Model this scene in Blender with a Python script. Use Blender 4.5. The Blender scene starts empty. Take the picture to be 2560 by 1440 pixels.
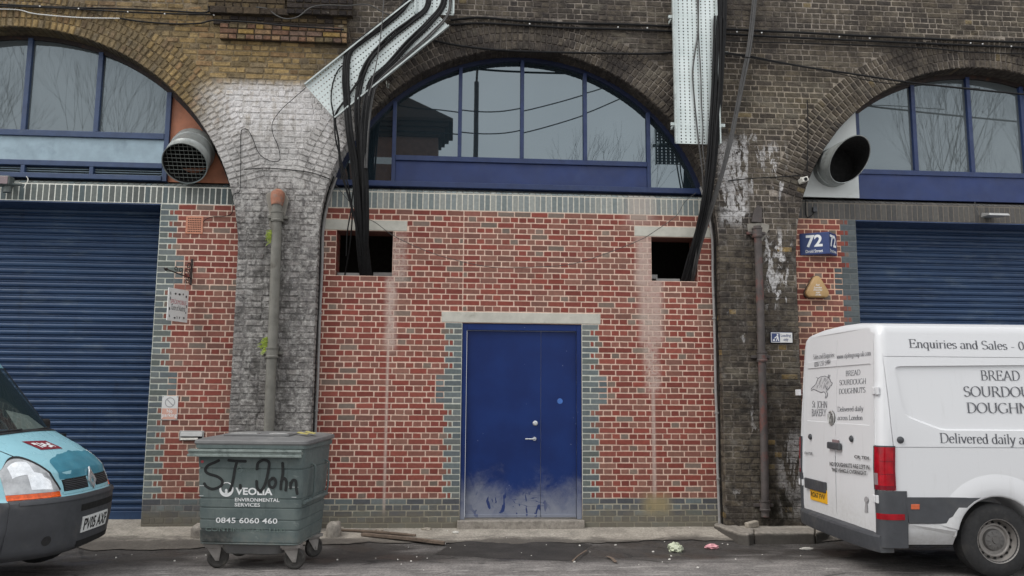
import bpy, bmesh, math, random
from mathutils import Vector, Matrix, noise
R = math.radians
random.seed(11)
scene = bpy.context.scene
COL = scene.collection

# ------------------------------------------------------------------ camera
CAM = Vector((-0.1367, -10.7937, 1.3075))
CR = Vector((0.99726908, -0.07351176, 0.007099))
CU = Vector((-0.01653726, -0.12859198, 0.99155969))
CF = Vector((0.07197842, 0.98896922, 0.12945648))
FPX = 2060.0
cd = bpy.data.cameras.new("camera")
cam = bpy.data.objects.new("camera", cd)
COL.objects.link(cam)
cam.matrix_world = Matrix(((CR.x, CU.x, -CF.x, CAM.x), (CR.y, CU.y, -CF.y, CAM.y), (CR.z, CU.z, -CF.z, CAM.z), (0, 0, 0, 1)))
cd.sensor_width = 36.0
cd.lens = FPX / 2560 * 36
cd.clip_start = 0.05
cd.clip_end = 500
scene.camera = cam

# ------------------------------------------------------------------ light: overcast day
SUN_EL, SUN_AZ = R(50), R(246)
w = bpy.data.worlds.new("World")
scene.world = w
w.use_nodes = True
wt = w.node_tree
wt.nodes.clear()
wo = wt.nodes.new("ShaderNodeOutputWorld")
bg = wt.nodes.new("ShaderNodeBackground")
sky = wt.nodes.new("ShaderNodeTexSky")
sky.sky_type = 'NISHITA'
sky.sun_disc = False
sky.sun_elevation = SUN_EL
sky.sun_rotation = SUN_AZ
sky.air_density = 1.0
sky.dust_density = 6.0
sky.ozone_density = 1.0
hs = wt.nodes.new("ShaderNodeHueSaturation")
hs.inputs["Saturation"].default_value = 0.22
wt.links.new(sky.outputs[0], hs.inputs["Color"])
# a closed cloud layer evens the sky out
cl = wt.nodes.new("ShaderNodeMix")
cl.data_type = 'RGBA'
cl.inputs[0].default_value = 0.68
wt.links.new(hs.outputs[0], cl.inputs[6])
cl.inputs[7].default_value = (9.2, 9.5, 9.8, 1.0)
tc = wt.nodes.new("ShaderNodeTexCoord")
cn = wt.nodes.new("ShaderNodeTexNoise")
cn.inputs["Scale"].default_value = 2.6
cn.inputs["Detail"].default_value = 6
wt.links.new(tc.outputs["Generated"], cn.inputs["Vector"])
cr = wt.nodes.new("ShaderNodeValToRGB")
cr.color_ramp.elements[0].position = 0.32
cr.color_ramp.elements[0].color = (7.4, 7.8, 8.2, 1)
cr.color_ramp.elements[1].position = 0.68
cr.color_ramp.elements[1].color = (11.2, 11.3, 11.4, 1)
wt.links.new(cn.outputs["Fac"], cr.inputs[0])
wt.links.new(cr.outputs[0], cl.inputs[7])
wt.links.new(cl.outputs[2], bg.inputs["Color"])
bg.inputs["Strength"].default_value = 0.15
wt.links.new(bg.outputs[0], wo.inputs["Surface"])
sd = bpy.data.lights.new("sun", 'SUN')
sd.energy = 1.15
sd.angle = R(35)
sd.color = (1.0, 0.97, 0.93)
sun = bpy.data.objects.new("sun", sd)
COL.objects.link(sun)
sun.location = (0, -12, 14)
# the lamp shines from the sky's sun direction: behind the camera, a little to the left
sdir = Vector((math.sin(SUN_AZ) * math.cos(SUN_EL), math.cos(SUN_AZ) * math.cos(SUN_EL), math.sin(SUN_EL)))
sun.rotation_euler = sdir.to_track_quat('Z', 'Y').to_euler()
scene.view_settings.view_transform = 'Standard'
scene.view_settings.look = 'None'
scene.view_settings.gamma = 1
scene.view_settings.exposure = 0.17
scene.cycles.max_bounces = 6
scene.cycles.diffuse_bounces = 3
scene.cycles.glossy_bounces = 3
scene.cycles.transmission_bounces = 3

# ------------------------------------------------------------------ helpers
def ray(px, py):
    return CF + CR * ((px - 1280) / FPX) - CU * ((py - 720) / FPX)

def at(px, py, Y):
    """point of the vertical plane y = Y seen at a pixel of the photograph"""
    d = ray(px, py)
    return CAM + d * ((Y - CAM.y) / d.y)

def lin(c):
    if isinstance(c, str):
        c = [int(c[i:i + 2], 16) for i in (0, 2, 4)]
    o = []
    for v in c[:3]:
        v = v / 255
        o.append(v / 12.92 if v <= 0.04045 else ((v + 0.055) / 1.055) ** 2.4)
    return tuple(o)

def lerp(a, b, t):
    return a + (b - a) * t

def clamp(x, a=0.0, b=1.0):
    return max(a, min(b, x))

def sstep(a, b, x):
    t = clamp((x - a) / (b - a)) if a != b else float(x > a)
    return t * t * (3 - 2 * t)

def mixc(a, b, t):
    return tuple(lerp(p, q, t) for p, q in zip(a, b))

def fbm(x, y, z=0.0, s=1.0, o=4):
    return noise.fractal(Vector((x * s, y * s, z * s)), 0.9, 2.0, o)

def tag(o, label=None, cat=None, group=None, kind=None):
    if label: o["label"] = label
    if cat: o["category"] = cat
    if group: o["group"] = group
    if kind: o["kind"] = kind
    return o

def thing(name, label, cat, loc=(0, 0, 0), rotz=0.0, group=None):
    o = bpy.data.objects.new(name, None)
    COL.objects.link(o)
    o.empty_display_size = 0.2
    o.location = loc
    o.rotation_euler = (0, 0, rotz)
    return tag(o, label, cat, group)

def copy_tree(o, parent=None):
    c = o.copy()
    COL.objects.link(c)
    if parent is not None: c.parent = parent
    for ch in list(o.children):
        copy_tree(ch, c)
    return c

def wloc(o):
    p = Vector((0, 0, 0))
    while o is not None:
        p += o.location
        o = o.parent
    return p

class MB:
    """mesh builder: collects shapes, then links them as one object"""
    def __init__(s):
        s.v = []; s.f = []; s.c = []; s.cur = (1, 1, 1)
    def add(s, vs, fs, col=None):
        n = len(s.v)
        s.v += [tuple(p) for p in vs]
        s.f += [tuple(i + n for i in f) for f in fs]
        s.c += [col or s.cur] * len(vs)
    def box(s, x0, x1, y0, y1, z0, z1, col=None, M=None):
        vs = [Vector(p) for p in ((x0, y0, z0), (x1, y0, z0), (x1, y1, z0), (x0, y1, z0), (x0, y0, z1), (x1, y0, z1), (x1, y1, z1), (x0, y1, z1))]
        if M: vs = [M @ p for p in vs]
        s.add(vs, [(0, 3, 2, 1), (4, 5, 6, 7), (0, 1, 5, 4), (1, 2, 6, 5), (2, 3, 7, 6), (3, 0, 4, 7)], col)
    def hull8(s, pts, col=None):
        s.add(pts, [(0, 3, 2, 1), (4, 5, 6, 7), (0, 1, 5, 4), (1, 2, 6, 5), (2, 3, 7, 6), (3, 0, 4, 7)], col)
    def prism(s, poly, a, b, fn, col=None):
        """poly: 2-D outline (ccw), extruded from depth a to b through fn(u, v, d)"""
        n = len(poly)
        vs = [fn(u, v, a) for u, v in poly] + [fn(u, v, b) for u, v in poly]
        fs = [tuple(range(n)), tuple(range(2 * n - 1, n - 1, -1))]
        for i in range(n):
            j = (i + 1) % n
            fs.append((i, i + n, j + n, j))
        s.add(vs, fs, col)
    def tube(s, path, r, n=8, caps=True, col=None):
        path = [Vector(p) for p in path]
        m = len(path)
        rs = r if isinstance(r, (list, tuple)) else [r] * m
        vs, fs = [], []
        t0 = (path[1] - path[0]).normalized()
        up = Vector((0, 0, 1)) if abs(t0.z) < 0.9 else Vector((1, 0, 0))
        nx = t0.cross(up).normalized()
        for i in range(m):
            if i == 0: t = t0
            elif i == m - 1: t = (path[-1] - path[-2]).normalized()
            else: t = ((path[i + 1] - path[i]).normalized() + (path[i] - path[i - 1]).normalized())
            t = t.normalized() if t.length > 1e-6 else t0
            nx = (nx - t * nx.dot(t))
            nx = nx.normalized() if nx.length > 1e-6 else t.orthogonal().normalized()
            ny = t.cross(nx)
            for k in range(n):
                a = 2 * math.pi * k / n
                vs.append(path[i] + (nx * math.cos(a) + ny * math.sin(a)) * rs[i])
        for i in range(m - 1):
            for k in range(n):
                k2 = (k + 1) % n
                fs.append((i * n + k, i * n + k2, (i + 1) * n + k2, (i + 1) * n + k))
        if caps:
            fs.append(tuple(range(n - 1, -1, -1)))
            fs.append(tuple(range((m - 1) * n, m * n)))
        s.add(vs, fs, col)
    def lathe(s, prof, O, ax, n=24, a0=0.0, a1=2 * math.pi, ref=None, col=None):
        """prof: (radius, distance along axis)"""
        ax = Vector(ax).normalized(); O = Vector(O)
        e1 = (Vector(ref) if ref else (ax.orthogonal())).normalized()
        e2 = ax.cross(e1)
        full = abs(a1 - a0 - 2 * math.pi) < 1e-6
        m = n if full else n + 1
        vs, fs = [], []
        for rr, h in prof:
            for k in range(m):
                a = a0 + (a1 - a0) * k / n
                vs.append(O + ax * h + (e1 * math.cos(a) + e2 * math.sin(a)) * rr)
        for i in range(len(prof) - 1):
            for k in range(n):
                k2 = (k + 1) % m
                fs.append((i * m + k, i * m + k2, (i + 1) * m + k2, (i + 1) * m + k))
        s.add(vs, fs, col)
    def grid(s, fn, nu, nv, col=None, flip=False):
        vs = [fn(i / nu, j / nv) for j in range(nv + 1) for i in range(nu + 1)]
        fs = []
        for j in range(nv):
            for i in range(nu):
                q = (j * (nu + 1) + i, j * (nu + 1) + i + 1, (j + 1) * (nu + 1) + i + 1, (j + 1) * (nu + 1) + i)
                fs.append(q[::-1] if flip else q)
        s.add(vs, fs, col)
    def m2(s, mesh2, fn, col=None):
        s.add([fn(u, v) for u, v in mesh2[0]], mesh2[1], col)
    def build(s, name, mat, parent=None, smooth=False, bevel=0.0, local=False, seg=2, loc=None, angle=35):
        me = bpy.data.meshes.new(name)
        o = bpy.data.objects.new(name, me)
        COL.objects.link(o)
        vs = [Vector(p) for p in s.v]
        if parent is not None:
            o.parent = parent
            if not local:
                off = wloc(parent)
                vs = [p - off for p in vs]
        elif not local:
            n = len(vs)
            b = Vector(loc) if loc else Vector((sum(p.x for p in vs) / n, sum(p.y for p in vs) / n, min(p.z for p in vs)))
            o.location = b
            vs = [p - b for p in vs]
        me.from_pydata([tuple(p) for p in vs], [], s.f)
        ca = me.color_attributes.new("Col", 'FLOAT_COLOR', 'POINT')
        buf = []
        for c in s.c: buf += [c[0], c[1], c[2], 1.0]
        ca.data.foreach_set("color", buf)
        me.materials.append(mat)
        bm = bmesh.new(); bm.from_mesh(me)
        if smooth or bevel:
            bmesh.ops.recalc_face_normals(bm, faces=bm.faces)
        if smooth:
            lim = R(angle)
            for f in bm.faces: f.smooth = True
            for e in bm.edges:
                if len(e.link_faces) == 2 and e.calc_face_angle(0) > lim: e.smooth = False
        bm.to_mesh(me); bm.free()
        if bevel:
            md = o.modifiers.new("bevel", 'BEVEL')
            md.width = bevel; md.segments = seg; md.limit_method = 'ANGLE'; md.angle_limit = R(40)
            md.harden_normals = False
        return o

def smooth_by_angle(o, ang=35):
    me = o.data
    bm = bmesh.new(); bm.from_mesh(me)
    bmesh.ops.recalc_face_normals(bm, faces=bm.faces)
    for f in bm.faces: f.smooth = True
    for e in bm.edges:
        e.smooth = not (len(e.link_faces) == 2 and e.calc_face_angle(0) > R(ang))
    bm.to_mesh(me); bm.free()

def cut(o, cutters):
    """boolean difference with MB shapes given in o's local frame"""
    for mb in cutters:
        me = bpy.data.meshes.new("cutter")
        me.from_pydata([tuple(p) for p in mb.v], [], mb.f)
        bm = bmesh.new(); bm.from_mesh(me)
        bmesh.ops.remove_doubles(bm, verts=bm.verts, dist=1e-5)
        bmesh.ops.recalc_face_normals(bm, faces=bm.faces)
        bm.to_mesh(me); bm.free()
        c = bpy.data.objects.new("cutter", me)
        COL.objects.link(c)
        bpy.context.view_layer.update()
        c.matrix_world = o.matrix_world
        md = o.modifiers.new("cut", 'BOOLEAN')
        md.operation = 'DIFFERENCE'; md.solver = 'EXACT'; md.object = c
        bpy.context.view_layer.update()
        dg = bpy.context.evaluated_depsgraph_get()
        nm = bpy.data.meshes.new_from_object(o.evaluated_get(dg))
        o.modifiers.remove(md)
        old = o.data; o.data = nm
        bpy.data.meshes.remove(old)
        bpy.data.objects.remove(c)
        bpy.data.meshes.remove(me)

def curve(pts, n=8):
    """smooth polyline through points (Catmull-Rom)"""
    P = [Vector(p) for p in pts]
    if len(P) < 3:
        return [P[0].lerp(P[-1], i / n) for i in range(n + 1)]
    P = [P[0] * 2 - P[1]] + P + [P[-1] * 2 - P[-2]]
    out = []
    for i in range(1, len(P) - 2):
        a, b, c, d = P[i - 1], P[i], P[i + 1], P[i + 2]
        for k in range(n):
            t = k / n
            out.append(0.5 * ((2 * b) + (c - a) * t + (2 * a - 5 * b + 4 * c - d) * t * t + (3 * b - a - 3 * c + d) * t ** 3))
    out.append(P[-2])
    return out

# ------------------------------------------------------------------ materials
class G:
    def __init__(g, name, rough=0.7, metal=0.0, spec=0.5):
        g.m = bpy.data.materials.new(name)
        g.m.use_nodes = True
        g.t = g.m.node_tree
        g.t.nodes.clear()
        g.o = g.t.nodes.new("ShaderNodeOutputMaterial")
        g.b = g.t.nodes.new("ShaderNodeBsdfPrincipled")
        g.t.links.new(g.b.outputs[0], g.o.inputs[0])
        g.set(g.b, "Roughness", rough); g.set(g.b, "Metallic", metal)
        g.set(g.b, "Specular IOR Level", spec)
    def set(g, nd, key, x):
        i = nd.inputs[key]
        if isinstance(x, bpy.types.NodeSocket): g.t.links.new(x, i)
        elif isinstance(x, (tuple, list)):
            x = tuple(x)
            if i.type == 'RGBA' and len(x) == 3: x = x + (1.0,)
            i.default_value = x
        else: i.default_value = x
    def P(g, key, x): g.set(g.b, key, x); return g
    def nd(g, t, **k):
        n = g.t.nodes.new(t)
        for a, b in k.items(): setattr(n, a, b)
        return n
    def ma(g, op, a, b=0.0, cl=False):
        n = g.nd("ShaderNodeMath", operation=op, use_clamp=cl)
        g.set(n, 0, a); g.set(n, 1, b)
        return n.outputs[0]
    def mul(g, a, b): return g.ma('MULTIPLY', a, b)
    def addm(g, a, b): return g.ma('ADD', a, b)
    def pos(g): return g.nd("ShaderNodeNewGeometry").outputs["Position"]
    def obj(g): return g.nd("ShaderNodeTexCoord").outputs["Object"]
    def xyz(g, v):
        n = g.nd("ShaderNodeSeparateXYZ"); g.set(n, 0, v)
        return n.outputs[0], n.outputs[1], n.outputs[2]
    def sc(g, v, s):
        n = g.nd("ShaderNodeVectorMath", operation='MULTIPLY')
        g.set(n, 0, v); n.inputs[1].default_value = s
        return n.outputs[0]
    def noise(g, s, v=None, d=4, r=0.55, dist=0.0):
        n = g.nd("ShaderNodeTexNoise")
        g.set(n, "Vector", v if v is not None else g.pos())
        n.inputs["Scale"].default_value = s; n.inputs["Detail"].default_value = d
        n.inputs["Roughness"].default_value = r; n.inputs["Distortion"].default_value = dist
        return n.outputs["Fac"]
    def vor(g, s, v=None, feat='F1'):
        n = g.nd("ShaderNodeTexVoronoi", feature=feat)
        g.set(n, "Vector", v if v is not None else g.pos())
        n.inputs["Scale"].default_value = s
        return n.outputs["Distance"]
    def sm(g, x, a, b, lo=0.0, hi=1.0):
        n = g.nd("ShaderNodeMapRange", interpolation_type='SMOOTHSTEP')
        g.set(n, 0, x)
        n.inputs[1].default_value = a; n.inputs[2].default_value = b
        n.inputs[3].default_value = lo; n.inputs[4].default_value = hi
        return n.outputs[0]
    def win(g, x, a, b, e):
        """1 between a and b, soft edge e"""
        return g.mul(g.sm(x, a - e, a + e), g.sm(x, b - e, b + e, 1.0, 0.0))
    def mix(g, f, a, b, blend='MIX'):
        n = g.nd("ShaderNodeMix", data_type='RGBA', blend_type=blend)
        g.set(n, 0, f); g.set(n, 6, a); g.set(n, 7, b)
        return n.outputs[2]
    def attr(g, name="Col"):
        return g.nd("ShaderNodeAttribute", attribute_name=name).outputs["Color"]
    def bump(g, h, st=0.5, d=0.01):
        n = g.nd("ShaderNodeBump")
        g.set(n, "Height", h); n.inputs["Strength"].default_value = st; n.inputs["Distance"].default_value = d
        g.set(g.b, "Normal", n.outputs[0])
        return g

def hexc(c): return lin(c) if isinstance(c, str) or max(c) > 1.01 else c

def plain(name, c, rough=0.6, metal=0.0, var=0.18, scale=9.0, bump=0.15, spec=0.5, dirt=None, dscale=3.0, dlo=0.52, dhi=0.75, bs=60, damp=1.0, rv=0.08):
    """colour with uneven tone, optional patches of dirt, fine bump, in object space"""
    g = G(name, rough, metal, spec)
    c = hexc(c)
    v = g.obj()
    n = g.noise(scale, v, 5, 0.6)
    col = g.mix(g.sm(n, 0.3, 0.7), tuple(x * (1 - var) for x in c), tuple(min(1, x * (1 + var)) for x in c))
    if dirt:
        dn = g.noise(dscale, v, 6, 0.65, 0.3)
        col = g.mix(g.mul(g.sm(dn, dlo, dhi), damp), col, hexc(dirt))
    g.P("Base Color", col)
    g.P("Roughness", g.sm(g.noise(scale * 2.3, v, 4), 0.25, 0.75, max(0.02, rough - rv), min(1, rough + rv * 1.2)))
    if bump: g.bump(g.noise(bs, v, 3), bump, 0.004)
    return g.m

MAT = {}
# old stock brick with its own colour per brick, faded whitewash, flaking paint
def make_old():
    g = G("old_stock_brick", 0.9, 0, 0.2)
    p = g.pos()
    x, y, z = g.xyz(p)
    c = g.attr()
    n1 = g.noise(16, p, 6, 0.65)
    col = g.mix(g.sm(n1, 0.25, 0.75), g.mix(1.0, c, (0.62, 0.62, 0.64), 'MULTIPLY'), g.mix(1.0, c, (1.42, 1.4, 1.36), 'MULTIPLY'))
    n2 = g.noise(3.1, p, 6, 0.7, 0.4)
    col = g.mix(g.mul(g.sm(n2, 0.5, 0.72), g.sm(x, -2.6, -1.4, 0.22, 0.6)), col, lin((48, 44, 42)))
    nr1 = g.noise(1.1, g.sc(p, (1, 1, 1.6)), 7, 0.68, 0.4)
    rm = g.sm(x, -1.9, -1.2)
    col = g.mix(g.mul(rm, g.mul(g.sm(nr1, 0.52, 0.64), 0.62)), col, lin((47, 44, 43)))
    nr2 = g.noise(1.6, g.sc(p, (0.8, 1, 2.2)), 8, 0.72, 0.5)
    col = g.mix(g.mul(rm, g.mul(g.sm(nr2, 0.54, 0.66), 0.42)), col, lin((124, 118, 106)))
    # lichen and chipped light specks
    n3 = g.noise(55, p, 3, 0.7)
    col = g.mix(g.mul(g.sm(n3, 0.62, 0.74), 0.38), col, lin((150, 142, 132)))
    # whitewash on the left pier, worn towards the ground
    vs = g.sc(p, (3.2, 1, 0.9))
    n4 = g.noise(2.2, vs, 7, 0.72, 0.3)
    n4b = g.noise(26, p, 5, 0.7)
    reg = g.mul(g.win(x, -3.42, -1.42, 0.22), g.win(z, 2.2, 5.3, 0.16))
    hgt = g.sm(z, 2.9, 5.0, 0.2, 0.92)
    wm = g.mul(reg, g.sm(g.addm(g.addm(g.mul(n4, 0.9), g.mul(n4b, 1.0)), hgt), 1.22, 1.72))
    fl = g.noise(13, g.sc(p, (1, 1, 1.5)), 8, 0.78, 0.2)
    st = g.noise(5, g.sc(p, (2.6, 1, 0.35)), 6, 0.7, 0.2)
    wm = g.mul(wm, g.sm(g.addm(g.mul(fl, 0.7), g.mul(st, 0.5)), 0.46, 0.70, 0.42, 1.0))
    col = g.mix(g.mul(wm, 0.92), col, lin((206, 203, 200)))
    reg2 = g.mul(g.win(x, -3.05, -1.75, 0.12), g.win(z, -0.6, 4.2, 0.3))
    wm2 = g.mul(reg2, g.sm(g.addm(g.mul(n4, 0.7), g.mul(n4b, 0.9)), 0.66, 0.96))
    wm2 = g.mul(wm2, g.sm(fl, 0.42, 0.58, 0.25, 1.0))
    col = g.mix(g.mul(wm2, 0.9), col, lin((184, 181, 176)))
    # soot and damp blotches over the old whitewash
    nb1 = g.noise(4.6, g.sc(p, (1.2, 1, 0.8)), 8, 0.72, 0.4)
    sb = g.mul(g.mul(g.win(x, -3.3, -1.6, 0.15), g.sm(z, 5.0, 3.9)), g.sm(nb1, 0.5, 0.66))
    col = g.mix(g.mul(sb, 0.62), col, lin((72, 70, 68)))
    nb2 = g.noise(8.5, g.sc(p, (1.6, 1, 0.6)), 7, 0.75, 0.3)
    sb2 = g.mul(g.mul(g.win(x, -2.72, -2.12, 0.16), g.win(z, 0.3, 3.6, 0.4)), g.sm(nb2, 0.4, 0.62))
    col = g.mix(g.mul(sb2, 0.55), col, lin((66, 64, 60)))
    sb3 = g.mul(g.mul(g.win(x, -3.4, -1.5, 0.2), g.win(z, 3.4, 5.0, 0.4)), g.sm(nb2, 0.56, 0.68))
    col = g.mix(g.mul(sb3, 0.5), col, lin((96, 88, 82)))
    # thick chalky band left at the top of the whitewash
    tb = g.mul(g.mul(g.win(x, -3.1, -1.55, 0.16), g.sm(g.addm(z, g.mul(g.addm(st, -0.5), 0.9)), 4.55, 5.0)), g.sm(z, 5.42, 5.24, 0, 1))
    tb = g.mul(tb, g.sm(g.addm(g.mul(fl, 0.6), g.mul(st, 0.6)), 0.48, 0.68, 0.3, 1.0))
    col = g.mix(g.mul(tb, 0.85), col, lin((222, 219, 218)))
    # flaking paint on the right pier
    n5 = g.noise(3.4, g.sc(p, (2.6, 1, 0.8)), 8, 0.68, 0.6)
    def flake(x0, x1, z0, z1, t):
        return g.mul(g.mul(g.win(x, x0, x1, 0.05), g.win(z, z0, z1, 0.12)), g.sm(n5, t, t + 0.03))
    fm = g.ma('MAXIMUM', flake(3.42, 3.80, 3.62, 4.75, 0.455), flake(3.72, 4.02, 4.05, 4.85, 0.50))
    fm = g.ma('MAXIMUM', fm, flake(4.0, 4.35, 3.9, 4.7, 0.55))
    fm = g.ma('MAXIMUM', fm, flake(4.02, 4.38, 2.5, 3.5, 0.52))
    fm = g.ma('MAXIMUM', fm, g.mul(flake(4.1, 4.42, -0.2, 0.85, 0.47), 0.55))
    fm = g.ma('MAXIMUM', fm, g.mul(flake(3.45, 4.3, -0.1, 2.5, 0.62), 0.5))
    col = g.mix(g.mul(g.mul(fm, g.sm(g.noise(24, p, 6, 0.75), 0.38, 0.54, 0.25, 1.0)), 0.9), col, lin((204, 202, 201)))
    # pale lime bloom in patches over the right pier and the spandrel
    nl = g.noise(5.5, g.sc(p, (1.3, 1, 0.9)), 8, 0.75, 0.3)
    lm = g.mul(g.mul(g.win(x, 3.3, 4.5, 0.1), g.sm(z, 4.3, 3.4)), g.sm(nl, 0.52, 0.68))
    col = g.mix(g.mul(lm, 0.5), col, lin((138, 134, 128)))
    nk = g.noise(4.2, g.sc(p, (1.2, 1, 1.4)), 7, 0.7, 0.3)
    km = g.mul(g.mul(g.win(x, 3.3, 4.5, 0.1), g.sm(z, 4.6, 3.8)), g.sm(nk, 0.52, 0.64))
    col = g.mix(g.mul(km, 0.65), col, lin((44, 41, 39)))
    # white salts on the left arch
    n6 = g.noise(5.0, g.sc(p, (1, 1, 2.5)), 8, 0.7, 0.8)
    col = g.mix(g.mul(g.mul(g.sm(n6, 0.62, 0.7), g.win(z, 4.6, 6.6, 0.3)), 0.4), col, lin((170, 160, 145)))
    # rust run from the pipe outlets, green damp at the right pier's foot
    col = g.mix(g.mul(g.mul(g.win(x, 3.78, 4.3, 0.1), g.sm(z, -0.3, 0.9, 1, 0)), g.sm(n2, 0.42, 0.6)), col, lin((36, 34, 28)))
    g.P("Base Color", col)
    h = g.addm(g.mul(g.noise(38, p, 6, 0.7), 1.0), g.mul(g.noise(9, p, 3), 0.6))
    g.bump(h, 1.0, 0.016)
    return g.m
MAT['old'] = make_old()

def make_red():
    g = G("pointed_red_brick", 0.82, 0, 0.25)
    p = g.pos()
    x, y, z = g.xyz(p)
    c = g.attr()
    n1 = g.noise(24, p, 5, 0.6)
    n1s = g.noise(60, g.sc(p, (0.5, 1, 2)), 4, 0.6)
    col = g.mix(g.sm(n1, 0.25, 0.75), g.mix(1.0, c, (0.88, 0.88, 0.88), 'MULTIPLY'), g.mix(1.0, c, (1.16, 1.16, 1.15), 'MULTIPLY'))
    col = g.mix(g.mul(g.sm(n1s, 0.62, 0.75), 0.3), col, g.mix(1.0, c, (1.5, 1.5, 1.5), 'MULTIPLY'))
    nw = g.noise(3.0, p, 5, 0.6)
    nf = g.noise(30, p, 5, 0.7)
    wob = g.mul(g.addm(nw, -0.5), 0.16)
    xw = g.addm(x, wob)
    def streak(a, b, z0, z1, e, t):
        return g.mul(g.mul(g.win(xw, a, b, e), g.win(z, z0, z1, 0.1)), g.sm(nf, t, t + 0.3))
    m = g.mul(streak(-0.95, -0.74, 2.75, 3.42, 0.05, 0.30), 0.8)
    for a in (streak(-1.0, -0.88, 1.9, 2.85, 0.05, 0.25), g.mul(g.mul(g.win(x, -0.975, -0.94, 0.012), g.win(z, -0.2, 2.3, 0.1)), 0.75),
              g.mul(streak(2.32, 2.54, 2.75, 3.45, 0.06, 0.2), 0.9), g.mul(streak(2.36, 2.66, 2.0, 2.9, 0.06, 0.22), 0.85), streak(2.42, 2.6, 1.35, 2.1, 0.06, 0.3),
              g.mul(g.mul(g.win(x, 2.50, 2.55, 0.015), g.win(z, -0.1, 1.6, 0.1)), 0.8), g.mul(streak(2.2, 2.55, 3.6, 4.05, 0.12, 0.2), 0.5)):
        m = g.ma('MAXIMUM', m, a)
    col = g.mix(g.mul(m, 0.8), col, lin((188, 170, 160)))
    # mud splashed up the foot of the wall
    nm = g.noise(7, p, 6, 0.65)
    mud = g.mul(g.sm(g.addm(z, g.mul(g.addm(nm, -0.5), 0.5)), -0.34, -0.02, 1, 0), 0.75)
    col = g.mix(mud, col, lin((112, 106, 92)))
    mud2 = g.mul(g.mul(g.win(x, 2.38, 2.72, 0.1), g.win(z, -0.2, 0.04, 0.1)), g.sm(nm, 0.3, 0.5))
    col = g.mix(g.mul(mud2, 0.85), col, lin((146, 132, 98)))
    g.P("Base Color", col)
    g.bump(g.addm(g.mul(nf, 0.5), g.mul(g.noise(90, p, 3), 0.5)), 0.45, 0.004)
    return g.m
MAT['red'] = make_red()

MAT['blueframe'] = plain("blue_frame_paint", (30, 48, 88), 0.5, var=0.12, dirt=(54, 68, 98), dscale=4, dlo=0.5, dhi=0.8, damp=0.5, bump=0.05)
MAT['shadedframe'] = plain("shaded_frame_paint", (20, 32, 62), 0.55, var=0.12, bump=0.05)  # frame blue darkened: the soffit's shadow on the arch band, put into the colour
MAT['bluepanel'] = plain("blue_panel_paint", (26, 46, 94), 0.5, var=0.14, scale=3, dirt=(46, 62, 100), dscale=2.4, damp=0.4, bump=0.05)
MAT['greyframe'] = plain("weathered_blue_frame_paint", (50, 68, 100), 0.5, var=0.12, dirt=(80, 92, 110), dscale=4, damp=0.5, bump=0.05)
MAT['steelpanel'] = plain("galvanised_panel", (142, 160, 170), 0.42, 0.35, var=0.1, scale=5, dirt=(108, 124, 134), dscale=3, damp=0.6, bump=0.05)
MAT['ply'] = plain("varnished_plywood", (168, 108, 80), 0.6, var=0.18, scale=5, dirt=(128, 80, 60), dscale=4, bump=0.1)
MAT['whiteboard'] = plain("white_duct_board", (196, 200, 198), 0.55, var=0.05, scale=4, dirt=(150, 150, 140), dscale=3, damp=0.4, bump=0.05)
MAT['concrete_lintel'] = plain("cast_concrete", (184, 182, 172), 0.85, var=0.1, scale=6, dirt=(140, 138, 126), dscale=7, dlo=0.55, dhi=0.72, damp=0.6, bump=0.3)
MAT['black'] = plain("black_void", (12, 12, 12), 0.9, var=0.1, bump=0)
MAT['cable'] = plain("black_cable_sheath", (24, 24, 25), 0.65, var=0.25, scale=20, bump=0.05, spec=0.22)
MAT['cablegrey'] = plain("grey_cable_sheath", (66, 65, 64), 0.6, var=0.2, scale=14, bump=0.05)
MAT['conduit'] = plain("grey_plastic_conduit", (140, 138, 136), 0.55, var=0.1, dirt=(100, 98, 92), dscale=6, bump=0.05)
MAT['pipe_left'] = plain("painted_cast_iron", (112, 110, 103), 0.7, var=0.14, scale=7, dirt=(82, 78, 70), dscale=5, bump=0.2)
MAT['pipe_right'] = plain("rusty_cast_iron", (74, 68, 66), 0.7, var=0.2, scale=6, dirt=(98, 62, 56), dscale=3, dlo=0.5, dhi=0.62, bump=0.25)
MAT['rust'] = plain("rusted_outlet", (146, 100, 80), 0.85, var=0.25, scale=14, dirt=(110, 106, 100), dscale=10, bump=0.3)
MAT['mortar'] = plain("patch_mortar", (136, 132, 124), 0.9, var=0.15, scale=12, bump=0.4)
MAT['zinc'] = plain("galvanised_duct", (150, 154, 152), 0.38, 0.55, var=0.12, scale=6, dirt=(112, 116, 114), dscale=5, damp=0.7, bump=0.05)
MAT['wire'] = plain("bare_wire", (120, 124, 120), 0.4, 0.6, var=0.1, bump=0)
MAT['chrome'] = plain("bright_metal", (205, 206, 208), 0.3, 0.7, var=0.06, bump=0)
MAT['alu'] = plain("brushed_aluminium", (176, 176, 174), 0.4, 0.5, var=0.06, bump=0.03)
MAT['whitepaint'] = plain("white_sign_face", (212, 212, 210), 0.5, var=0.03, bump=0.02, dirt=(178, 174, 166), dscale=8, damp=0.5)
MAT['offwhite'] = plain("off_white_plastic", (206, 204, 196), 0.5, var=0.05, bump=0)
MAT['navy'] = plain("navy_sign_face", (38, 56, 104), 0.4, var=0.06, bump=0, dirt=(60, 76, 112), dscale=6, damp=0.4)
MAT['lettering'] = plain("white_lettering", (222, 224, 224), 0.5, var=0.03, bump=0)
MAT['dark_lettering'] = plain("dark_grey_lettering", (84, 86, 92), 0.55, var=0.06, bump=0)
MAT['black_lettering'] = plain("black_lettering", (34, 34, 36), 0.55, var=0.06, bump=0)
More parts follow.
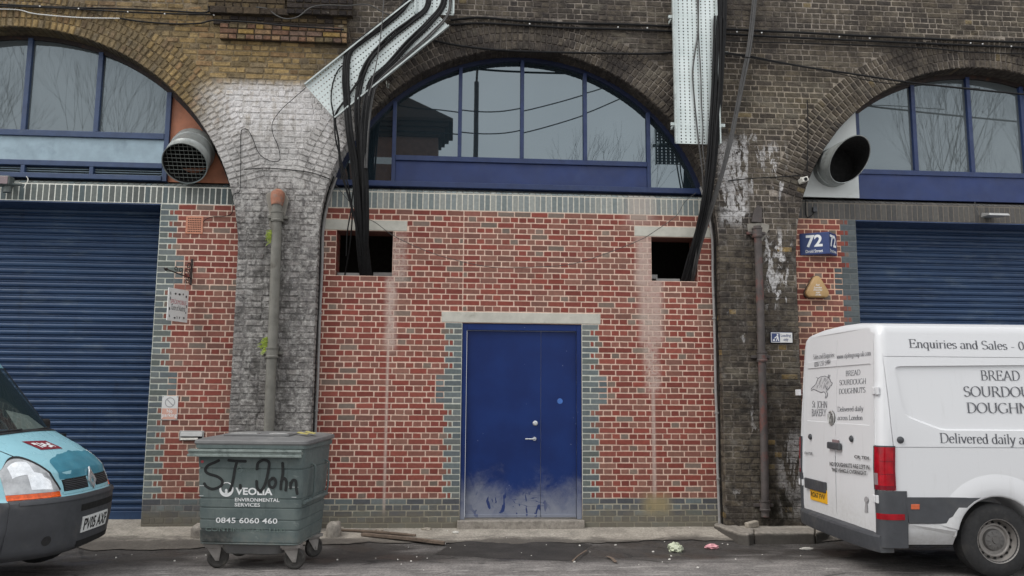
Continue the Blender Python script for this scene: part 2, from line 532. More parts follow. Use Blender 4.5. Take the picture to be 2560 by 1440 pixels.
MAT['pig_grey'] = plain("pale_grey_drawing", (186, 186, 188), 0.6, var=0.06, bump=0)
MAT['grey_print'] = plain("faded_grey_print", (150, 148, 150), 0.6, var=0.04, bump=0)
MAT['pink_print'] = plain("faded_pink_print", (202, 158, 142), 0.6, var=0.06, bump=0)
MAT['red_print'] = plain("red_print", (168, 70, 78), 0.6, var=0.06, bump=0)
MAT['terracotta'] = plain("terracotta", (190, 130, 106), 0.8, var=0.1, scale=12, bump=0.15)
MAT['iron'] = plain("wrought_iron", (48, 40, 38), 0.6, 0.3, var=0.25, scale=20, bump=0.1, dirt=(84, 58, 44), dscale=12)
MAT['bell'] = plain("sun_faded_alarm_cover", (178, 144, 96), 0.5, var=0.05, bump=0.02)
MAT['belldark'] = plain("alarm_back_box", (92, 76, 64), 0.6, var=0.12, bump=0.05)
MAT['lampgrey'] = plain("grey_cast_lamp_body", (92, 98, 96), 0.55, 0.2, var=0.15, bump=0.05)
MAT['fern'] = plain("fern_leaf", (150, 168, 66), 0.6, var=0.35, scale=22, bump=0)
def make_granite():
    g = G("worn_granite", 0.85, 0, 0.25)
    p = g.pos()
    x, y, z = g.xyz(p)
    n = g.noise(22, p, 6, 0.7)
    col = g.mix(g.sm(n, 0.3, 0.7), lin((122, 116, 109)), lin((154, 148, 139)))
    nd = g.noise(6, p, 6, 0.65)
    col = g.mix(g.mul(g.sm(nd, 0.5, 0.7), 0.5), col, lin((82, 77, 71)))
    # darker below the top edge of the island's stones
    td = g.sm(g.addm(z, g.mul(g.addm(nd, -0.5), 0.06)), -0.355, -0.322, 1, 0)
    td = g.mul(td, g.win(x, 2.9, 6.0, 0.2))
    col = g.mix(g.mul(td, 0.85), col, lin((60, 57, 54)))
    g.P("Base Color", col)
    g.bump(n, 0.5, 0.01)
    return g.m
MAT['granite'] = make_granite()
MAT['wood'] = plain("weathered_timber", (104, 90, 78), 0.85, var=0.25, scale=16, dirt=(70, 60, 52), dscale=9, bump=0.3)
MAT['rubble'] = plain("rubble_dust", (150, 142, 130), 0.9, var=0.25, scale=22, bump=0.4)
MAT['paper'] = plain("scrap_paper", (198, 195, 188), 0.8, var=0.1, scale=25, bump=0.1)
MAT['bag'] = plain("pale_green_plastic_bag", (184, 190, 166), 0.45, var=0.1, scale=15, bump=0.2)
MAT['tissue'] = plain("pink_tissue", (206, 150, 156), 0.85, var=0.2, scale=15, bump=0.2)
MAT['rubber'] = plain("tyre_rubber", (34, 34, 35), 0.8, var=0.2, scale=12, dirt=(66, 62, 58), dscale=8, damp=0.5, bump=0.1)
MAT['castor'] = plain("castor_rubber", (52, 50, 48), 0.8, var=0.25, scale=16, dirt=(92, 88, 82), dscale=9, bump=0.1)
MAT['plastic'] = plain("grained_dark_plastic", (62, 64, 68), 0.55, var=0.1, scale=8, dirt=(88, 86, 82), dscale=4, damp=0.5, bump=0.12, bs=160)
def make_van():
    g = G("white_van_paint", 0.3, 0, 0.5)
    v = g.obj()
    x, y, z = g.xyz(v)
    n = g.noise(2.4, v, 6, 0.65)
    nf = g.noise(26, v, 5, 0.7)
    gr = g.mul(g.sm(g.addm(z, g.mul(g.addm(n, -0.5), 0.5)), 0.28, 0.85, 1, 0), g.sm(nf, 0.3, 0.7, 0.5, 1.0))
    col = g.mix(g.mul(gr, 0.42), lin((208, 209, 211)), lin((150, 145, 136)))
    run = g.mul(g.sm(g.noise(5, g.sc(v, (3.0, 3.0, 0.35)), 5, 0.65), 0.56, 0.72), g.sm(z, 2.3, 1.2, 0.4, 1.0))
    col = g.mix(g.mul(run, 0.10), col, lin((140, 136, 128)))
    g.P("Base Color", col)
    g.P("Roughness", g.sm(gr, 0, 1, 0.28, 0.6))
    return g.m
MAT['vanwhite'] = make_van()
MAT['redlens'] = plain("red_lamp_lens", (150, 10, 26), 0.14, var=0.3, scale=8, bump=0.1, bs=120)
MAT['redlensdark'] = plain("dark_red_lens", (112, 12, 28), 0.18, var=0.15, bump=0)
MAT['greylens'] = plain("grey_lamp_lens", (128, 112, 114), 0.2, var=0.08, bump=0)
MAT['amber'] = plain("amber_lamp_lens", (226, 92, 30), 0.16, var=0.25, scale=26, bump=0.2, bs=90)
MAT['amberdull'] = plain("dull_amber_lens", (196, 98, 62), 0.25, var=0.1, bump=0)
MAT['yellowplate'] = plain("yellow_number_plate", (224, 168, 34), 0.35, var=0.05, bump=0)
MAT['steelwheel'] = plain("silver_steel_wheel", (142, 138, 134), 0.45, 0.35, var=0.1, dirt=(96, 90, 84), dscale=7, bump=0.04)
MAT['hub'] = plain("grey_hub_cap", (92, 90, 88), 0.5, 0.1, var=0.08, bump=0)
MAT['teal'] = plain("faded_teal_van_paint", (146, 194, 206), 0.28, rv=0.03, var=0.04, scale=2.5, dirt=(152, 196, 203), dscale=2.2, damp=0.6, bump=0.0)
MAT['tealworn'] = plain("peeled_teal_paint", (60, 126, 146), 0.45, var=0.12, scale=5, dirt=(90, 148, 162), dscale=5, damp=0.6, bump=0.05)
MAT['maroon'] = plain("maroon_sticker", (122, 34, 46), 0.5, var=0.05, bump=0)
MAT['lampglass'] = plain("clear_headlamp", (176, 178, 180), 0.16, 0.25, var=0.2, scale=12, bump=0.12, bs=50)
MAT['reflector'] = plain("headlamp_reflector", (222, 224, 226), 0.12, 0.8, var=0.1, scale=20, bump=0)
MAT['plate_white'] = plain("white_number_plate", (214, 216, 214), 0.4, var=0.03, bump=0)
def make_bin():
    g = G("dull_green_bin_plastic", 0.55, 0, 0.4)
    v = g.obj()
    x, y, z = g.xyz(v)
    n = g.noise(4, v, 6, 0.65)
    col = g.mix(g.sm(n, 0.3, 0.7), lin((80, 92, 92)), lin((100, 110, 108)))
    # pale scuffs, streaks run down from the lid, black rubs low on the front
    sc = g.noise(9, g.sc(v, (1, 1, 1.6)), 8, 0.75, 0.5)
    col = g.mix(g.mul(g.sm(sc, 0.58, 0.68), 0.55), col, lin((136, 144, 140)))
    run = g.noise(7, g.sc(v, (2.4, 2.4, 0.3)), 6, 0.7)
    col = g.mix(g.mul(g.sm(run, 0.54, 0.68), 0.4), col, lin((58, 66, 66)))
    rub = g.mul(g.mul(g.win(x, -0.5, -0.12, 0.06), g.win(z, 0.25, 0.40, 0.03)), g.sm(n, 0.35, 0.6))
    rub = g.mul(rub, g.sm(y, -0.36, -0.40))
    col = g.mix(g.mul(rub, 0.85), col, lin((34, 37, 38)))
    dust = g.mul(g.sm(z, 0.42, 0.2), g.sm(g.noise(14, v, 6, 0.7), 0.4, 0.65))
    col = g.mix(g.mul(dust, 0.5), col, lin((126, 122, 114)))
    g.P("Base Color", col)
    g.P("Roughness", g.sm(sc, 0.3, 0.7, 0.48, 0.7))
    g.bump(g.noise(60, v, 3), 0.06, 0.004)
    return g.m
MAT['bingreen'] = make_bin()
MAT['binlid'] = plain("grey_bin_lid", (102, 102, 102), 0.6, var=0.1, scale=5, dirt=(134, 132, 128), dscale=5, damp=0.6, bump=0.1)
MAT['binrail'] = plain("worn_bin_rail", (122, 132, 128), 0.5, var=0.16, scale=12, dirt=(84, 94, 92), dscale=10, bump=0.08)
MAT['spray'] = plain("black_spray_paint", (26, 29, 30), 0.7, var=0.2, scale=20, bump=0)
MAT['embossed'] = plain("scuffed_raised_letters", (94, 108, 104), 0.6, var=0.2, scale=30, bump=0)
MAT['sticker'] = plain("faded_yellow_sticker", (160, 150, 92), 0.7, var=0.3, scale=30, bump=0)
MAT['forkmetal'] = plain("zinc_castor_fork", (138, 134, 130), 0.5, 0.25, var=0.15, scale=14, bump=0.05)
MAT['housebrick'] = plain("dark_house_brick", (112, 82, 68), 0.9, var=0.2, scale=6, bump=0.2)
MAT['slate'] = plain("roof_slate", (60, 50, 45), 0.9, var=0.2, spec=0.1, scale=5, bump=0.2)
MAT['bark'] = plain("bare_branches", (52, 48, 44), 0.9, var=0.2, bump=0.1)

def make_glass(name, base, ior, rough):
    g = G(name, rough, 0, 0.5)
    v = g.obj()
    g.P("Base Color", g.mix(g.sm(g.noise(1.2, v, 3), 0.3, 0.7), base, tuple(x * 1.15 for x in base)))
    g.P("IOR", ior)
    g.P("Specular Tint", (0.80, 0.93, 1.0, 1.0))
    g.bump(g.noise(1.1, v, 1), 0.012, 0.02)
    return g.m
MAT['glass'] = make_glass("dark_window_glass", (0.014, 0.022, 0.028), 2.45, 0.012)
MAT['glassdull'] = make_glass("milky_window_glass", (0.080, 0.092, 0.096), 2.0, 0.012)
MAT['sidewindow'] = make_glass("windscreen_glass", (0.012, 0.02, 0.022), 1.5, 0.02)

def make_screen():
    g = G("clear_windscreen", 0.02, 0, 0.5)
    g.P("Base Color", (0.045, 0.07, 0.075)); g.P("IOR", 1.7)
    tr = g.nd("ShaderNodeBsdfTransparent"); tr.inputs[0].default_value = (0.8, 0.9, 0.88, 1)
    mx = g.nd("ShaderNodeMixShader"); mx.inputs[0].default_value = 0.5
    g.t.links.new(g.b.outputs[0], mx.inputs[1]); g.t.links.new(tr.outputs[0], mx.inputs[2])
    g.t.links.new(mx.outputs[0], g.o.inputs[0])
    return g.m
MAT['windscreen'] = make_screen()

def make_shutter():
    g = G("navy_shutter_paint", 0.45, 0.0, 0.5)
    p = g.pos()
    n = g.noise(2.2, g.sc(p, (0.4, 1, 1.6)), 5)
    col = g.mix(g.sm(n, 0.3, 0.7), lin((38, 60, 92)), lin((50, 74, 106)))
    n2 = g.noise(1.5, g.sc(p, (1.5, 1, 6.0)), 6, 0.7)
    col = g.mix(g.mul(g.sm(n2, 0.52, 0.72), 0.5), col, lin((92, 106, 120)))
    n3 = g.noise(3.2, g.sc(p, (3.0, 1, 0.5)), 7, 0.7)
    col = g.mix(g.mul(g.sm(n3, 0.55, 0.72), 0.4), col, lin((34, 44, 62)))
    g.P("Base Color", col)
    g.bump(g.noise(40, p, 3), 0.05, 0.003)
    return g.m
MAT['shutter'] = make_shutter()

def make_door():
    g = G("blue_door_paint", 0.5, 0.0, 0.25)
    p = g.pos()
    x, y, z = g.xyz(p)
    col = g.mix(g.sm(g.noise(2.5, p, 5), 0.3, 0.7), lin((14, 37, 90)), lin((18, 45, 102)))
    nb = g.noise(2.6, p, 6, 0.6, 0.5)
    dz = g.addm(g.addm(z, g.mul(g.addm(nb, -0.5), 0.85)), g.mul(g.addm(g.noise(22, p, 6, 0.75), -0.5), 0.3))
    dust = g.sm(dz, -0.26, 0.36, 0.9, 0.0)
    # bare boot scuffs where the dust was rubbed off
    ns = g.noise(8.5, g.sc(p, (1.7, 1, 0.75)), 2, 0.4, 0.7)
    nt = g.noise(5.0, g.sc(p, (0.35, 1, 2.6)), 2, 0.4, 0.9)
    scuff = g.ma('MAXIMUM', g.mul(g.sm(ns, 0.60, 0.63), g.win(z, -0.24, 0.06, 0.05)), g.mul(g.win(nt, 0.60, 0.612, 0.006), g.win(z, -0.15, 0.2, 0.06)))
    scuff = g.mul(scuff, g.win(x, 0.18, 1.12, 0.1))
    dust = g.mul(dust, g.ma('SUBTRACT', 1.0, g.mul(scuff, 0.9)))
    col = g.mix(dust, col, lin((132, 136, 146)))
    sp = g.vor(16, p)
    col = g.mix(g.mul(g.sm(sp, 0.05, 0.08, 1, 0), g.sm(g.noise(3, p), 0.55, 0.6)), col, lin((150, 160, 180)))
    g.P("Base Color", col)
    g.P("Roughness", g.sm(dust, 0, 1, 0.42, 0.9))
    return g.m
MAT['door'] = make_door()

def make_ground():
    g = G("road_asphalt", 0.9, 0, 0.3)
    p = g.pos()
    x, y, z = g.xyz(p)
    n = g.noise(3.0, p, 6, 0.6)
    nf = g.noise(42, p, 6, 0.8)
    col = g.mix(g.sm(n, 0.3, 0.7), lin((100, 97, 95)), lin((128, 124, 121)))
    col = g.mix(g.sm(nf, 0.34, 0.66), g.mix(1.0, col, (0.55, 0.55, 0.55), 'MULTIPLY'), g.mix(1.0, col, (1.5, 1.5, 1.5), 'MULTIPLY'))
    # wet, oily gutter
    nw = g.noise(1.3, g.sc(p, (0.6, 1.6, 1)), 6, 0.6, 0.4)
    gut = g.win(g.addm(y, g.mul(g.addm(nw, -0.5), 1.0)), -1.85, -0.35, 0.28)
    gut = g.mul(gut, g.sm(nw, 0.25, 0.5))
    gcol = g.mix(g.sm(nf, 0.36, 0.66), lin((40, 38, 37)), lin((66, 62, 59)))
    col = g.mix(g.mul(gut, 0.88), col, gcol)
    ck = g.nd("ShaderNodeTexVoronoi", feature='DISTANCE_TO_EDGE')
    g.set(ck, "Vector", g.sc(p, (0.8, 1.5, 1))); ck.inputs["Scale"].default_value = 1.1
    crk = g.mul(g.sm(g.addm(ck.outputs[0], g.mul(g.addm(n, -0.5), 0.05)), 0.006, 0.02, 1, 0), g.sm(g.noise(1.7, p, 3), 0.45, 0.6))
    col = g.mix(g.mul(crk, 0.7), col, lin((34, 33, 32)))
    # pale scuffs and grit on the carriageway
    ns = g.noise(4.0, g.sc(p, (0.6, 3.0, 1)), 8, 0.72, 0.3)
    sc = g.mul(g.sm(ns, 0.54, 0.64), g.win(y, -3.8, -2.05, 0.2))
    col = g.mix(g.mul(sc, 0.75), col, lin((168, 164, 160)))
    gr = g.mul(g.sm(g.vor(38, p), 0.08, 0.12, 1, 0), g.sm(g.noise(2.2, p, 3), 0.5, 0.62))
    col = g.mix(g.mul(gr, 0.7), col, lin((160, 154, 146)))
    g.P("Base Color", col)
    wet = g.mul(gut, g.sm(g.noise(2.2, p, 4), 0.42, 0.62))
    g.P("Roughness", g.sm(wet, 0, 1, 0.92, 0.42))
    g.bump(g.addm(nf, g.mul(g.noise(45, p, 3), 0.7)), 0.5, 0.008)
    return g.m
MAT['road'] = make_ground()

def make_pave():
    g = G("dusty_concrete_paving", 0.92, 0, 0.2)
    p = g.pos()
    x, y, z = g.xyz(p)
    n = g.noise(4.0, p, 6, 0.65)
    nf = g.noise(36, p, 6, 0.8)
    col = g.mix(g.sm(n, 0.3, 0.7), lin((140, 134, 125)), lin((172, 165, 154)))
    col = g.mix(g.sm(nf, 0.3, 0.75), g.mix(1.0, col, (0.62, 0.62, 0.62), 'MULTIPLY'), g.mix(1.0, col, (1.3, 1.3, 1.3), 'MULTIPLY'))
    nd = g.noise(1.6, g.sc(p, (0.7, 1.6, 1)), 7, 0.7, 0.5)
    edge = g.sm(g.addm(y, g.mul(g.addm(nd, -0.5), 0.9)), -0.62, -0.36, 1, 0)
    col = g.mix(g.mul(edge, 0.8), col, lin((66, 62, 59)))
    col = g.mix(g.mul(g.sm(nd, 0.58, 0.72), 0.5), col, lin((82, 77, 71)))
    gr = g.mul(g.sm(g.vor(46, p), 0.1, 0.15, 1, 0), g.sm(g.noise(2.6, p, 3), 0.5, 0.62))
    col = g.mix(g.mul(gr, 0.6), col, lin((64, 60, 56)))
    g.P("Base Color", col)
    g.bump(g.addm(nf, g.mul(g.noise(30, p, 4), 0.8)), 0.45, 0.008)
    return g.m
MAT['pave'] = make_pave()

def make_patch():
    g = G("fresh_tarmac_patch", 0.75, 0, 0.3)
    p = g.pos()
    nf = g.noise(42, p, 6, 0.8)
    n = g.noise(2.5, p, 5, 0.6)
    col = g.mix(g.sm(n, 0.3, 0.7), lin((48, 46, 44)), lin((62, 59, 57)))
    col = g.mix(g.sm(nf, 0.35, 0.75), g.mix(1.0, col, (0.7, 0.7, 0.7), 'MULTIPLY'), g.mix(1.0, col, (1.4, 1.4, 1.4), 'MULTIPLY'))
    g.P("Base Color", col)
    g.bump(nf, 0.5, 0.006)
    return g.m
MAT['patch'] = make_patch()

def make_tray():
    g = G("perforated_galvanised_tray", 0.42, 0.25, 0.5)
    v = g.obj()
    x, y, z = g.xyz(v)
    col = g.mix(g.sm(g.noise(3.0, v, 5), 0.3, 0.7), lin((198, 208, 206)), lin((216, 224, 222)))
    col = g.mix(g.mul(g.sm(g.noise(7.0, v, 5, 0.7), 0.58, 0.72), 0.4), col, lin((166, 172, 170)))
    g.P("Base Color", col)
    def cell(a, p, wd):
        fr = g.ma('FRACT', g.mul(a, 1 / p))
        return g.mul(g.ma('GREATER_THAN', fr, 0.5 - wd / 2), g.ma('LESS_THAN', fr, 0.5 + wd / 2))
    hole = g.mul(cell(x, 0.044, 0.42), cell(z, 0.062, 0.26))
    tr = g.nd("ShaderNodeBsdfTransparent")
    mx = g.nd("ShaderNodeMixShader")
    g.set(mx, 0, hole)
    g.t.links.new(g.b.outputs[0], mx.inputs[1])
    g.t.links.new(tr.outputs[0], mx.inputs[2])
    g.t.links.new(mx.outputs[0], g.o.inputs[0])
    return g.m
MAT['tray'] = make_tray()
MAT['trayrim'] = plain("galvanised_rim", (186, 194, 192), 0.45, 0.3, var=0.12, dirt=(120, 122, 120), dscale=7, bump=0.03)

# ================================================================== VIADUCT
YF = -0.22                      # brick face of the viaduct
ARCH = [(-5.79, 3.08, 2.92), (0.762, 3.31, 2.635), (7.21, 3.16, 2.77)]   # centre x, centre z, radius
RING, ZSKEW = 0.456, 4.02       # four half-brick rings, level where they start
ZB, ZT = -0.62, 7.5
XA, XB = -8.4, 10.2

def brick(mb, fn, u0, u1, v0, v1, h, col, c=0.004, jit=0.0, tilt=0.0):
    rr = random.uniform
    j = [(rr(-jit, jit), rr(-jit, jit)) for _ in range(4)]
    U = ((u0, v0), (u1, v0), (u1, v1), (u0, v1))
    Q = ((1, 1), (-1, 1), (-1, -1), (1, -1))
    hh = [h + rr(-tilt, tilt) for _ in range(4)]
    vs = [fn(U[k][0] + j[k][0], U[k][1] + j[k][1], -0.004) for k in range(4)]
    vs += [fn(U[k][0] + j[k][0] + Q[k][0] * c, U[k][1] + j[k][1] + Q[k][1] * c, hh[k]) for k in range(4)]
    mb.add(vs, [(4, 5, 6, 7), (0, 1, 5, 4), (1, 2, 6, 5), (2, 3, 7, 6), (3, 0, 4, 7)], col)

OCHRE = [lin(c) for c in ((142, 120, 82), (130, 111, 77), (150, 129, 92), (122, 105, 75), (113, 100, 77), (156, 133, 92), (132, 106, 78), (128, 115, 94))]
DARK = [lin(c) for c in ((70, 64, 60), (60, 55, 53), (76, 69, 64), (64, 60, 58), (84, 76, 67), (56, 52, 51))]
OLIVE = [lin(c) for c in ((92, 85, 70), (82, 76, 64), (98, 91, 76), (76, 69, 60), (100, 90, 70))]
GREY = [lin(c) for c in ((132, 129, 127), (118, 115, 114), (142, 138, 136), (106, 103, 102))]

def zone(x, z):
    """how yellow, olive and grey the old brickwork is at a point of the face"""
    n = fbm(x, 3.1, z, 0.9, 3)
    n2 = fbm(x, 9.7, z, 2.2, 3)
    o = sstep(-1.35, -2.35, x + 0.35 * n2) * sstep(4.3, 5.0, z + 0.2 * n2)
    o *= 1 - 0.55 * sstep(6.0, 6.5, z + 0.3 * n)
    g = sstep(-1.2, -1.8, x) * sstep(5.5, 5.0, z + 0.25 * n2) * (1 - o)
    ol = math.exp(-(((x - 4.5) / 1.1) ** 2 + ((z - 5.35) / 0.6) ** 2)) * 0.9
    ol += sstep(4.6, 6.2, x) * sstep(6.2, 6.6, z) * (0.45 + 0.6 * n2)
    ol += 0.22 * sstep(0.2, 0.7, n2)
    return clamp(o), clamp(g), clamp(ol)

def oldcol(x, z):
    o, g, ol = zone(x, z)
    n = fbm(x, 7.7, z, 1.3, 4)
    # tone drifts slowly over the wall; single bricks differ only a little
    c = mixc(lin((62, 58, 55)), lin((94, 87, 77)), sstep(-0.5, 0.5, n + random.uniform(-0.35, 0.35)))
    c = mixc(c, random.choice(OLIVE), clamp(ol * random.uniform(0.5, 1.1)))
    c = mixc(c, random.choice(DARK), 0.25)
    if o > 0:
        oc = mixc(random.choice(OCHRE), lin((136, 117, 83)), 0.3)
        oc = mixc(oc, lin((98, 90, 76)), 0.6 * sstep(0.0, 0.55, n))
        c = mixc(c, oc, clamp(o * 1.3 - 0.3 * random.random()))
    if g > 0: c = mixc(c, mixc(random.choice(GREY), random.choice(DARK), 0.05 + 0.22 * random.random()), clamp(g * 1.2))
    if x > 3.3 and z < 3.3:
        c = mixc(c, random.choice(OLIVE), 0.25)
        if random.random() < 0.025: c = lin((132, 112, 74))
    if x > -1 and random.random() < 0.008: c = lin((116, 104, 80))
    k = random.uniform(0.88, 1.12)
    return tuple(v * k for v in c)

def mortcol(x, z):
    o, g, ol = zone(x, z)
    n = fbm(x, 5.5, z, 1.6, 3)
    c = mixc(lin((84, 78, 74)), lin((150, 142, 133)), sstep(-0.4, 0.45, n))
    c = mixc(c, lin((160, 150, 134)), ol * 0.8)
    c = mixc(c, lin((122, 108, 84)), o)
    c = mixc(c, lin((112, 109, 107)), g)
    if x > 3.3 and z < 3.4: c = mixc(lin((84, 78, 73)), lin((140, 132, 122)), sstep(0.0, 0.6, n))
    return c

viaduct = thing("railway_viaduct", "sooty yellow and black stock brick railway viaduct with three arched bays", "viaduct", (0.77, YF, -0.45))

def face(u, v, d): return Vector((u, YF + 0.008 - d, v))

def arch_span(k, z, r):
    cx, cz, _ = ARCH[k]
    if z <= cz: return (cx - r, cx + r)
    q = r * r - (z - cz) ** 2
    return (cx - math.sqrt(q), cx + math.sqrt(q)) if q > 0 else None

# coursed face
mb = MB()
CH = 0.0772
nrow = int((ZT - ZB) / CH)
for i in range(nrow):
    z0 = ZB + i * CH + random.uniform(-0.002, 0.002)
    z1 = z0 + CH - 0.011
    zm = (z0 + z1) / 2
    ex = []
    for k in range(3):
        r = ARCH[k][2] + (RING if zm > ZSKEW else 0.0)
        s = arch_span(k, zm, r)
        if s: ex.append(s)
    xs = [XA]
    for a, b in ex: xs += [a, b]
    xs.append(XB)
    for q in range(0, len(xs), 2):
        a, b = xs[q], xs[q + 1]
        if b - a < 0.03: continue
        x = a - (random.uniform(0, 0.22) if zm > ZSKEW else (0.0 if i % 2 else 0.1))
        flem = random.random() < 0.3
        kk = random.randint(0, 1)
        while x < b:
            if flem: wd = 0.225 if kk % 2 else 0.112
            else: wd = 0.112 if i % 2 else 0.225
            kk += 1
            wd *= random.uniform(0.93, 1.07)
            u0, u1 = max(a, x), min(b, x + wd - 0.011)
            x += wd
            if u1 - u0 < 0.025: continue
            um = (u0 + u1) / 2
            o, g, ol = zone(um, zm)
            rough = 0.5 + 0.9 * max(o, g)
            brick(mb, face, u0, u1, z0, z1, 0.006 + random.uniform(-0.003, 0.004) * rough, oldcol(um, zm), c=0.004 + 0.003 * rough, jit=0.0028 * rough, tilt=0.003 * rough)
# mortar bed behind the bricks
xs = [XA + (XB - XA) * i / 266 for i in range(267)]
for cx, cz, r in ARCH: xs += [cx - r, cx + r]
xs = sorted(xs)
for xa, xb in zip(xs[:-1], xs[1:]):
    if xb - xa < 1e-5: continue
    xm = (xa + xb) / 2
    lo = [ZB, ZB]
    for cx, cz, r in ARCH:
        if abs(xm - cx) < r:
            lo = [cz + math.sqrt(max(0.0, r * r - (x - cx) ** 2)) for x in (xa, xb)]
    top = ZT
    m = max(1, int((top - min(lo)) / 0.12))
    for j in range(m):
        za0, za1 = lerp(lo[0], top, j / m), lerp(lo[0], top, (j + 1) / m)
        zb0, zb1 = lerp(lo[1], top, j / m), lerp(lo[1], top, (j + 1) / m)
        vs = [face(xa, za0, 0), face(xb, zb0, 0), face(xb, zb1, 0), face(xa, za1, 0)]
        n0 = len(mb.v)
        mb.add(vs, [(0, 1, 2, 3)])
        for q, p in enumerate(vs): mb.c[n0 + q] = mortcol(p.x, p.z)
mb.build("face_brickwork", MAT['old'], viaduct)

# arch rings and soffits
for k, (cx, cz, r) in enumerate(ARCH):
    a0 = math.asin((ZSKEW - cz) / (r + 0.2))
    mb = MB()
    def ringf(u, v, d, cx=cx, cz=cz):
        return Vector((cx + v * math.cos(u), YF + 0.008 - d, cz + v * math.sin(u)))
    for q in range(4):
        r0 = r + q * 0.114 + (0.004 if q else 0.0)
        r1 = r + (q + 1) * 0.114 - 0.008
        n = int((math.pi - 2 * a0) * r0 / 0.0765)
        for i in range(n):
            u0 = a0 + (math.pi - 2 * a0) * i / n
            u1 = a0 + (math.pi - 2 * a0) * (i + 1) / n - 0.0095 / r0
            p = ringf((u0 + u1) / 2, r0, 0)
            if p.x < XA or p.x > XB: continue
            c = oldcol(p.x, p.z)
            jt = 0.0016
            du = jt / r0
            brick(mb, ringf, u0 + random.uniform(-du, du), u1 + random.uniform(-du, du), r0 + random.uniform(-jt, jt), r1 + random.uniform(-jt, jt), 0.014 + random.uniform(-0.003, 0.003), c, c=0.004)
    mb.build("arch_ring", MAT['old'], viaduct)
    # underside of the arch and the jambs of the piers, three stretchers deep
    mb = MB()
    def soff(u, v, d, cx=cx, cz=cz, r=r):
        # u: depth behind the face, v: length along the intrados from the left foot
        L1 = cz - ZB
        if v < L1: return Vector((cx - r + d, YF + u, ZB + v))
        t = (v - L1) / r
        if t < math.pi:
            rr = r - d
            return Vector((cx - rr * math.cos(t), YF + u, cz + rr * math.sin(t)))
        return Vector((cx + r - d, YF + u, cz - (v - L1 - math.pi * r)))
    L = 2 * (cz - ZB) + math.pi * r
    ns = int(L / 0.077)
    for i in range(ns):
        v0, v1 = L * i / ns, L * (i + 1) / ns
        vs = [soff(0.0115, v0, 0), soff(0.56, v0, 0), soff(0.56, v1, 0), soff(0.0115, v1, 0)]
        pm = soff(0, (v0 + v1) / 2, 0)
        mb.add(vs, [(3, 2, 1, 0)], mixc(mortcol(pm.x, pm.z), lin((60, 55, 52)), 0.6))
        off = 0.012 if i % 2 else -0.1
        for q in range(3):
            u0, u1 = max(0.012, off + q * 0.225), min(0.55, off + (q + 1) * 0.225 - 0.011)
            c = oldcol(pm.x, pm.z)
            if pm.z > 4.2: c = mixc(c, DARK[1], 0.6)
            n0 = len(mb.v)
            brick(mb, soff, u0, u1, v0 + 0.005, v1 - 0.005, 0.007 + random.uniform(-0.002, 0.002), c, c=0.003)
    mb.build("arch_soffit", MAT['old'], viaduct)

# corbelled brick cap above the left pier
def corbel(px0, px1, py0, py1, proj, cols, drip=False):
    mb = MB()
    a = at(px0, py1, YF - proj); b = at(px1, py0, YF - proj)
    c = at(px1, py1, YF - proj)
    x0, x1, z0, z1 = a.x, b.x, (a.z + c.z) / 2, b.z
    mb.box(x0, x1, YF - proj + 0.012, YF + 0.03, z0 + 0.006, z1 - 0.004, lin((70, 62, 52)))
    rows = max(1, round((z1 - z0) / CH))
    f = lambda u, v, d: Vector((u, YF - proj + 0.012 - d, v))
    for i in range(rows):
        v0 = z0 + (z1 - z0) * i / rows; v1 = z0 + (z1 - z0) * (i + 1) / rows - 0.01
        x = x0; j = i
        while x < x1 - 0.02:
            wd = (0.112 if (i + len(cols)) % 2 else 0.225) * random.uniform(0.94, 1.06)
            u1 = min(x1, x + wd - 0.01)
            cc = random.choice(cols)
            kq = random.uniform(0.85, 1.15)
            if u1 - x > 0.03: brick(mb, f, x, u1, v0, v1, 0.012 + random.uniform(-0.002, 0.003), tuple(q * kq for q in cc), c=0.006, jit=0.002)
            x += wd
    mb.build("corbel_course", MAT['old'], viaduct)
brn = [lin(c) for c in ((86, 74, 54), (74, 64, 50), (96, 82, 60))]
drk = [lin(c) for c in ((48, 43, 41), (56, 50, 46), (42, 38, 37))]
mixb = [lin(c) for c in ((132, 108, 82), (112, 86, 70), (142, 118, 72), (104, 92, 70), (112, 92, 80))]
corbel(519, 716, -60, 20, 0.05, brn)
corbel(523, 722, 20, 34, 0.09, [lin((62, 54, 46)), lin((72, 62, 50))])
corbel(716, 884, -60, 36, 0.10, drk)
corbel(532, 868, 37, 66, 0.03, brn + drk)
corbel(548, 868, 67, 101, 0.085, mixb)

# ================================================================== INFILL WALLS
REDS = [lin(c) for c in ((130, 68, 59), (124, 66, 58), (135, 75, 65), (119, 63, 56), (128, 73, 64))]
BRWN = [lin(c) for c in ((124, 84, 74), (118, 83, 74), (130, 92, 81), (124, 79, 70), (131, 86, 76))]
GRYB = [lin(c) for c in ((118, 102, 93), (112, 100, 92), (122, 107, 97))]
BLUE = [lin(c) for c in ((100, 108, 109), (92, 99, 102), (109, 115, 115), (96, 102, 99), (103, 106, 105))]
BLUEDK = [lin(c) for c in ((86, 88, 92), (78, 80, 84), (92, 94, 94))]
CRS = 0.075

def redcol(isH, tone):
    r = random.random()
    pr = 0.42 if isH else 0.68
    if tone == 'brown': pr -= 0.22
    if r < pr: c = random.choice(REDS)
    elif r < 0.93: c = random.choice(BRWN)
    else: c = random.choice(GRYB)
    k = random.uniform(0.88, 1.12)
    return tuple(v * k for v in c)

def wallf(u, v, d): return Vector((u, 0.003 - d, v))

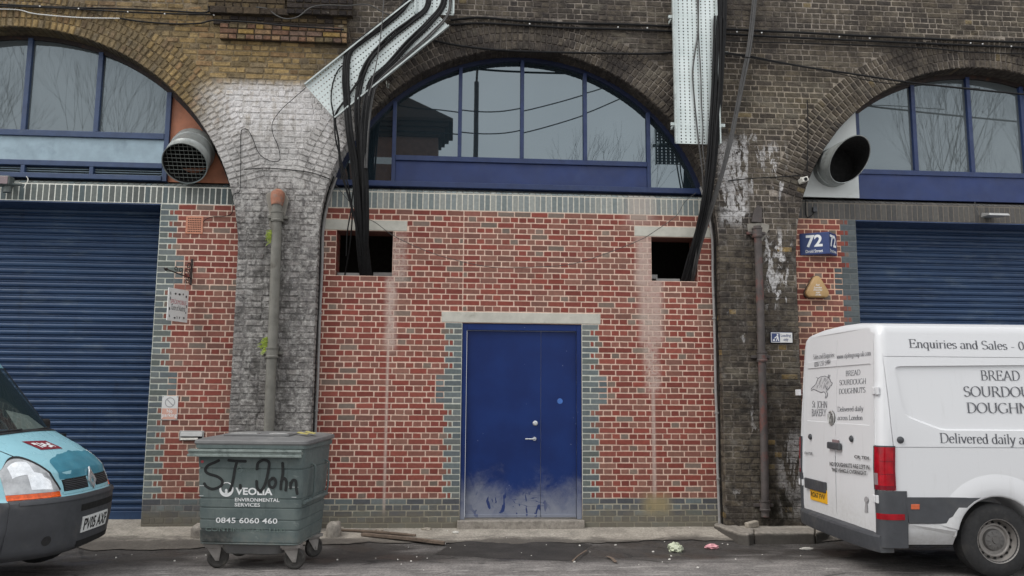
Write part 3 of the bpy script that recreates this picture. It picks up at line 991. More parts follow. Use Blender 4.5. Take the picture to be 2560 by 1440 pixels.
def segment(mb, xe, dr, length, row, holes, quoin=True, flip=False, tone='', bluepal=BLUE):
    isH = (row % 2 == 0) != flip
    block = row in (16, 17, 18, 19, 20, 36, 37, 38, 39, 40)
    base = row < 0
    lst = []
    if quoin:
        if not isH: lst = [(0.225, 1)] + ([(0.1125, 1), (0.1125, 0)] if block else [])
        else: lst = [(0.1125, 1)] + ([(0.225, 1)] if block else []) + [(0.0563, 0)]
    elif isH: lst = [(0.0563, 0)]
    s = sum(a for a, _ in lst)
    while s < length:
        wd = 0.1125 if isH else 0.225
        lst.append((wd, 0)); s += wd
    p = 0.0
    z0, z1 = row * CRS + 0.0062, (row + 1) * CRS - 0.0062
    for wd, bl in lst:
        a, b = p + 0.006, min(p + wd, length + 0.1) - 0.006
        p += wd
        u0, u1 = (xe + a, xe + b) if dr > 0 else (xe - b, xe - a)
        parts = [(u0, u1)]
        for hx0, hx1, hz0, hz1 in holes:
            if z1 > hz0 + 0.01 and z0 < hz1 - 0.01:
                np_ = []
                for s0, s1 in parts:
                    if s1 <= hx0 or s0 >= hx1: np_.append((s0, s1))
                    else:
                        if s0 < hx0 - 0.02: np_.append((s0, hx0 - 0.004))
                        if s1 > hx1 + 0.02: np_.append((hx1 + 0.004, s1))
                parts = np_
        for s0, s1 in parts:
            if s1 - s0 < 0.015: continue
            if bl or base:
                c = random.choice(BLUEDK if (base and random.random() < 0.6) else bluepal)
                k = random.uniform(0.9, 1.1); c = tuple(q * k for q in c)
            else: c = redcol(isH, tone)
            brick(mb, wallf, s0, s1, z0 + random.uniform(-0.0015, 0.0015), z1 + random.uniform(-0.0015, 0.0015), 0.003 + random.uniform(-0.001, 0.0015), c, c=0.002, jit=0.0024)

def mortar_sheet(mb, xs, zs, holes, depth, colfn):
    xs = sorted(set(xs)); zs = sorted(set(zs))
    for i in range(len(xs) - 1):
        for j in range(len(zs) - 1):
            xm, zm = (xs[i] + xs[i + 1]) / 2, (zs[j] + zs[j + 1]) / 2
            if any(h[0] < xm < h[1] and h[2] < zm < h[3] for h in holes): continue
            mb.add([wallf(xs[i], zs[j], 0), wallf(xs[i + 1], zs[j], 0), wallf(xs[i + 1], zs[j + 1], 0), wallf(xs[i], zs[j + 1], 0)], [(0, 1, 2, 3)], colfn(xm, zm))
    for a, b, c, d in holes:
        y0, y1 = 0.006, depth
        q = [(a, c), (b, c), (b, d), (a, d)]
        for k in range(4):
            (xa, za), (xb, zb) = q[k], q[(k + 1) % 4]
            mb.add([(xa, y0, za), (xb, y0, zb), (xb, y1, zb), (xa, y1, za)], [(3, 2, 1, 0)], lin((120, 84, 76)))

def soldiers(mb, x0, x1, pal, mcol, var=0.1):
    n = int((x1 - x0) / CRS)
    mb.box(x0, x1, 0.002, 0.2, 3.752, 3.985, mcol)
    for i in range(n):
        a = x0 + i * CRS + 0.006; b = a + CRS - 0.012
        c = random.choice(pal); k = random.uniform(1 - var, 1 + var); c = tuple(q * k for q in c)
        brick(mb, wallf, a, b, 3.760, 3.972, 0.005 + random.uniform(-0.001, 0.001), c, c=0.0025, jit=0.001)
        k = random.uniform(1 - var, 1 + var)
        c2 = tuple(min(1, q * k * 1.05) for q in c)  # sloped row lightened in its colour for the sky light it catches
        y0, y1 = -0.001, 0.050
        mb.hull8([(a, y0, 3.988), (b, y0, 3.988), (b, 0.14, 3.988), (a, 0.14, 3.988), (a, y0 + 0.012, 4.005), (b, y0 + 0.012, 4.005), (b, y1 + 0.08, 4.062), (a, y1 + 0.08, 4.062)], c2)
    mb.add([(x0, 0.003, 3.986), (x1, 0.003, 3.986), (x1, 0.004 + 0.13, 4.058), (x0, 0.004 + 0.13, 4.058)], [(0, 1, 2, 3)], mcol)

MORT = lin((212, 184, 167)); MORTB = lin((190, 192, 182)); MORTG = lin((166, 161, 146))

# ---- middle bay
DW = 1.578
wall_mid = thing("arch_infill_wall", "red brick infill wall under the middle arch with a blue double door and two square holes", "wall", (0.77, 0.0, -0.4), 0, "brick walls filling the viaduct arches")
NL = (-1.668, -0.932, 2.85, 3.45); NR = (2.531, 3.163, 2.85, 3.45)
LINT = [(-2.0, -0.75, 3.45, 3.60), (2.303, 3.55, 3.45, 3.60), (-0.272, 1.828, 2.25, 2.40)]
DOOR = (0.0, DW, -0.42, 2.25)
mb = MB()
holes = [NL, NR, DOOR] + LINT
for row in range(-6, 50):
    if row < 30:
        segment(mb, 0.0, -1, 2.2, row, [NL] + LINT)
        segment(mb, DW, 1, 2.15, row, [NR] + LINT)
    else:
        segment(mb, 0.0, -1, 2.2, row, [NL] + LINT, quoin=False, tone='brown' if row > 38 else '')
        segment(mb, 0.0, 1, 3.75, row, [NR] + LINT, quoin=False, tone='brown' if row > 38 else '')
def mc(x, z):
    if z < 0: return MORTG
    if -0.225 < x < 0 or DW < x < DW + 0.225: return MORTB if z < 2.25 else MORT
    return MORT
mortar_sheet(mb, [-2.25, NL[0], NL[1], -0.225, 0, DW, DW + 0.225, NR[0], NR[1], 3.8], [-0.46, 0.0, 2.25, 2.85, 3.45, 3.755], [NL, NR, DOOR], 0.36, mc)
# brick returns of the right-hand hole
for row in range(38, 46):
    fr = lambda u, v, d: Vector((NR[1] - d, u, v))
    for u0, u1 in (((0.012, 0.11), (0.12, 0.33)) if row % 2 else ((0.012, 0.22), (0.23, 0.33))):
        brick(mb, fr, u0, u1, row * CRS + 0.005, (row + 1) * CRS - 0.005, 0.005, redcol(True, ''), c=0.002)
    fl = lambda u, v, d: Vector((NL[0] + d, u, v))
    for u0, u1 in (((0.012, 0.11), (0.12, 0.33)) if row % 2 else ((0.012, 0.22), (0.23, 0.33))):
        brick(mb, fl, u0, u1, row * CRS + 0.005, (row + 1) * CRS - 0.005, 0.005, redcol(True, ''), c=0.002)
mb.build("brickwork", MAT['red'], wall_mid)
mb = MB()
soldiers(mb, -2.2, 3.75, [lin(c) for c in ((136, 141, 139), (124, 131, 131), (142, 145, 141), (116, 124, 124))], lin((204, 200, 188)), 0.08)
mb.build("soldier_course", MAT['red'], wall_mid)
for a, b, c, d in LINT:
    mb = MB()
    mb.box(a, b, -0.004, 0.2, c + 0.006, d - 0.006)
    mb.build("lintel", MAT['concrete_lintel'], wall_mid, bevel=0.006)
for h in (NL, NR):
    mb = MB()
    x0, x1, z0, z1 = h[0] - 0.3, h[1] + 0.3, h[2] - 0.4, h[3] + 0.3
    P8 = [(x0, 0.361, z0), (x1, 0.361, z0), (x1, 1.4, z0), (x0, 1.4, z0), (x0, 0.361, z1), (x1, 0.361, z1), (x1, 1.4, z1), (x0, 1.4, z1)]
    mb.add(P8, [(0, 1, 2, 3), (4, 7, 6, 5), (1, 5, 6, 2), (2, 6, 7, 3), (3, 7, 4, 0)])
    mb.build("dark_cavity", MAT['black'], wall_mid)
mb = MB(); mb.box(-1.2, -0.95, 0.25, 0.34, 2.885, 2.935); mb.box(-1.655, -1.36, 0.1, 0.3, 2.853, 2.90); mb.build("metal_ledge", MAT['conduit'], wall_mid, bevel=0.004)
mb = MB(); mb.box(2.54, 2.66, 0.2, 0.33, 2.905, 2.965); mb.box(2.62, 2.95, 0.12, 0.3, 2.855, 2.90); mb.build("metal_ledge", MAT['conduit'], wall_mid, bevel=0.004)
mb = MB(); mb.box(-0.03, DW + 0.02, -0.07, 0.22, -0.5, -0.268); mb.build("door_step", MAT['granite'], wall_mid, bevel=0.012)

# double door
mb = MB()
FW = 0.062
mb.box(0.002, FW, 0.02, 0.16, -0.266, 2.243)
mb.box(DW - FW, DW - 0.002, 0.02, 0.16, -0.266, 2.243)
mb.box(FW + 0.001, DW - FW - 0.001, 0.02, 0.16, 2.243 - 0.085, 2.2425)
door = mb.build("double_door", MAT['door'], wall_mid, bevel=0.004)
XS = at(1352, 1050, 0.07).x
for a, b in ((FW + 0.004, XS - 0.002), (XS + 0.002, DW - FW - 0.004)):
    mb = MB(); mb.box(a, b, 0.07, 0.12, -0.25, 2.154); mb.build("door_leaf", MAT['door'], door, bevel=0.003)
    mb = MB(); mb.box(a + 0.002, b - 0.002, 0.05, 0.0695, -0.245, -0.205); mb.build("weather_bar", MAT['door'], door, bevel=0.004)
p = at(1336, 1097, 0.07)
mb = MB()
mb.lathe([(0, -0.012), (0.024, -0.012), (0.026, -0.004), (0.026, 0)], (p.x, 0.07, p.z), (0, 1, 0), 20)
mb.tube(curve([(p.x, 0.06, p.z), (p.x, 0.025, p.z), (p.x - 0.02, 0.012, p.z), (p.x - 0.125, 0.012, p.z)], 5), 0.010, 8)
mb.build("door_handle", MAT['chrome'], door, smooth=True)
p = at(1338, 1058, 0.07)
mb = MB(); mb.lathe([(0, -0.03), (0.018, -0.03), (0.02, -0.014), (0.032, -0.01), (0.034, 0)], (p.x, 0.07, p.z), (0, 1, 0), 20)
mb.build("door_lock", MAT['chrome'], door, smooth=True)
p = at(1400, 1003, 0.07)
mb = MB(); mb.lathe([(0, -0.003), (0.034, -0.003), (0.037, 0)], (p.x, 0.07, p.z), (0, 1, 0), 24)
g = plain("blue_fire_door_disc", (58, 104, 176), 0.4, bump=0)
mb.build("fire_door_disc", g, door)

# ---- left bay
wall_left = thing("arch_infill_wall", "brick infill wall with grey quoins and a wide blue roller shutter, beside the turquoise van", "wall", (-5.2, 0.0, -0.4), 0, "brick walls filling the viaduct arches")
SX = -3.936
mb = MB()
for row in range(-6, 50): segment(mb, SX, 1, 1.4, row, [], tone='brown')
mortar_sheet(mb, [SX, SX + 0.225, -2.5], [-0.46, 0.0, 3.755], [], 0.4, lambda x, z: (lin((128, 126, 124)) if z < 0 else (MORTB if x < SX + 0.225 else MORT)))
mb.add([(SX, 0.006, -0.46), (SX, 0.5, -0.46), (SX, 0.5, 3.755), (SX, 0.006, 3.755)], [(3, 2, 1, 0)], BLUE[0])
mb.build("brickwork", MAT['red'], wall_left)
mb = MB()
soldiers(mb, -8.8, -2.55, [lin(c) for c in ((98, 104, 102), (92, 96, 94), (104, 108, 105), (90, 100, 102))], lin((222, 221, 212)), 0.1)
mb.build("soldier_course", MAT['red'], wall_left)
mb = MB(); mb.box(-8.8, SX + 0.02, 0.006, 0.2, 3.735, 3.7515); mb.box(-8.8, SX, 0.2, 0.6, 3.735, 3.95); mb.build("steel_lintel", MAT['greyframe'], wall_left)

def shutter(x0, x1, parent):
    mb = MB()
    z0, z1, pt = -0.285, 3.9, 0.0905
    n = int((z1 - z0) / pt)
    prof = ((0.0, 0.016), (0.06, 0.002), (0.2, -0.010), (0.45, -0.0155), (0.62, -0.010), (0.70, 0.004), (0.74, 0.012), (0.80, 0.002), (0.88, 0.002), (0.94, 0.016))
    zz = [(z0 + 0.075 + (i + a) * pt, 0.44 + b) for i in range(n) for a, b in prof]
    vs, fs = [], []
    NX = 40
    for q, (z, y) in enumerate(zz):
        sl = q // len(prof)
        for i in range(NX + 1):
            x = lerp(x0, x1, i / NX)
            # the slats are a little bowed, knocked and out of line
            dy = 0.005 * fbm(x, sl * 0.8, 1.0, 0.8, 3) + 0.006 * fbm(x, z, 4.0, 0.6, 2)
            dz = 0.003 * fbm(x, sl * 1.7, 9.0, 0.5, 2)
            vs.append((x, y + dy, z + dz))
    for i in range(len(zz) - 1):
        for k in range(NX):
            a = i * (NX + 1) + k
            fs.append((a, a + 1, a + NX + 2, a + NX + 1))
    mb.add(vs, fs)
    s = mb.build("roller_shutter", MAT['shutter'], parent)
    mb = MB(); mb.box(x0, x1, 0.41, 0.47, z0 - 0.03, z0 + 0.085); mb.build("bottom_rail", MAT['shutter'], s, bevel=0.006)
shutter(-8.8, SX + 0.05, wall_left)

# ---- right bay
wall_right = thing("arch_infill_wall", "brick infill wall with dark grey lintel course and blue roller shutter, behind the white van", "wall", (6.6, 0.0, -0.4), 0, "brick walls filling the viaduct arches")
SR = 5.402
mb = MB()
BL2 = [lin(c) for c in ((86, 92, 96), (80, 86, 88), (90, 96, 98))]
for row in range(-6, 50): segment(mb, SR, -1, 1.35, row, [], flip=True, bluepal=BL2, tone='' if row > 38 else 'brown')
mortar_sheet(mb, [4.0, SR - 0.225, SR], [-0.46, 0.0, 3.755], [], 0.4, lambda x, z: (MORTG if z < 0 else (lin((104, 108, 108)) if x > SR - 0.225 else lin((214, 176, 152)))))
mb.add([(SR, 0.006, -0.46), (SR, 0.5, -0.46), (SR, 0.5, 3.755), (SR, 0.006, 3.755)], [(0, 1, 2, 3)], BLUE[0])
mb.build("brickwork", MAT['red'], wall_right)
mb = MB()
soldiers(mb, 4.05, 10.0, [lin(c) for c in ((84, 82, 80), (78, 77, 76), (88, 86, 83))], lin((112, 106, 98)), 0.07)
mb.build("soldier_course", MAT['red'], wall_right)
mb = MB(); mb.box(SR - 0.02, 10.0, 0.006, 0.2, 3.735, 3.7515); mb.box(SR, 10.0, 0.2, 0.6, 3.735, 3.95); mb.build("steel_lintel", MAT['greyframe'], wall_right)
shutter(SR - 0.05, 10.0, wall_right)

# ------------------------------------------------------------------ arched windows
def arch_poly(k, xa, xb, zlow, dr):
    """outline between x limits, above zlow and inside the arch reduced by dr"""
    cx, cz, r = ARCH[k]
    r -= dr
    def top(x):
        q = r * r - (x - cx) ** 2
        return cz + math.sqrt(q) if q > 0 else -1
    n = 24
    pts = []
    for i in range(n + 1):
        x = lerp(xb, xa, i / n)
        t = top(x)
        if t > zlow + 0.005: pts.append((x, t))
    if not pts: return None
    if top(xa) <= zlow + 0.005:
        e = cx - math.sqrt(r * r - (zlow - cz) ** 2)
        pts.append((e, zlow))
        lo = [(pts[0][0], zlow)]
        return [(e, zlow), (xb, zlow)] + pts[:-1]
    if top(xb) <= zlow + 0.005:
        e = cx + math.sqrt(r * r - (zlow - cz) ** 2)
        return [(xa, zlow), (e, zlow)] + pts
    return [(xa, zlow), (xb, zlow)] + pts

def yplane(u, v, d): return Vector((u, d, v))

def window(k, parent, mulls, zsill, ztr, full, mat, glass, archmat, x_lo=None, x_hi=None, mw=0.05, pieces=None):
    cx, cz, r = ARCH[k]
    mb = MB()
    e = math.asin((4.06 - cz) / r)
    mb.lathe([(r + 0.02, 0.05), (r - 0.06, 0.05), (r - 0.06, 0.14)], (cx, 0, cz), (0, 1, 0), 64, e + 0.001, math.pi - e - 0.001, ref=(-1, 0, 0))
    f = mb.build("window_frame", archmat, parent)
    mb = MB()
    for i, x in enumerate(mulls):
        zb = zsill if x in full else ztr[1]
        q = (r - 0.06) ** 2 - (x - cx) ** 2
        if q <= 0: continue
        mb.box(x - mw / 2, x + mw / 2, 0.035, 0.13, zb, cz + math.sqrt(q) - 0.001 + 0.02)
    mb.build("mullion_grid", mat, f, bevel=0.004)
    return f

def pane(k, f, xa, xb, zl, mat, dr=0.062, name="window_pane"):
    pl = arch_poly(k, xa, xb, zl, dr)
    if not pl or len(pl) < 3: return
    mb = MB()
    mb.prism(pl, 0.085, 0.097, yplane)
    # no two panes sit in exactly the same plane
    ta, tb_ = random.uniform(-0.003, 0.003), random.uniform(-0.004, 0.004)
    xm_, zm_ = (xa + xb) / 2, zl + 0.5
    if name == 'window_pane': mb.v = [(x, y + ta * (x - xm_) + tb_ * (z - zm_), z) for x, y, z in mb.v]
    o = mb.build(name, mat, f)
    return o

# middle window
M = [-0.955, -0.073, 0.775, 1.645, 2.526]
f = window(1, wall_mid, M, 4.14, (4.43, 4.503), (M[0], M[-1]), MAT['blueframe'], None, MAT['shadedframe'])
mb = MB(); mb.box(M[0] + 0.026, M[-1] - 0.026, 0.03, 0.14, 4.432, 4.502); mb.build("transom", MAT['blueframe'], f, bevel=0.005)
mb = MB(); mb.box(-1.72, 3.25, 0.005, 0.15, 4.064, 4.139); mb.build("window_sill", MAT['blueframe'], f, bevel=0.006)
mb = MB(); mb.box(M[0] + 0.027, M[-1] - 0.027, 0.06, 0.1, 4.141, 4.4305); mb.build("solid_panel", MAT['bluepanel'], f)
for i in range(4): pane(1, f, M[i] + 0.026, M[i + 1] - 0.026, 4.504, MAT['glass'])
pane(1, f, -1.9, M[0] - 0.026, 4.141, MAT['glass'])
pane(1, f, M[-1] + 0.026, 3.4, 4.141, MAT['glass'])
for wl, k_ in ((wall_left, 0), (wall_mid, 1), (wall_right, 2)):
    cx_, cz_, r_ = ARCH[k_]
    mb = MB(); mb.box(cx_ - r_ - 0.1, cx_ + r_ + 0.1, 0.30, 0.33, 3.99, cz_ + r_ + 0.1); mb.build("dark_backing", MAT['black'], wl)  # black sheet added behind each window: stands for interior darkness, blocks sky in gaps
# left window
M = [-7.62, -6.675, -5.76, -4.846, -3.932]
f = window(0, wall_left, M, 4.06, (4.62, 4.705), (M[-1], M[0]), MAT['greyframe'], None, MAT['iron'], mw=0.062)
mb = MB(); mb.box(M[0] + 0.032, M[-1] - 0.032, 0.03, 0.14, 4.625, 4.704); mb.build("transom", MAT['greyframe'], f, bevel=0.005)
mb = MB(); mb.box(M[0] + 0.033, M[-1] - 0.033, 0.07, 0.11, 4.301, 4.6245); mb.build("solid_panel", MAT['steelpanel'], f)
mb = MB(); mb.box(M[0] + 0.032, M[-1] - 0.032, 0.03, 0.14, 4.232, 4.3); mb.box(M[0] + 0.032, M[-1] - 0.032, 0.02, 0.14, 4.064, 4.128)
for x in (-6.2, -5.72, -4.86): mb.box(x - 0.025, x + 0.025, 0.032, 0.12, 4.1285, 4.2315)
mb.build("louvre_frame", MAT['greyframe'], f, bevel=0.004)
mb = MB()
for z in (4.135, 4.165, 4.195):
    mb.hull8([(M[0], 0.075, z), (M[-1] - 0.035, 0.075, z), (M[-1] - 0.035, 0.125, z + 0.03), (M[0], 0.125, z + 0.03), (M[0], 0.075, z + 0.004), (M[-1] - 0.035, 0.075, z + 0.004), (M[-1] - 0.035, 0.125, z + 0.034), (M[0], 0.125, z + 0.034)])
mb.build("louvre_blades", MAT['steelpanel'], f)
for i in range(4): pane(0, f, M[i] + 0.032, M[i + 1] - 0.032, 4.706, MAT['glassdull'])
pane(0, f, -8.7, M[0] - 0.032, 4.064, MAT['glassdull'])
pane(0, f, M[-1] + 0.032, -2.9, 4.064, MAT['ply'], 0.062, "plywood_panel")
# right window
M = [5.515, 6.354, 7.185, 7.985, 8.8]
f = window(2, wall_right, M, 4.06, (4.415, 4.487), (), MAT['blueframe'], None, MAT['iron'], mw=0.058)
mb = MB(); mb.box(5.488, 9.6, 0.03, 0.14, 4.416, 4.486); mb.build("transom", MAT['blueframe'], f, bevel=0.005)
mb = MB(); mb.box(5.488, 9.6, 0.05, 0.1, 4.066, 4.4155); mb.build("solid_panel", MAT['bluepanel'], f)
XM = [5.487, 6.325, 6.383, 7.156, 7.214, 7.956, 8.014, 8.77]
for i in range(0, 8, 2): pane(2, f, XM[i], XM[i + 1], 4.487, MAT['glassdull'])
pl = arch_poly(2, 4.42, 5.485, 4.066, 0.0)
mb = MB(); mb.prism(pl, 0.02, 0.05, yplane); mb.build("white_duct_panel", MAT['whiteboard'], f)

# ================================================================== GROUND
def prof(y):
    P = [(-60, -0.40), (-9, -0.38), (-5, -0.36), (-3.2, -0.365), (-2.3, -0.405), (-1.3, -0.452), (-0.85, -0.462), (-0.55, -0.435), (0.0, -0.375), (0.6, -0.33)]
    for i in range(len(P) - 1):
        if P[i][0] <= y <= P[i + 1][0]:
            return lerp(P[i][1], P[i + 1][1], (y - P[i][0]) / (P[i + 1][0] - P[i][0]))
    return P[-1][1] if y > 0 else P[0][1]

def gz(x, y):
    n = 0.006 * fbm(x, y, 0, 1.2, 3)
    z = prof(y) + n
    if x < -2.4 and y > -0.6: z += 0.03 * sstep(-2.4, -3.2, x)
    return z

def sheet(name, x0, x1, ys, nx, mat, dz, kind='structure', edge=None):
    mb = MB()
    vs, fs = [], []
    for y in ys:
        for i in range(nx + 1):
            x = lerp(x0, x1, i / nx)
            yy = y
            if edge and y == ys[0]: yy = y + edge(x)
            vs.append((x, yy, gz(x, yy) + dz))
    for j in range(len(ys) - 1):
        for i in range(nx):
            a = j * (nx + 1) + i
            fs.append((a, a + 1, a + nx + 2, a + nx + 1))
    mb.add(vs, fs)
    o = mb.build(name, mat, None, smooth=True)
    return tag(o, None, None, None, kind)
sheet("road", -80, 80, [-80, -40, -12, -9, -6, -5, -4, -3.6, -3.2, -2.8, -2.5, -2.2, -1.9, -1.6, -1.3, -1.1, -0.95, -0.8, -0.65, -0.5, -0.3, 0.0, 0.7], 640, MAT['road'], 0.0)
sheet("pavement", -9, 11, [-0.62, -0.55, -0.45, -0.3, -0.15, 0.0, 0.25, 0.6], 260, MAT['pave'], 0.012, edge=lambda x: 0.14 * fbm(x, 0.3, 0, 2.2, 5) - 0.03 - 0.25 * math.exp(-((x + 3.6) / 0.9) ** 2))

def onground(px, py, dz=0.0):
    d = ray(px, py)
    z = -0.42
    for _ in range(12):
        p = CAM + d * ((z - CAM.z) / d.z)
        z = gz(p.x, p.y) + dz
    return Vector((p.x, p.y, z))

# darker reinstatement patch in front of the door
P = [onground(a, b) for a, b in ((1086, 1386), (1140, 1343), (1160, 1337), (1270, 1342), (1400, 1352), (1480, 1362), (1462, 1375), (1434, 1403), (1330, 1400), (1200, 1394))]
mb = MB()
c = sum(P, Vector()) / len(P)
rings = [1.0, 0.75, 0.5, 0.25]
vs, fs = [], []
PP = []
for i in range(len(P)):
    a, b = P[i], P[(i + 1) % len(P)]
    for k in range(6):
        q = a.lerp(b, k / 6); q = q + Vector((fbm(q.x, q.y, 1, 6) * 0.02, fbm(q.x, q.y, 5, 6) * 0.02, 0)); PP.append(q)
for s in rings:
    for q in PP:
        t = c.lerp(q, s); vs.append((t.x, t.y, gz(t.x, t.y) + (0.011 if s < 1 else 0.002)))
n = len(PP)
for j in range(len(rings) - 1):
    for i in range(n): fs.append((j * n + i, j * n + (i + 1) % n, (j + 1) * n + (i + 1) % n, (j + 1) * n + i))
vs.append((c.x, c.y, gz(c.x, c.y) + 0.011)); m = len(vs) - 1
for i in range(n): fs.append(((len(rings) - 1) * n + i, (len(rings) - 1) * n + (i + 1) % n, m))
mb.add(vs, fs)
tag(mb.build("tarmac_patch", MAT['patch'], None, smooth=True), kind='structure')

# worn kerb island at the right pier's foot: three granite stones round an asphalt infill
isl = thing("kerb_island", "raised pavement end with worn granite kerbstones at the foot of the right pier", "kerb", (3.9, -0.5, -0.45))
def kstone(pts, name="kerb_stone", mat='granite', z1=-0.315, zb=-0.5):
    mb = MB()
    mb.prism([(p[0], p[1]) for p in pts], zb, z1, lambda u, v, d: Vector((u, v, d + 0.006 * fbm(u, v, 2, 3))))
    return mb.build(name, MAT[mat], isl, bevel=0.016, seg=3)
def gp(px, py, z=-0.315):
    d = ray(px, py); return CAM + d * ((z - CAM.z) / d.z)
k = [gp(*q) for q in ((1785, 1309), (1808, 1318), (1845, 1331), (1872, 1334), (1884, 1331), (1884, 1320), (1862, 1320), (1838, 1312), (1815, 1303), (1800, 1299))]
kstone([(p.x, p.y) for p in k[::-1]][::-1])
k = [gp(*q) for q in ((1886, 1331), (2036, 1331), (2036, 1320), (1886, 1320))]
kstone([(p.x, p.y) for p in k])
k = [gp(*q) for q in ((2039, 1331), (2068, 1325), (2076, 1316), (2064, 1309), (2046, 1314), (2039, 1320))]
kstone([(p.x, p.y) for p in k])
k = [gp(*q) for q in ((1817, 1303), (1840, 1311), (1864, 1319), (2038, 1319), (2044, 1313), (2062, 1308), (2040, 1294), (1812, 1296))]
kstone([(p.x, p.y) for p in k], "island_surface", 'pave', -0.325)

# guard stones half hidden by the wheelie bin
def boulder(name, c, s, mat, label, cat, seed, group=None):
    bm = bmesh.new()
    bmesh.ops.create_icosphere(bm, subdivisions=3, radius=1)
    for v in bm.verts:
        q = v.co.copy()
        q = Vector([math.copysign(abs(t) ** 0.55, t) for t in q])
        q *= 1 + 0.16 * noise.noise(q * 1.7 + Vector((seed, 0, 0)))
        v.co = Vector((q.x * s[0], q.y * s[1], q.z * s[2]))
    mb = MB(); mb.add([v.co + Vector(c) for v in bm.verts], [tuple(v.index for v in f.verts) for f in bm.faces])
    bm.free()
    return tag(mb.build(name, mat, None, smooth=True, angle=60), label, cat, group)
p = at(834, 1308, -0.32)
boulder("guard_stone", (p.x, -0.32, -0.36), (0.09, 0.1, 0.13), MAT['granite'], "low worn guard stone poking out to the right of the grey bin", "stone", 3.1)
p = at(492, 1320, -0.45)
boulder("guard_stone", (p.x + 0.06, -0.4, -0.36), (0.13, 0.12, 0.12), MAT['granite'], "low guard stone half hidden behind the bin's left side", "stone", 7.7)
p = onground(1881, 1300); 
mb = MB(); mb.box(-0.085, 0.085, -0.04, 0.04, 0, 0.075, M=Matrix.Translation((at(1884, 1290, -0.4).x, -0.34, -0.322)) @ Matrix.Rotation(R(18), 4, 'Z') @ Matrix.Rotation(R(-9), 4, 'Y'))
tag(mb.build("broken_brick", MAT['rubble'], None, bevel=0.012), "dusty broken brick lying on the kerb island below the right downpipe", "brick")

# ================================================================== DUCTS
def ell_cut(name, base, axis, rad, ln, slope, label, mesh):
    """pipe whose free end is cut at a slant"""
    ax = Vector(axis).normalized()
    t = thing(name, label, "duct", base)
    e1 = Vector((0, 0, 1)) - ax * ax.z; e1.normalize(); e2 = ax.cross(e1)
    n = 40
    def ringp(rr, h, sl):
        return [Vector(base) + ax * (h + sl * math.cos(2 * math.pi * k / n)) + (e1 * math.cos(2 * math.pi * k / n) + e2 * math.sin(2 * math.pi * k / n)) * rr for k in range(n)]
    rows = [(rad, -0.05, 0), (rad, 0.06, 0), (rad * 1.025, 0.065, 0), (rad * 1.025, 0.085, 0), (rad, 0.09, 0), (rad, ln * 0.62, slope * 0.55), (rad * 1.02, ln * 0.64, slope * 0.57), (rad * 1.02, ln * 0.68, slope * 0.6), (rad, ln * 0.70, slope * 0.62), (rad, ln, slope), (rad * 1.02, ln + 0.004, slope), (rad * 1.015, ln + 0.014, slope), (rad * 0.975, ln + 0.012, slope), (rad * 0.97, 0.0, 0)]
    vs = []
    for q in rows: vs += ringp(*q)
    fs = []
    for i in range(len(rows) - 1):
        for k in range(n): fs.append((i * n + k, i * n + (k + 1) % n, (i + 1) * n + (k + 1) % n, (i + 1) * n + k))
    mb = MB(); mb.add(vs, fs); mb.build("duct_tube", MAT['zinc'], t, smooth=True)
    mb = MB(); q = ringp(rad * 0.968, ln * 0.25, 0); mb.add(q, [tuple(range(n))]); mb.add(ringp(rad * 0.968, ln * 0.25, 0) + ringp(rad * 0.968, ln + 0.004, slope), [(k, (k + 1) % n, n + (k + 1) % n, n + k) for k in range(n)]); mb.build("dark_throat", MAT['black'], t)
    if mesh:
        mb = MB()
        C = Vector(base) + ax * (ln - 0.03)
        m = 10
        for i in range(1, m):
            s = -1 + 2 * i / m
            hw = math.sqrt(1 - s * s) * rad * 0.96
            for d1, d2 in ((e1, e2), (e2, e1)):
                A = C + d1 * (s * rad * 0.96)
                f = lambda v: v + ax * (slope * ((v - C).dot(e1) / rad))
                mb.tube([f(A - d2 * hw), f(A), f(A + d2 * hw)], 0.0035, 5, caps=False)
        mb.build("wire_grille", MAT['wire'], t)
    return t
c = at(482, 372, 0.0)
ell_cut("duct_cowl", (c.x, 0.03, c.z), (0.02, -0.74, -0.62), 0.277, 0.44, 0.0, "short galvanised duct with wire grille, poking down from the plywood panel", True)
c = at(2079, 421, 0.0)
ell_cut("duct_cowl", (c.x, 0.0, c.z), (0.06, -1.0, -0.02), 0.262, 0.46, 0.24, "galvanised duct with slanted dark mouth and no grille, on the white panel", False)

# ================================================================== DOWNPIPES, CONDUITS
def downpipe(px, rad, mat, label, collars, Y):
    b = at(*px[-1], Y)
    t = thing("downpipe", label, "pipe", (b.x, Y, b.z))
    mb = MB()
    P = [at(x, y, Y) for x, y in px]
    mb.tube(curve(P, 6), rad, 18)
    mb.build("pipe", mat, t, smooth=True)
    for x, y in collars:
        q = at(x, y, Y)
        mb = MB()
        d = (P[1] - P[0]).normalized()
        mb.lathe([(rad, -0.075), (rad + 0.016, -0.075), (rad + 0.02, -0.055), (rad + 0.012, -0.045), (rad + 0.012, 0.03), (rad + 0.02, 0.04), (rad + 0.02, 0.055), (rad, 0.055)], q, -d, 18)
        mb.build("socket_collar", mat, t, smooth=True)
        mb = MB(); mb.box(q.x - 0.125, q.x + 0.125, Y + 0.02, YF, q.z - 0.03, q.z + 0.01); mb.build("fixing_lug", mat, t, bevel=0.006)
    return t
YP = YF - 0.075
dl = downpipe([(693, 500), (690, 620), (684, 800), (679, 900), (674, 1030), (670, 1130), (667, 1230), (665, 1300)], 0.062, MAT['pipe_left'], "grey painted downpipe on the whitewashed left pier, with ferns growing from it", [(693, 540), (680, 880)], YP)
a = at(693, 492, YP - 0.01)
mb = MB()
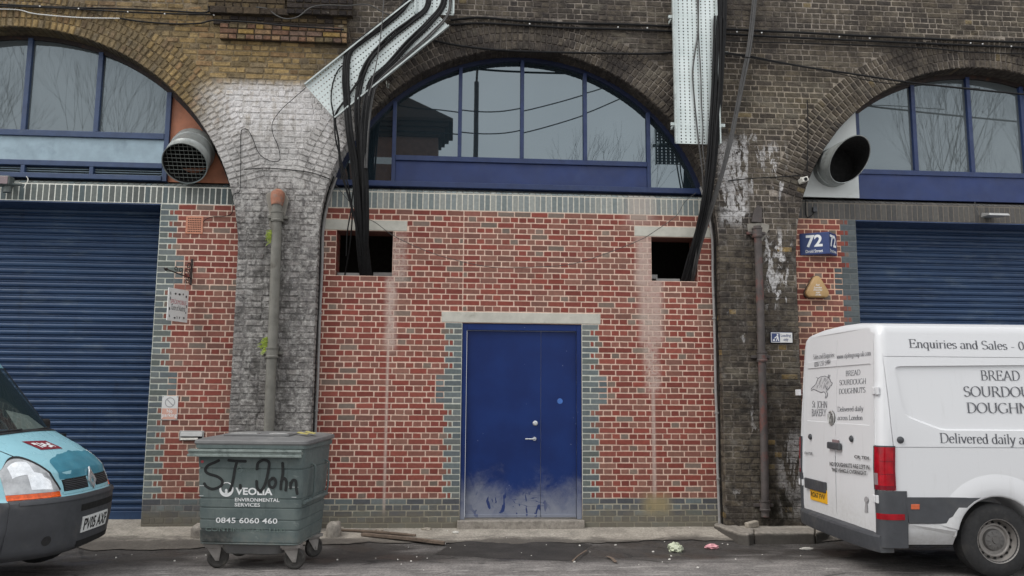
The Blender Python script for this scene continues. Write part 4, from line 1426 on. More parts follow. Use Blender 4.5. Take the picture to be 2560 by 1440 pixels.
mb.lathe([(0.0, 0.1), (0.05, 0.1), (0.085, 0.06), (0.09, 0.0), (0.082, -0.06), (0.066, -0.12)], (a.x, YP + 0.02, a.z), (0, 0.25, 1), 16)
mb.build("rusty_outlet", MAT['rust'], dl, smooth=True)
def blob_patch(name, pts, Y, mat, parent, th=0.03):
    P = [at(x, y, Y) for x, y in pts]
    mb = MB()
    mb.prism([(p.x, p.z) for p in P], Y, Y + th, yplane)
    return mb.build(name, mat, parent, bevel=0.008)
blob_patch("mortar_patch", [(664, 486), (674, 540), (672, 566), (684, 575), (702, 560), (712, 540), (722, 498), (710, 476), (690, 470)], YF - 0.012, MAT['mortar'], dl)
dr = downpipe([(1893, 565), (1896, 640), (1901, 780), (1904, 890), (1909, 1060), (1912, 1200), (1913, 1292)], 0.05, MAT['pipe_right'], "dark rusty downpipe on the black right pier, standing on the kerb island", [(1893, 580), (1905, 890), (1912, 1262)], YP)
blob_patch("mortar_patch", [(1868, 560), (1872, 584), (1882, 594), (1906, 604), (1912, 592), (1922, 575), (1924, 562), (1900, 556)], YF - 0.011, MAT['mortar'], dr)
blob_patch("broken_outlet", [(1884, 530), (1880, 555), (1905, 556), (1906, 520), (1895, 512)], YF - 0.03, MAT['pipe_right'], dr, 0.05)

def conduit(px, label, Y=-0.035, rad=0.014, extra=True):
    b = at(*px[-1], Y)
    t = thing("conduit", label, "conduit", (b.x, Y, b.z))
    P = curve([at(x, y, Y) for x, y in px], 6)
    mb = MB(); mb.tube(P, rad, 10); mb.build("conduit_tube", MAT['conduit'], t, smooth=True)
    return t
def edge_x(side, z, d):
    s = arch_span(1, z, ARCH[1][2] - d)
    return s[side]
zs = [4.15, 3.95, 3.75, 3.5, 3.31, 2.9, 2.4, 1.9, 1.4, 0.9, 0.4, -0.1, -0.38]
for side, lab in ((0, "thin grey conduit down the left edge of the middle red brick wall"), (1, "thin grey conduit down the right edge of the middle red brick wall")):
    sg = 1 if side == 0 else -1
    t = thing("conduit", lab, "conduit", (edge_x(side, 1, 0.03), -0.05, -0.38))
    mb = MB(); mb.tube(curve([(edge_x(side, z, 0.034) + sg * 0.004 * math.sin(z * 5), -0.035, z) for z in zs], 5), 0.019, 10)
    mb.build("conduit_tube", MAT['conduit'], t, smooth=True)
    mb = MB(); mb.tube(curve([(edge_x(side, z, 0.034) - sg * 0.018 + sg * 0.006 * math.sin(z * 3), -0.09, z) for z in zs], 5), 0.0075, 8)
    mb.build("earth_cable", MAT['cable'], t, smooth=True)
    for z in (2.35, 1.1, 0.25):
        mb = MB(); mb.box(edge_x(side, z, 0.034) - 0.024, edge_x(side, z, 0.034) + 0.024, -0.058, -0.02, z - 0.012, z + 0.012); mb.build("pipe_clip", MAT['conduit'], t, bevel=0.003)

# ================================================================== CABLE TRAYS
def tray_piece(name, A, B, wid, Y, parent, lip=0.05, side=1):
    """flat perforated strip from A to B (points on its centre line, plane y = Y), with turned-out edges"""
    A, B = Vector(A), Vector(B)
    L = (B - A).length
    ang = math.atan2((B - A).z, (B - A).x)
    mb = MB()
    mb.box(0, L, 0.0, 0.0025, -wid / 2, wid / 2)
    o = mb.build(name, MAT['tray'], parent, local=True)
    o.location = A - wloc(parent)
    o.rotation_euler = (0, -ang, 0)
    for s in (-1, 1):
        mb = MB(); mb.box(0, L, -lip, 0.003, s * wid / 2 - 0.004, s * wid / 2 + 0.004)
        mb.box(0, L, -lip - 0.002, -lip + 0.008, s * wid / 2 - (0.014 if s > 0 else 0.0041), s * wid / 2 + (0.0041 if s > 0 else 0.014))
        q = mb.build("tray_rim", MAT['trayrim'], o, local=True)
    return o
YT = -0.42
c1, c2 = at(1733, -60, YT), at(1744, 360, YT)
tr = thing("cable_tray", "straight vertical perforated metal cable tray hanging right of the middle arch", "cable tray", (c2.x, YT, c2.z))
wdt = (at(1800, 360, YT) - at(1688, 360, YT)).length
tray_piece("tray_section", c2, c1 + (c1 - c2) * 0.2, wdt, YT, tr)
for z in (4.9, 6.4):
    mb = MB(); q = c2.lerp(c1, (z - c2.z) / (c1.z - c2.z)); mb.box(q.x - wdt / 2 - 0.05, q.x + wdt / 2 + 0.08, YT + 0.003, YT + 0.03, z - 0.02, z + 0.02)
    mb.box(q.x + wdt / 2 + 0.03, q.x + wdt / 2 + 0.06, YT + 0.03, YF, z - 0.02, z + 0.02); mb.box(q.x - wdt / 2, q.x - wdt / 2 + 0.03, YT + 0.03, YF, z - 0.02, z + 0.02)
    mb.build("tray_bracket", MAT['trayrim'], tr)

YL = -0.40
e = (at(762, 213, YL) + at(838, 297, YL)) * 0.5
bnd = (at(1024, 8, YL) + at(1130, 58, YL)) * 0.5
tl = thing("cable_tray", "bent perforated metal cable tray slanting over the left shoulder of the middle arch", "cable tray", (e.x, YL, e.z))
wl = (at(762, 213, YL) - at(838, 297, YL)).length
ang = (bnd - e).normalized()
tray_piece("tray_section", e, bnd + ang * 0.06, wl, YL, tl)
topc = (at(1046, -70, YL) + at(1130, -70, YL)) * 0.5
o2 = tray_piece("tray_section", Vector((topc.x, YL - 0.008, bnd.z - 0.02)), Vector((topc.x, YL - 0.008, 7.6)), (at(1130, 0, YL) - at(1032, 0, YL)).length, YL - 0.008, tl)
for t_ in (0.25, 0.7):
    q = e.lerp(bnd, t_); nrm = Vector((-ang.z, 0, ang.x))
    for s in (-1, 1):
        mb = MB()
        r_ = q + nrm * s * wl * 0.35
        mb.box(r_.x - 0.02, r_.x + 0.02, YL + 0.003, YF, r_.z - 0.02, r_.z + 0.02)
        mb.build("tray_bracket", MAT['trayrim'], tl)

def bundle(name, px, Ys, nc, rad, spread, label, mat='cable', group=None, strap=None):
    """several cables lying side by side along one path of (pixel x, pixel y, depth)"""
    P = [at(x, y, d) for (x, y), d in zip(px, Ys)]
    t = thing(name, label, "cables", P[-1], 0, group)
    for k in range(nc):
        off = (k - (nc - 1) / 2) * spread
        Q = []
        for i, p in enumerate(P):
            d = (P[min(i + 1, len(P) - 1)] - P[max(i - 1, 0)]).normalized()
            sdv = Vector((d.z, 0, -d.x))
            ph = random.uniform(-1, 1)
            Q.append(p + sdv * (off + 0.25 * spread * ph) + Vector((0, random.uniform(-0.5, 0.5) * rad, 0)))
        mb = MB(); mb.tube(curve(Q, 7), rad * random.uniform(0.75, 1.15), 8); mb.build("cable", MAT[mat], t, smooth=True)
    return t
LT = YL - 0.03
bundle("cable_bundle", [(1035, -50), (1012, 12), (960, 58), (915, 92), (872, 130), (864, 190), (866, 250), (873, 330), (884, 400), (890, 470), (895, 540), (898, 600), (902, 650), (908, 700)], [LT, LT, LT, LT, LT, LT, LT, LT - .02, -0.4, -0.36, -0.28, -0.18, -0.05, 0.12], 4, 0.017, 0.021, "thick black cable bundle on the slanted tray's upper edge, into the left hole")
bundle("cable_bundle", [(1072, -50), (1068, 15), (1030, 50), (980, 90), (930, 140), (908, 180), (898, 215), (892, 270), (897, 340), (903, 420), (908, 500), (912, 580), (918, 640), (924, 700)], [LT, LT, LT, LT, LT, LT, LT, LT - .02, -0.42, -0.38, -0.3, -0.2, -0.06, 0.1], 3, 0.018, 0.022, "black cable bundle down the middle of the slanted tray, into the left hole")
bundle("cable_bundle", [(1112, -50), (1108, 10), (1075, 55), (1020, 110), (970, 165), (933, 200), (922, 232), (912, 290), (908, 360), (912, 430), (915, 500), (914, 580), (912, 640), (914, 700)], [LT, LT, LT, LT, LT, LT, LT - .01, LT - .03, -0.45, -0.4, -0.33, -0.22, -0.08, 0.1], 4, 0.016, 0.020, "black cable bundle on the slanted tray's lower edge, into the left hole")
bundle("cable_bundle", [(1125, -40), (1122, 30), (1080, 82), (1020, 135), (960, 190), (937, 218), (928, 260), (918, 330), (914, 420)], [LT, LT, LT, LT, LT, LT, LT, LT - .03, -0.43], 2, 0.013, 0.02, "pair of grey cables beside the slanted tray's lower rim", 'cablegrey')
bundle("loose_cable", [(868, 155), (845, 175), (832, 210), (828, 250), (834, 290), (840, 350), (858, 420), (872, 470), (880, 530), (878, 580), (874, 620), (862, 690)], [LT] * 5 + [-0.42, -0.4, -0.36, -0.3, -0.2, -0.1, 0.1], 1, 0.011, 0.01, "single black cable looping off the slanted tray's left end")
bundle("loose_cable", [(905, 190), (870, 240), (838, 290), (846, 350), (852, 420), (868, 480), (885, 540), (895, 590), (900, 640)], [LT, LT, LT, -0.42, -0.4, -0.36, -0.3, -0.22, -0.1], 2, 0.009, 0.014, "two thin black cables crossing under the slanted tray")
bundle("loose_cable", [(892, 430), (882, 480), (878, 520), (868, 580), (866, 640)], [-0.4, -0.34, -0.28, -0.18, -0.08], 1, 0.010, 0.01, "short black cable straying left of the bundle over the left hole")
RT = YT - 0.03
bundle("cable_bundle", [(1806, -60), (1803, 60), (1798, 160), (1792, 250), (1786, 330), (1779, 400), (1770, 470), (1758, 540), (1744, 600), (1728, 650), (1712, 704)], [RT, RT, RT, RT, RT, -0.42, -0.36, -0.28, -0.16, -0.04, 0.12], 6, 0.018, 0.021, "thick black cable bundle down the vertical tray's right rim, into the right hole")
bundle("cable_bundle", [(1891, -60), (1882, 40), (1872, 120), (1858, 190), (1843, 270), (1826, 350), (1806, 430), (1787, 490), (1768, 550), (1750, 610), (1738, 660), (1730, 704)], [-0.3, -0.3, -0.31, -0.33, -0.36, -0.4, -0.4, -0.36, -0.28, -0.16, -0.04, 0.12], 3, 0.014, 0.021, "three dark grey cables hanging free right of the vertical tray, sweeping into the right hole", 'cablegrey')
bundle("cable_bundle", [(1796, 40), (1790, 200), (1782, 330), (1775, 420), (1764, 500), (1752, 560), (1738, 620), (1722, 690)], [RT - .03, RT - .03, RT - .03, -0.44, -0.38, -0.26, -0.14, 0.08], 4, 0.015, 0.028, "looser black cables in front of the vertical tray's right rim")
bundle("loose_cable", [(1747, -50), (1746, 60), (1748, 110), (1752, 180), (1754, 260), (1757, 320), (1757, 372), (1764, 430), (1765, 500)], [RT] * 6 + [RT, -0.42, -0.36], 1, 0.009, 0.01, "straight thin black cable down the middle of the vertical tray", 'cablegrey')
bundle("loose_cable", [(1742, -50), (1746, 70), (1738, 130), (1731, 185), (1736, 250), (1742, 310), (1747, 360), (1756, 430), (1760, 500)], [RT] * 6 + [RT, -0.42, -0.36], 1, 0.010, 0.01, "thin kinked cable bowing left across the vertical tray", 'cablegrey')

def wire(name, px, Y, rad, label, mat='cable', cat="cable", n=8, group=None, jit=0.0):
    Ys = Y if isinstance(Y, (list, tuple)) else [Y] * len(px)
    P = [at(x, y, d) for (x, y), d in zip(px, Ys)]
    mb = MB(); mb.tube(curve(P, n), rad, 7)
    return tag(mb.build(name, MAT[mat], None, smooth=True), label, cat, group)
YW = YF - 0.03
wire("wall_cable", [(-60, 8), (60, 14), (180, 19), (300, 22), (420, 27), (515, 31), (523, 12), (560, 14), (640, 18)], YW, 0.012, "upper black cable clipped along the yellow brickwork over the left arch")
wire("wall_cable", [(-60, 16), (60, 17), (180, 22), (300, 29), (420, 34), (530, 36)], YW - 0.01, 0.010, "second black cable just below it over the left arch, ending at the corbel")
wire("wall_cable", [(-60, 22), (40, 24), (75, 32), (110, 37), (200, 44), (300, 46)], YW, 0.007, "white painted cable sagging over the left arch", 'whitepaint')
wire("wall_cable", [(300, 46), (345, 53), (400, 58), (450, 60), (500, 58), (525, 52), (540, 51), (620, 55), (700, 63), (770, 68), (860, 74)], [YW] * 4 + [YW, YW - .04, YW - .06, YW - .08, YW - .08, YW - .08, YW - .09], 0.011, "black cable running below the corbel towards the slanted tray")
wire("loose_wire", [(640, 18), (668, 22), (690, 38), (715, 47), (745, 42), (775, 20), (810, 13), (870, 14), (920, 12), (965, 34), (1000, 40)], [YW - .05, YW - .05, YW - .06, YW - .08] + [YW - .1] * 7, 0.008, "loose grey wire curling over the dark corbel block", 'cablegrey')
wire("wall_cable", [(1126, 50), (1200, 44), (1300, 52), (1420, 58), (1540, 60), (1676, 66), (1800, 72), (1920, 78), (2050, 84), (2160, 90), (2300, 96), (2440, 102), (2640, 108)], YW, 0.016, "upper of two long black cables over the middle and right arches")
wire("wall_cable", [(1126, 62), (1200, 58), (1300, 63), (1420, 70), (1540, 73), (1676, 78), (1800, 84), (1920, 91), (2050, 97), (2160, 102), (2300, 108), (2440, 114), (2640, 122)], YW, 0.015, "lower of two long black cables over the middle and right arches")
wire("wall_cable", [(1808, 102), (1920, 106), (2060, 110), (2190, 114), (2330, 121), (2440, 131), (2640, 136)], YW, 0.008, "thin black cable under the long pair towards the right arch")
wire("wall_cable", [(1085, 102), (1160, 116), (1260, 126), (1400, 131), (1540, 134), (1640, 134), (1700, 128)], YW - 0.02, 0.015, "black cable hugging the brick ring above the middle window")
wire("loose_wire", [(1796, 130), (1830, 134), (1880, 142), (1950, 156), (2030, 170), (2140, 186), (2260, 204), (2400, 220), (2660, 246)], [YW - .03] * 4 + [YW - .05, YW - .1, YW - .15, YW - .15, YW - .15], 0.013, "heavy black wire swooping from the vertical tray over the right arch window")
wire("loose_wire", [(1800, 132), (1850, 140), (1960, 160), (2060, 176), (2200, 206), (2330, 214), (2450, 222)], YW - 0.08, 0.006, "thin wire beside the heavy one over the right arch window")
wire("loose_wire", [(1820, 452), (1880, 446), (1950, 442), (2004, 438)], YW, 0.008, "thin black wire from the vertical tray's cables to the small white camera")
wire("loose_wire", [(768, 216), (735, 245), (705, 272), (684, 300), (680, 318), (684, 340), (694, 362), (700, 388), (697, 402), (680, 403), (660, 395), (644, 378), (634, 352), (622, 328), (612, 322), (604, 326), (602, 345), (602, 400), (601, 450), (599, 478), (588, 484), (582, 492), (582, 520), (578, 535), (560, 541), (535, 542), (515, 548), (508, 556)], [YW - .1, YW - .02] + [YF - .02] * 20 + [YF - .01, -0.02, -0.02, -0.02, -0.02, -0.02], 0.0045, "thin dark wire looping over the whitewashed pier to the air brick")
wire("loose_wire", [(610, 424), (660, 420), (720, 424), (780, 432), (824, 447)], YF - 0.02, 0.006, "thin dark wire arching across the whitewashed pier")
wire("loose_wire", [(962, -40), (955, 60), (944, 140), (934, 190), (922, 240)], LT - 0.05, 0.007, "thin grey wire hanging straight in front of the slanted tray", 'cablegrey')
wire("loose_wire", [(838, 462), (870, 500), (905, 540), (938, 556), (985, 590), (1060, 625), (1130, 648), (1230, 668), (1330, 668), (1430, 660), (1520, 632), (1600, 600), (1640, 576), (1690, 540), (1712, 505), (1740, 482)], [-0.12] + [-0.16] * 13 + [-0.14, -0.12], 0.0045, "thin slack wire drooping across the red brick between the two square holes", 'cablegrey')
wire("loose_wire", [(2018, 250), (2020, 330), (2018, 430)], YW, 0.007, "short vertical wire beside the right arch's brick ring")
# cable clips on the long runs
for i, (x, y) in enumerate([(100, 16), (197, 22), (320, 30), (412, 35), (535, 38), (1324, 60), (1545, 68), (1618, 70), (1842, 80), (1904, 82), (2098, 92), (2174, 96), (2426, 108), (2456, 110), (2528, 116)]):
    p = at(x, y, YW - 0.012)
    mb = MB(); mb.lathe([(0, -0.012), (0.009, -0.010), (0.011, 0.0)], p, (0, 1, 0), 8)
    tag(mb.build("cable_clip", MAT['whitepaint'], None, smooth=True), "tiny white clip holding black cables to the old brickwork", "cable clip", "clips along the wall cables")
p = at(1808, 133, YW); mb = MB()
for z in (-0.012, 0.012): mb.box(p.x - 0.03, p.x + 0.06, YW - 0.02, YW + 0.02, p.z + z - 0.006, p.z + z + 0.006)
mb.box(p.x + 0.055, p.x + 0.0635, YW - 0.018, YW + 0.03, p.z - 0.018, p.z + 0.018)
tag(mb.build("wire_bracket", MAT['wire'], None), "small silver bracket holding the heavy wire beside the vertical tray", "bracket")
p = at(968, 212, YW); mb = MB()
mb.tube(curve([(p.x - 0.01, YW, p.z + 0.05), (p.x, YW - 0.03, p.z - 0.04), (p.x + 0.02, YW - 0.03, p.z - 0.05), (p.x + 0.022, YW, p.z + 0.02)], 5), 0.006, 6)
tag(mb.build("wire_bracket", MAT['wire'], None, smooth=True), "small silver hook in the dark ring under the slanted tray", "hook")

# ================================================================== LETTERING
def sans(s, bold=0.0, size=1.0, spacing=1.0, align='LEFT', shear=0.0, line=1.0):
    cu = bpy.data.curves.new("lettering", 'FONT')
    cu.body = s; cu.size = size; cu.offset = bold; cu.space_character = spacing
    cu.align_x = align; cu.resolution_u = 3; cu.shear = shear; cu.space_line = line
    o = bpy.data.objects.new("lettering", cu)
    COL.objects.link(o)
    bpy.context.view_layer.update()
    me = bpy.data.meshes.new_from_object(o.evaluated_get(bpy.context.evaluated_depsgraph_get()))
    v = [(p.co.x, p.co.y) for p in me.vertices]
    f = [tuple(p.vertices) for p in me.polygons]
    bpy.data.objects.remove(o); bpy.data.curves.remove(cu); bpy.data.meshes.remove(me)
    return v, f

def bbox2(m):
    xs = [p[0] for p in m[0]]; ys = [p[1] for p in m[0]]
    return min(xs), max(xs), min(ys), max(ys)

def fit2(m, x0, x1, y0, y1):
    a, b, c, d = bbox2(m)
    return [(x0 + (p[0] - a) / (b - a) * (x1 - x0), y0 + (p[1] - c) / (d - c) * (y1 - y0)) for p in m[0]], m[1]

def ribbon(pts, wf):
    """flat stroke along 2-D points; wf(direction angle) gives its width"""
    n = len(pts)
    L, Rr = [], []
    for i in range(n):
        a, b = pts[max(i - 1, 0)], pts[min(i + 1, n - 1)]
        dx, dy = b[0] - a[0], b[1] - a[1]
        l = math.hypot(dx, dy) or 1
        w_ = wf(math.atan2(dy, dx)) / 2
        L.append((pts[i][0] - dy / l * w_, pts[i][1] + dx / l * w_))
        Rr.append((pts[i][0] + dy / l * w_, pts[i][1] - dx / l * w_))
    return L + Rr, [(i, i + n, i + 1 + n, i + 1) for i in range(n - 1)]

# hand-drawn serif alphabet: "x,y x,y" are strokes, @cx,cy,rx,ry,a0,a1 an arc, |x,y a foot serif
GL = {
 'A': (.86, "0.1,0 .43,1;.43,1 .78,0;.22,.34 .64,.34;|.1,0;|.78,0"),
 'B': (.74, ".16,0 .16,1;.16,1 .36,1 @.36,.76,.2,.24,90,-90 .16,.52;.16,.52 .38,.52 @.4,.26,.26,.26,90,-90 .16,0;|.13,0;|.13,1"),
 'D': (.86, ".16,0 .16,1;.16,1 .36,1 @.38,.5,.4,.5,90,-90 .16,0;|.13,0;|.13,1"),
 'E': (.72, ".16,0 .16,1;.16,1 .62,1;.16,.52 .5,.52;.16,0 .66,0;.62,1 .63,.8;.66,0 .68,.2;.5,.62 .5,.42;|.13,0;|.13,1"),
 'G': (.9, "@.48,.5,.42,.5,48,320;.78,.42 .78,.08;|.78,.42"),
 'H': (.92, ".16,0 .16,1;.76,0 .76,1;.16,.52 .76,.52;|.16,0;|.16,1;|.76,0;|.76,1"),
 'J': (.46, ".3,1 .3,.1 @.18,.06,.12,.16,0,-150;|.3,1"),
 'K': (.84, ".16,0 .16,1;.68,1 .2,.45;.36,.6 .76,0;|.16,0;|.16,1;|.72,1;|.76,0"),
 'N': (.92, ".14,0 .14,1;.78,0 .78,1;.14,1 .78,0;|.14,0;|.1,1;|.78,1"),
 'O': (.92, "@.46,.5,.4,.5,0,360"),
 'R': (.82, ".16,0 .16,1;.16,1 .36,1 @.38,.75,.22,.25,90,-90 .16,.5;.4,.5 .76,0;|.14,0;|.13,1;|.78,0"),
 'S': (.62, "@.31,.75,.22,.25,25,270 @.31,.25,.25,.25,90,-155"),
 'T': (.78, ".39,0 .39,1;.06,1 .72,1;.06,1 .05,.78;.72,1 .73,.78;|.39,0"),
 'U': (.9, ".15,1 .15,.34 @.45,.34,.3,.34,180,360 .75,1;|.15,1;|.75,1"),
 'Y': (.84, ".08,1 .42,.46;.76,1 .42,.46;.42,.46 .42,0;|.08,1;|.76,1;|.42,0"),
 'L': (.7, ".16,0 .16,1;.16,0 .62,0;.62,0 .64,.22;|.16,0;|.16,1"),
 'a': (.52, "@.25,.48,.16,.18,160,0 .41,.1 @.47,.08,.06,.07,180,290;@.24,.18,.18,.18,100,400"),
 'b': (.56, ".13,1 .13,0;@.3,.32,.2,.33,0,360;|.1,1"),
 'c': (.5, "@.28,.33,.22,.33,50,320"),
 'd': (.58, ".44,1 .44,0;@.27,.32,.2,.33,0,360;|.42,1;|.47,0"),
 'e': (.52, ".07,.37 .44,.37 @.27,.33,.2,.33,10,320"),
 'f': (.36, ".17,0 .17,.8 @.29,.82,.12,.16,180,50;.04,.64 .32,.64;|.17,0"),
 'g': (.54, "@.25,.44,.16,.21,0,360;@.26,-.12,.2,.16,0,360;.38,.6 .5,.64;.2,.24 .14,.12 .3,.06"),
 'h': (.58, ".13,1 .13,0;@.3,.42,.16,.23,170,0 .46,0;|.13,0;|.1,1;|.46,0"),
 'i': (.3, ".15,.65 .15,0;|.15,0;|.12,.65;.15,.84 .15,.94"),
 'j': (.3, ".17,.65 .17,-.1 @.06,-.12,.11,.14,0,-120;|.13,.65;.17,.84 .17,.94"),
 'k': (.56, ".13,1 .13,0;.44,.65 .16,.3;.25,.4 .48,0;|.13,0;|.1,1;|.46,.65;|.5,0"),
 'l': (.3, ".15,1 .15,0;|.15,0;|.12,1"),
 'm': (.86, ".13,.65 .13,0;@.28,.44,.15,.21,170,0 .43,0;@.58,.44,.15,.21,170,0 .73,0;|.13,0;|.1,.65;|.43,0;|.73,0"),
 'n': (.58, ".13,.65 .13,0;@.3,.42,.16,.23,170,0 .46,0;|.13,0;|.1,.65;|.46,0"),
 'o': (.54, "@.27,.33,.21,.33,0,360"),
 'p': (.57, ".13,.65 .13,-.3;@.3,.32,.2,.33,0,360;|.13,-.3;|.1,.65"),
 'q': (.57, ".44,.65 .44,-.3;@.27,.32,.2,.33,0,360;|.44,-.3"),
 'r': (.4, ".13,.65 .13,0;@.28,.44,.15,.21,170,50;|.13,0;|.1,.65"),
 's': (.42, "@.21,.49,.14,.16,25,270 @.21,.165,.16,.165,90,-155"),
 't': (.34, ".15,.86 .15,.12 @.25,.12,.1,.12,180,310;.04,.64 .3,.64"),
 'u': (.58, ".13,.65 .13,.2 @.28,.2,.15,.2,180,350 .45,.65;.45,.65 .45,0;|.1,.65;|.42,.65;|.48,0"),
 'v': (.54, ".06,.65 .27,0;.27,0 .48,.65;|.06,.65;|.48,.65"),
 'w': (.78, ".06,.65 .23,0;.23,0 .39,.62;.39,.62 .55,0;.55,0 .72,.65;|.06,.65;|.39,.65;|.72,.65"),
 'y': (.54, ".06,.65 .27,0;.48,.65 .22,-.2 @.12,-.2,.1,.1,0,-140;|.06,.65;|.48,.65"),
 '0': (.56, "@.28,.5,.21,.5,0,360"), '2': (.56, "@.27,.74,.2,.26,165,-20 .07,0;.07,0 .5,0"),
 '3': (.56, "@.26,.76,.18,.24,150,-90 @.26,.26,.21,.26,90,-150"), '5': (.56, ".46,1 .16,1;.16,1 .12,.55;@.26,.31,.22,.31,130,-150"),
 '7': (.56, ".06,1 .48,1;.48,1 .2,0"), '9': (.56, "@.27,.68,.2,.32,0,360;.46,.66 @.2,.6,.27,.6,5,-70"),
 '.': (.28, ".12,.0 .12,.1"), ':': (.3, ".14,.0 .14,.1;.14,.52 .14,.62"), '-': (.42, ".06,.3 .34,.3"), ' ': (.3, ""),
}
def serif(s, thick=0.125, thin=0.04):
    V, F = [], []
    x = 0.0
    wf = lambda a: thin + (thick - thin) * abs(math.sin(a - R(14))) ** 1.3
    for ch in s:
        adv, spec = GL[ch]
        for st in [q for q in spec.split(';') if q]:
            if st[0] == '|':
                cx, cy = map(float, st[1:].split(','))
                hw = 0.12 if ch.isupper() else 0.1
                q = [(cx - hw, cy - 0.017), (cx + hw, cy - 0.017), (cx + hw, cy + 0.017), (cx - hw, cy + 0.017)]
                n = len(V); V += [(a + x, b) for a, b in q]; F.append((n, n + 1, n + 2, n + 3)); continue
            pts = []
            for tk in st.split():
                if tk[0] == '@':
                    cx, cy, rx, ry, a0, a1 = map(float, tk[1:].split(','))
                    k = max(6, int(abs(a1 - a0) / 18))
                    pts += [(cx + rx * math.cos(R(lerp(a0, a1, i / k))), cy + ry * math.sin(R(lerp(a0, a1, i / k)))) for i in range(k + 1)]
                else: pts.append(tuple(map(float, tk.split(','))))
            v, f = ribbon(pts, wf)
            n = len(V); V += [(a + x, b) for a, b in v]; F += [tuple(i + n for i in q) for q in f]
        x += adv
    return V, F

def centre_text(mb, m, cx, cy, h, wd, fn, cap=1.0):
    """scale 2-D letters (cap height 1) to cap height h and total width wd, centred on cx with baseline cy"""
    a, b, c, d = bbox2(m)
    sx = wd / (b - a)
    mb.add([fn(cx + (u - (a + b) / 2) * sx, cy + v * h / cap) for u, v in m[0]], m[1])

# ================================================================== SIGNS AND FITTINGS
def flat_text(mb, m, px0, px1, py0, py1, Y):
    """letters fitted to the pixel box of the photograph on plane y = Y"""
    a, b, c, d = at(px0, py1, Y), at(px1, py1, Y), at(px1, py0, Y), at(px0, py0, Y)
    q = fit2(m, 0, 1, 0, 1)
    mb.add([a.lerp(b, u).lerp(d.lerp(c, u), v) for u, v in q[0]], q[1])

# no parking notice
Y0 = -0.008
a, b = at(402, 1050, Y0), at(446, 990, Y0)
t = thing("no_parking_sign", "small white and faded pink no parking notice beside the letter slot", "sign", (a.x, Y0, a.z))
mb = MB(); mb.box(a.x, b.x, Y0, -0.001, a.z, b.z); mb.build("sign_plate", MAT['whitepaint'], t, bevel=0.002)
zc = at(424, 1021, Y0).z
mb = MB(); mb.box(a.x + 0.008, b.x - 0.008, Y0 - 0.0015, Y0 - 0.0005, a.z + 0.008, zc); mb.build("pink_band", MAT['pink_print'], t)
mb = MB(); c = at(425, 1006, Y0)
mb.lathe([(0.052, -0.0015), (0.062, -0.0015)], (c.x, Y0, c.z), (0, 1, 0), 32)
mb.box(-0.052, 0.052, -0.0017, -0.0011, -0.005, 0.005, M=Matrix.Translation((c.x, Y0, c.z)) @ Matrix.Rotation(R(45), 4, 'Y')); mb.build("barred_circle", MAT['grey_print'], t)
mb = MB(); flat_text(mb, sans("No", 0.012), 417, 431, 1023, 1032, Y0 - 0.002); flat_text(mb, sans("parking", 0.012), 405, 442, 1033, 1045, Y0 - 0.002); mb.build("lettering", MAT['lettering'], t)
for qx, qz in ((a.x + 0.01, a.z + 0.01), (b.x - 0.01, a.z + 0.01), (a.x + 0.01, b.z - 0.01), (b.x - 0.01, b.z - 0.01)): 
    mb = MB(); mb.lathe([(0, -0.004), (0.005, -0.003), (0.006, 0)], (qx, Y0, qz), (0, 1, 0), 8); mb.build("fixing_screw", MAT['wire'], t)
pass

# letter slot
a, b = at(447, 1101, -0.02), at(510, 1077, -0.02)
t = thing("letter_slot", "aluminium letter slot with paper stuck in it, just above the bin lid", "letterbox", (a.x, -0.02, a.z))
mb = MB(); mb.box(a.x, b.x, -0.014, 0.0, a.z, b.z); mb.build("slot_frame", MAT['alu'], t, bevel=0.004)
mb = MB(); mb.box(a.x + 0.02, b.x - 0.02, -0.0155, -0.0145, a.z + 0.02, a.z + 0.045); mb.build("slot_mouth", MAT['black'], t)
mb = MB(); mb.hull8([(a.x + 0.016, -0.034, a.z + 0.05), (b.x - 0.016, -0.034, a.z + 0.05), (b.x - 0.016, -0.016, a.z + 0.052), (a.x + 0.016, -0.016, a.z + 0.052), (a.x + 0.016, -0.022, b.z - 0.014), (b.x - 0.016, -0.022, b.z - 0.014), (b.x - 0.016, -0.015, b.z - 0.014), (a.x + 0.016, -0.015, b.z - 0.014)]); mb.build("slot_flap", MAT['alu'], t, bevel=0.003)
mb = MB(); mb.hull8([(a.x + 0.02, -0.03, a.z + 0.004), (b.x - 0.07, -0.03, a.z + 0.006), (b.x - 0.07, -0.0157, a.z + 0.03), (a.x + 0.02, -0.0157, a.z + 0.03), (a.x + 0.02, -0.032, a.z + 0.01), (b.x - 0.07, -0.034, a.z + 0.014), (b.x - 0.07, -0.018, a.z + 0.036), (a.x + 0.02, -0.018, a.z + 0.034)])
tag(mb.build("leaflet", MAT['paper'], None), "white leaflet sticking out of the letter slot", "leaflet")

# air brick
a, b = at(463, 584, -0.006), at(509, 541, -0.006)
t = thing("air_brick", "square terracotta air brick with a grid of holes, left bay", "air brick", (a.x, 0, a.z))
mb = MB(); mb.box(a.x, b.x, -0.008, 0.0, a.z, b.z); mb.build("terracotta_face", MAT['terracotta'], t, bevel=0.003)
mb = MB()
for i in range(8):
    for j in range(7):
        x = lerp(a.x + 0.035, b.x - 0.035, i / 7); z = lerp(a.z + 0.03, b.z - 0.03, j / 6)
        mb.box(x - 0.0065, x + 0.0065, -0.0095, -0.0082, z - 0.0065, z + 0.0065)
mb.build("vent_holes", MAT['black'], t)

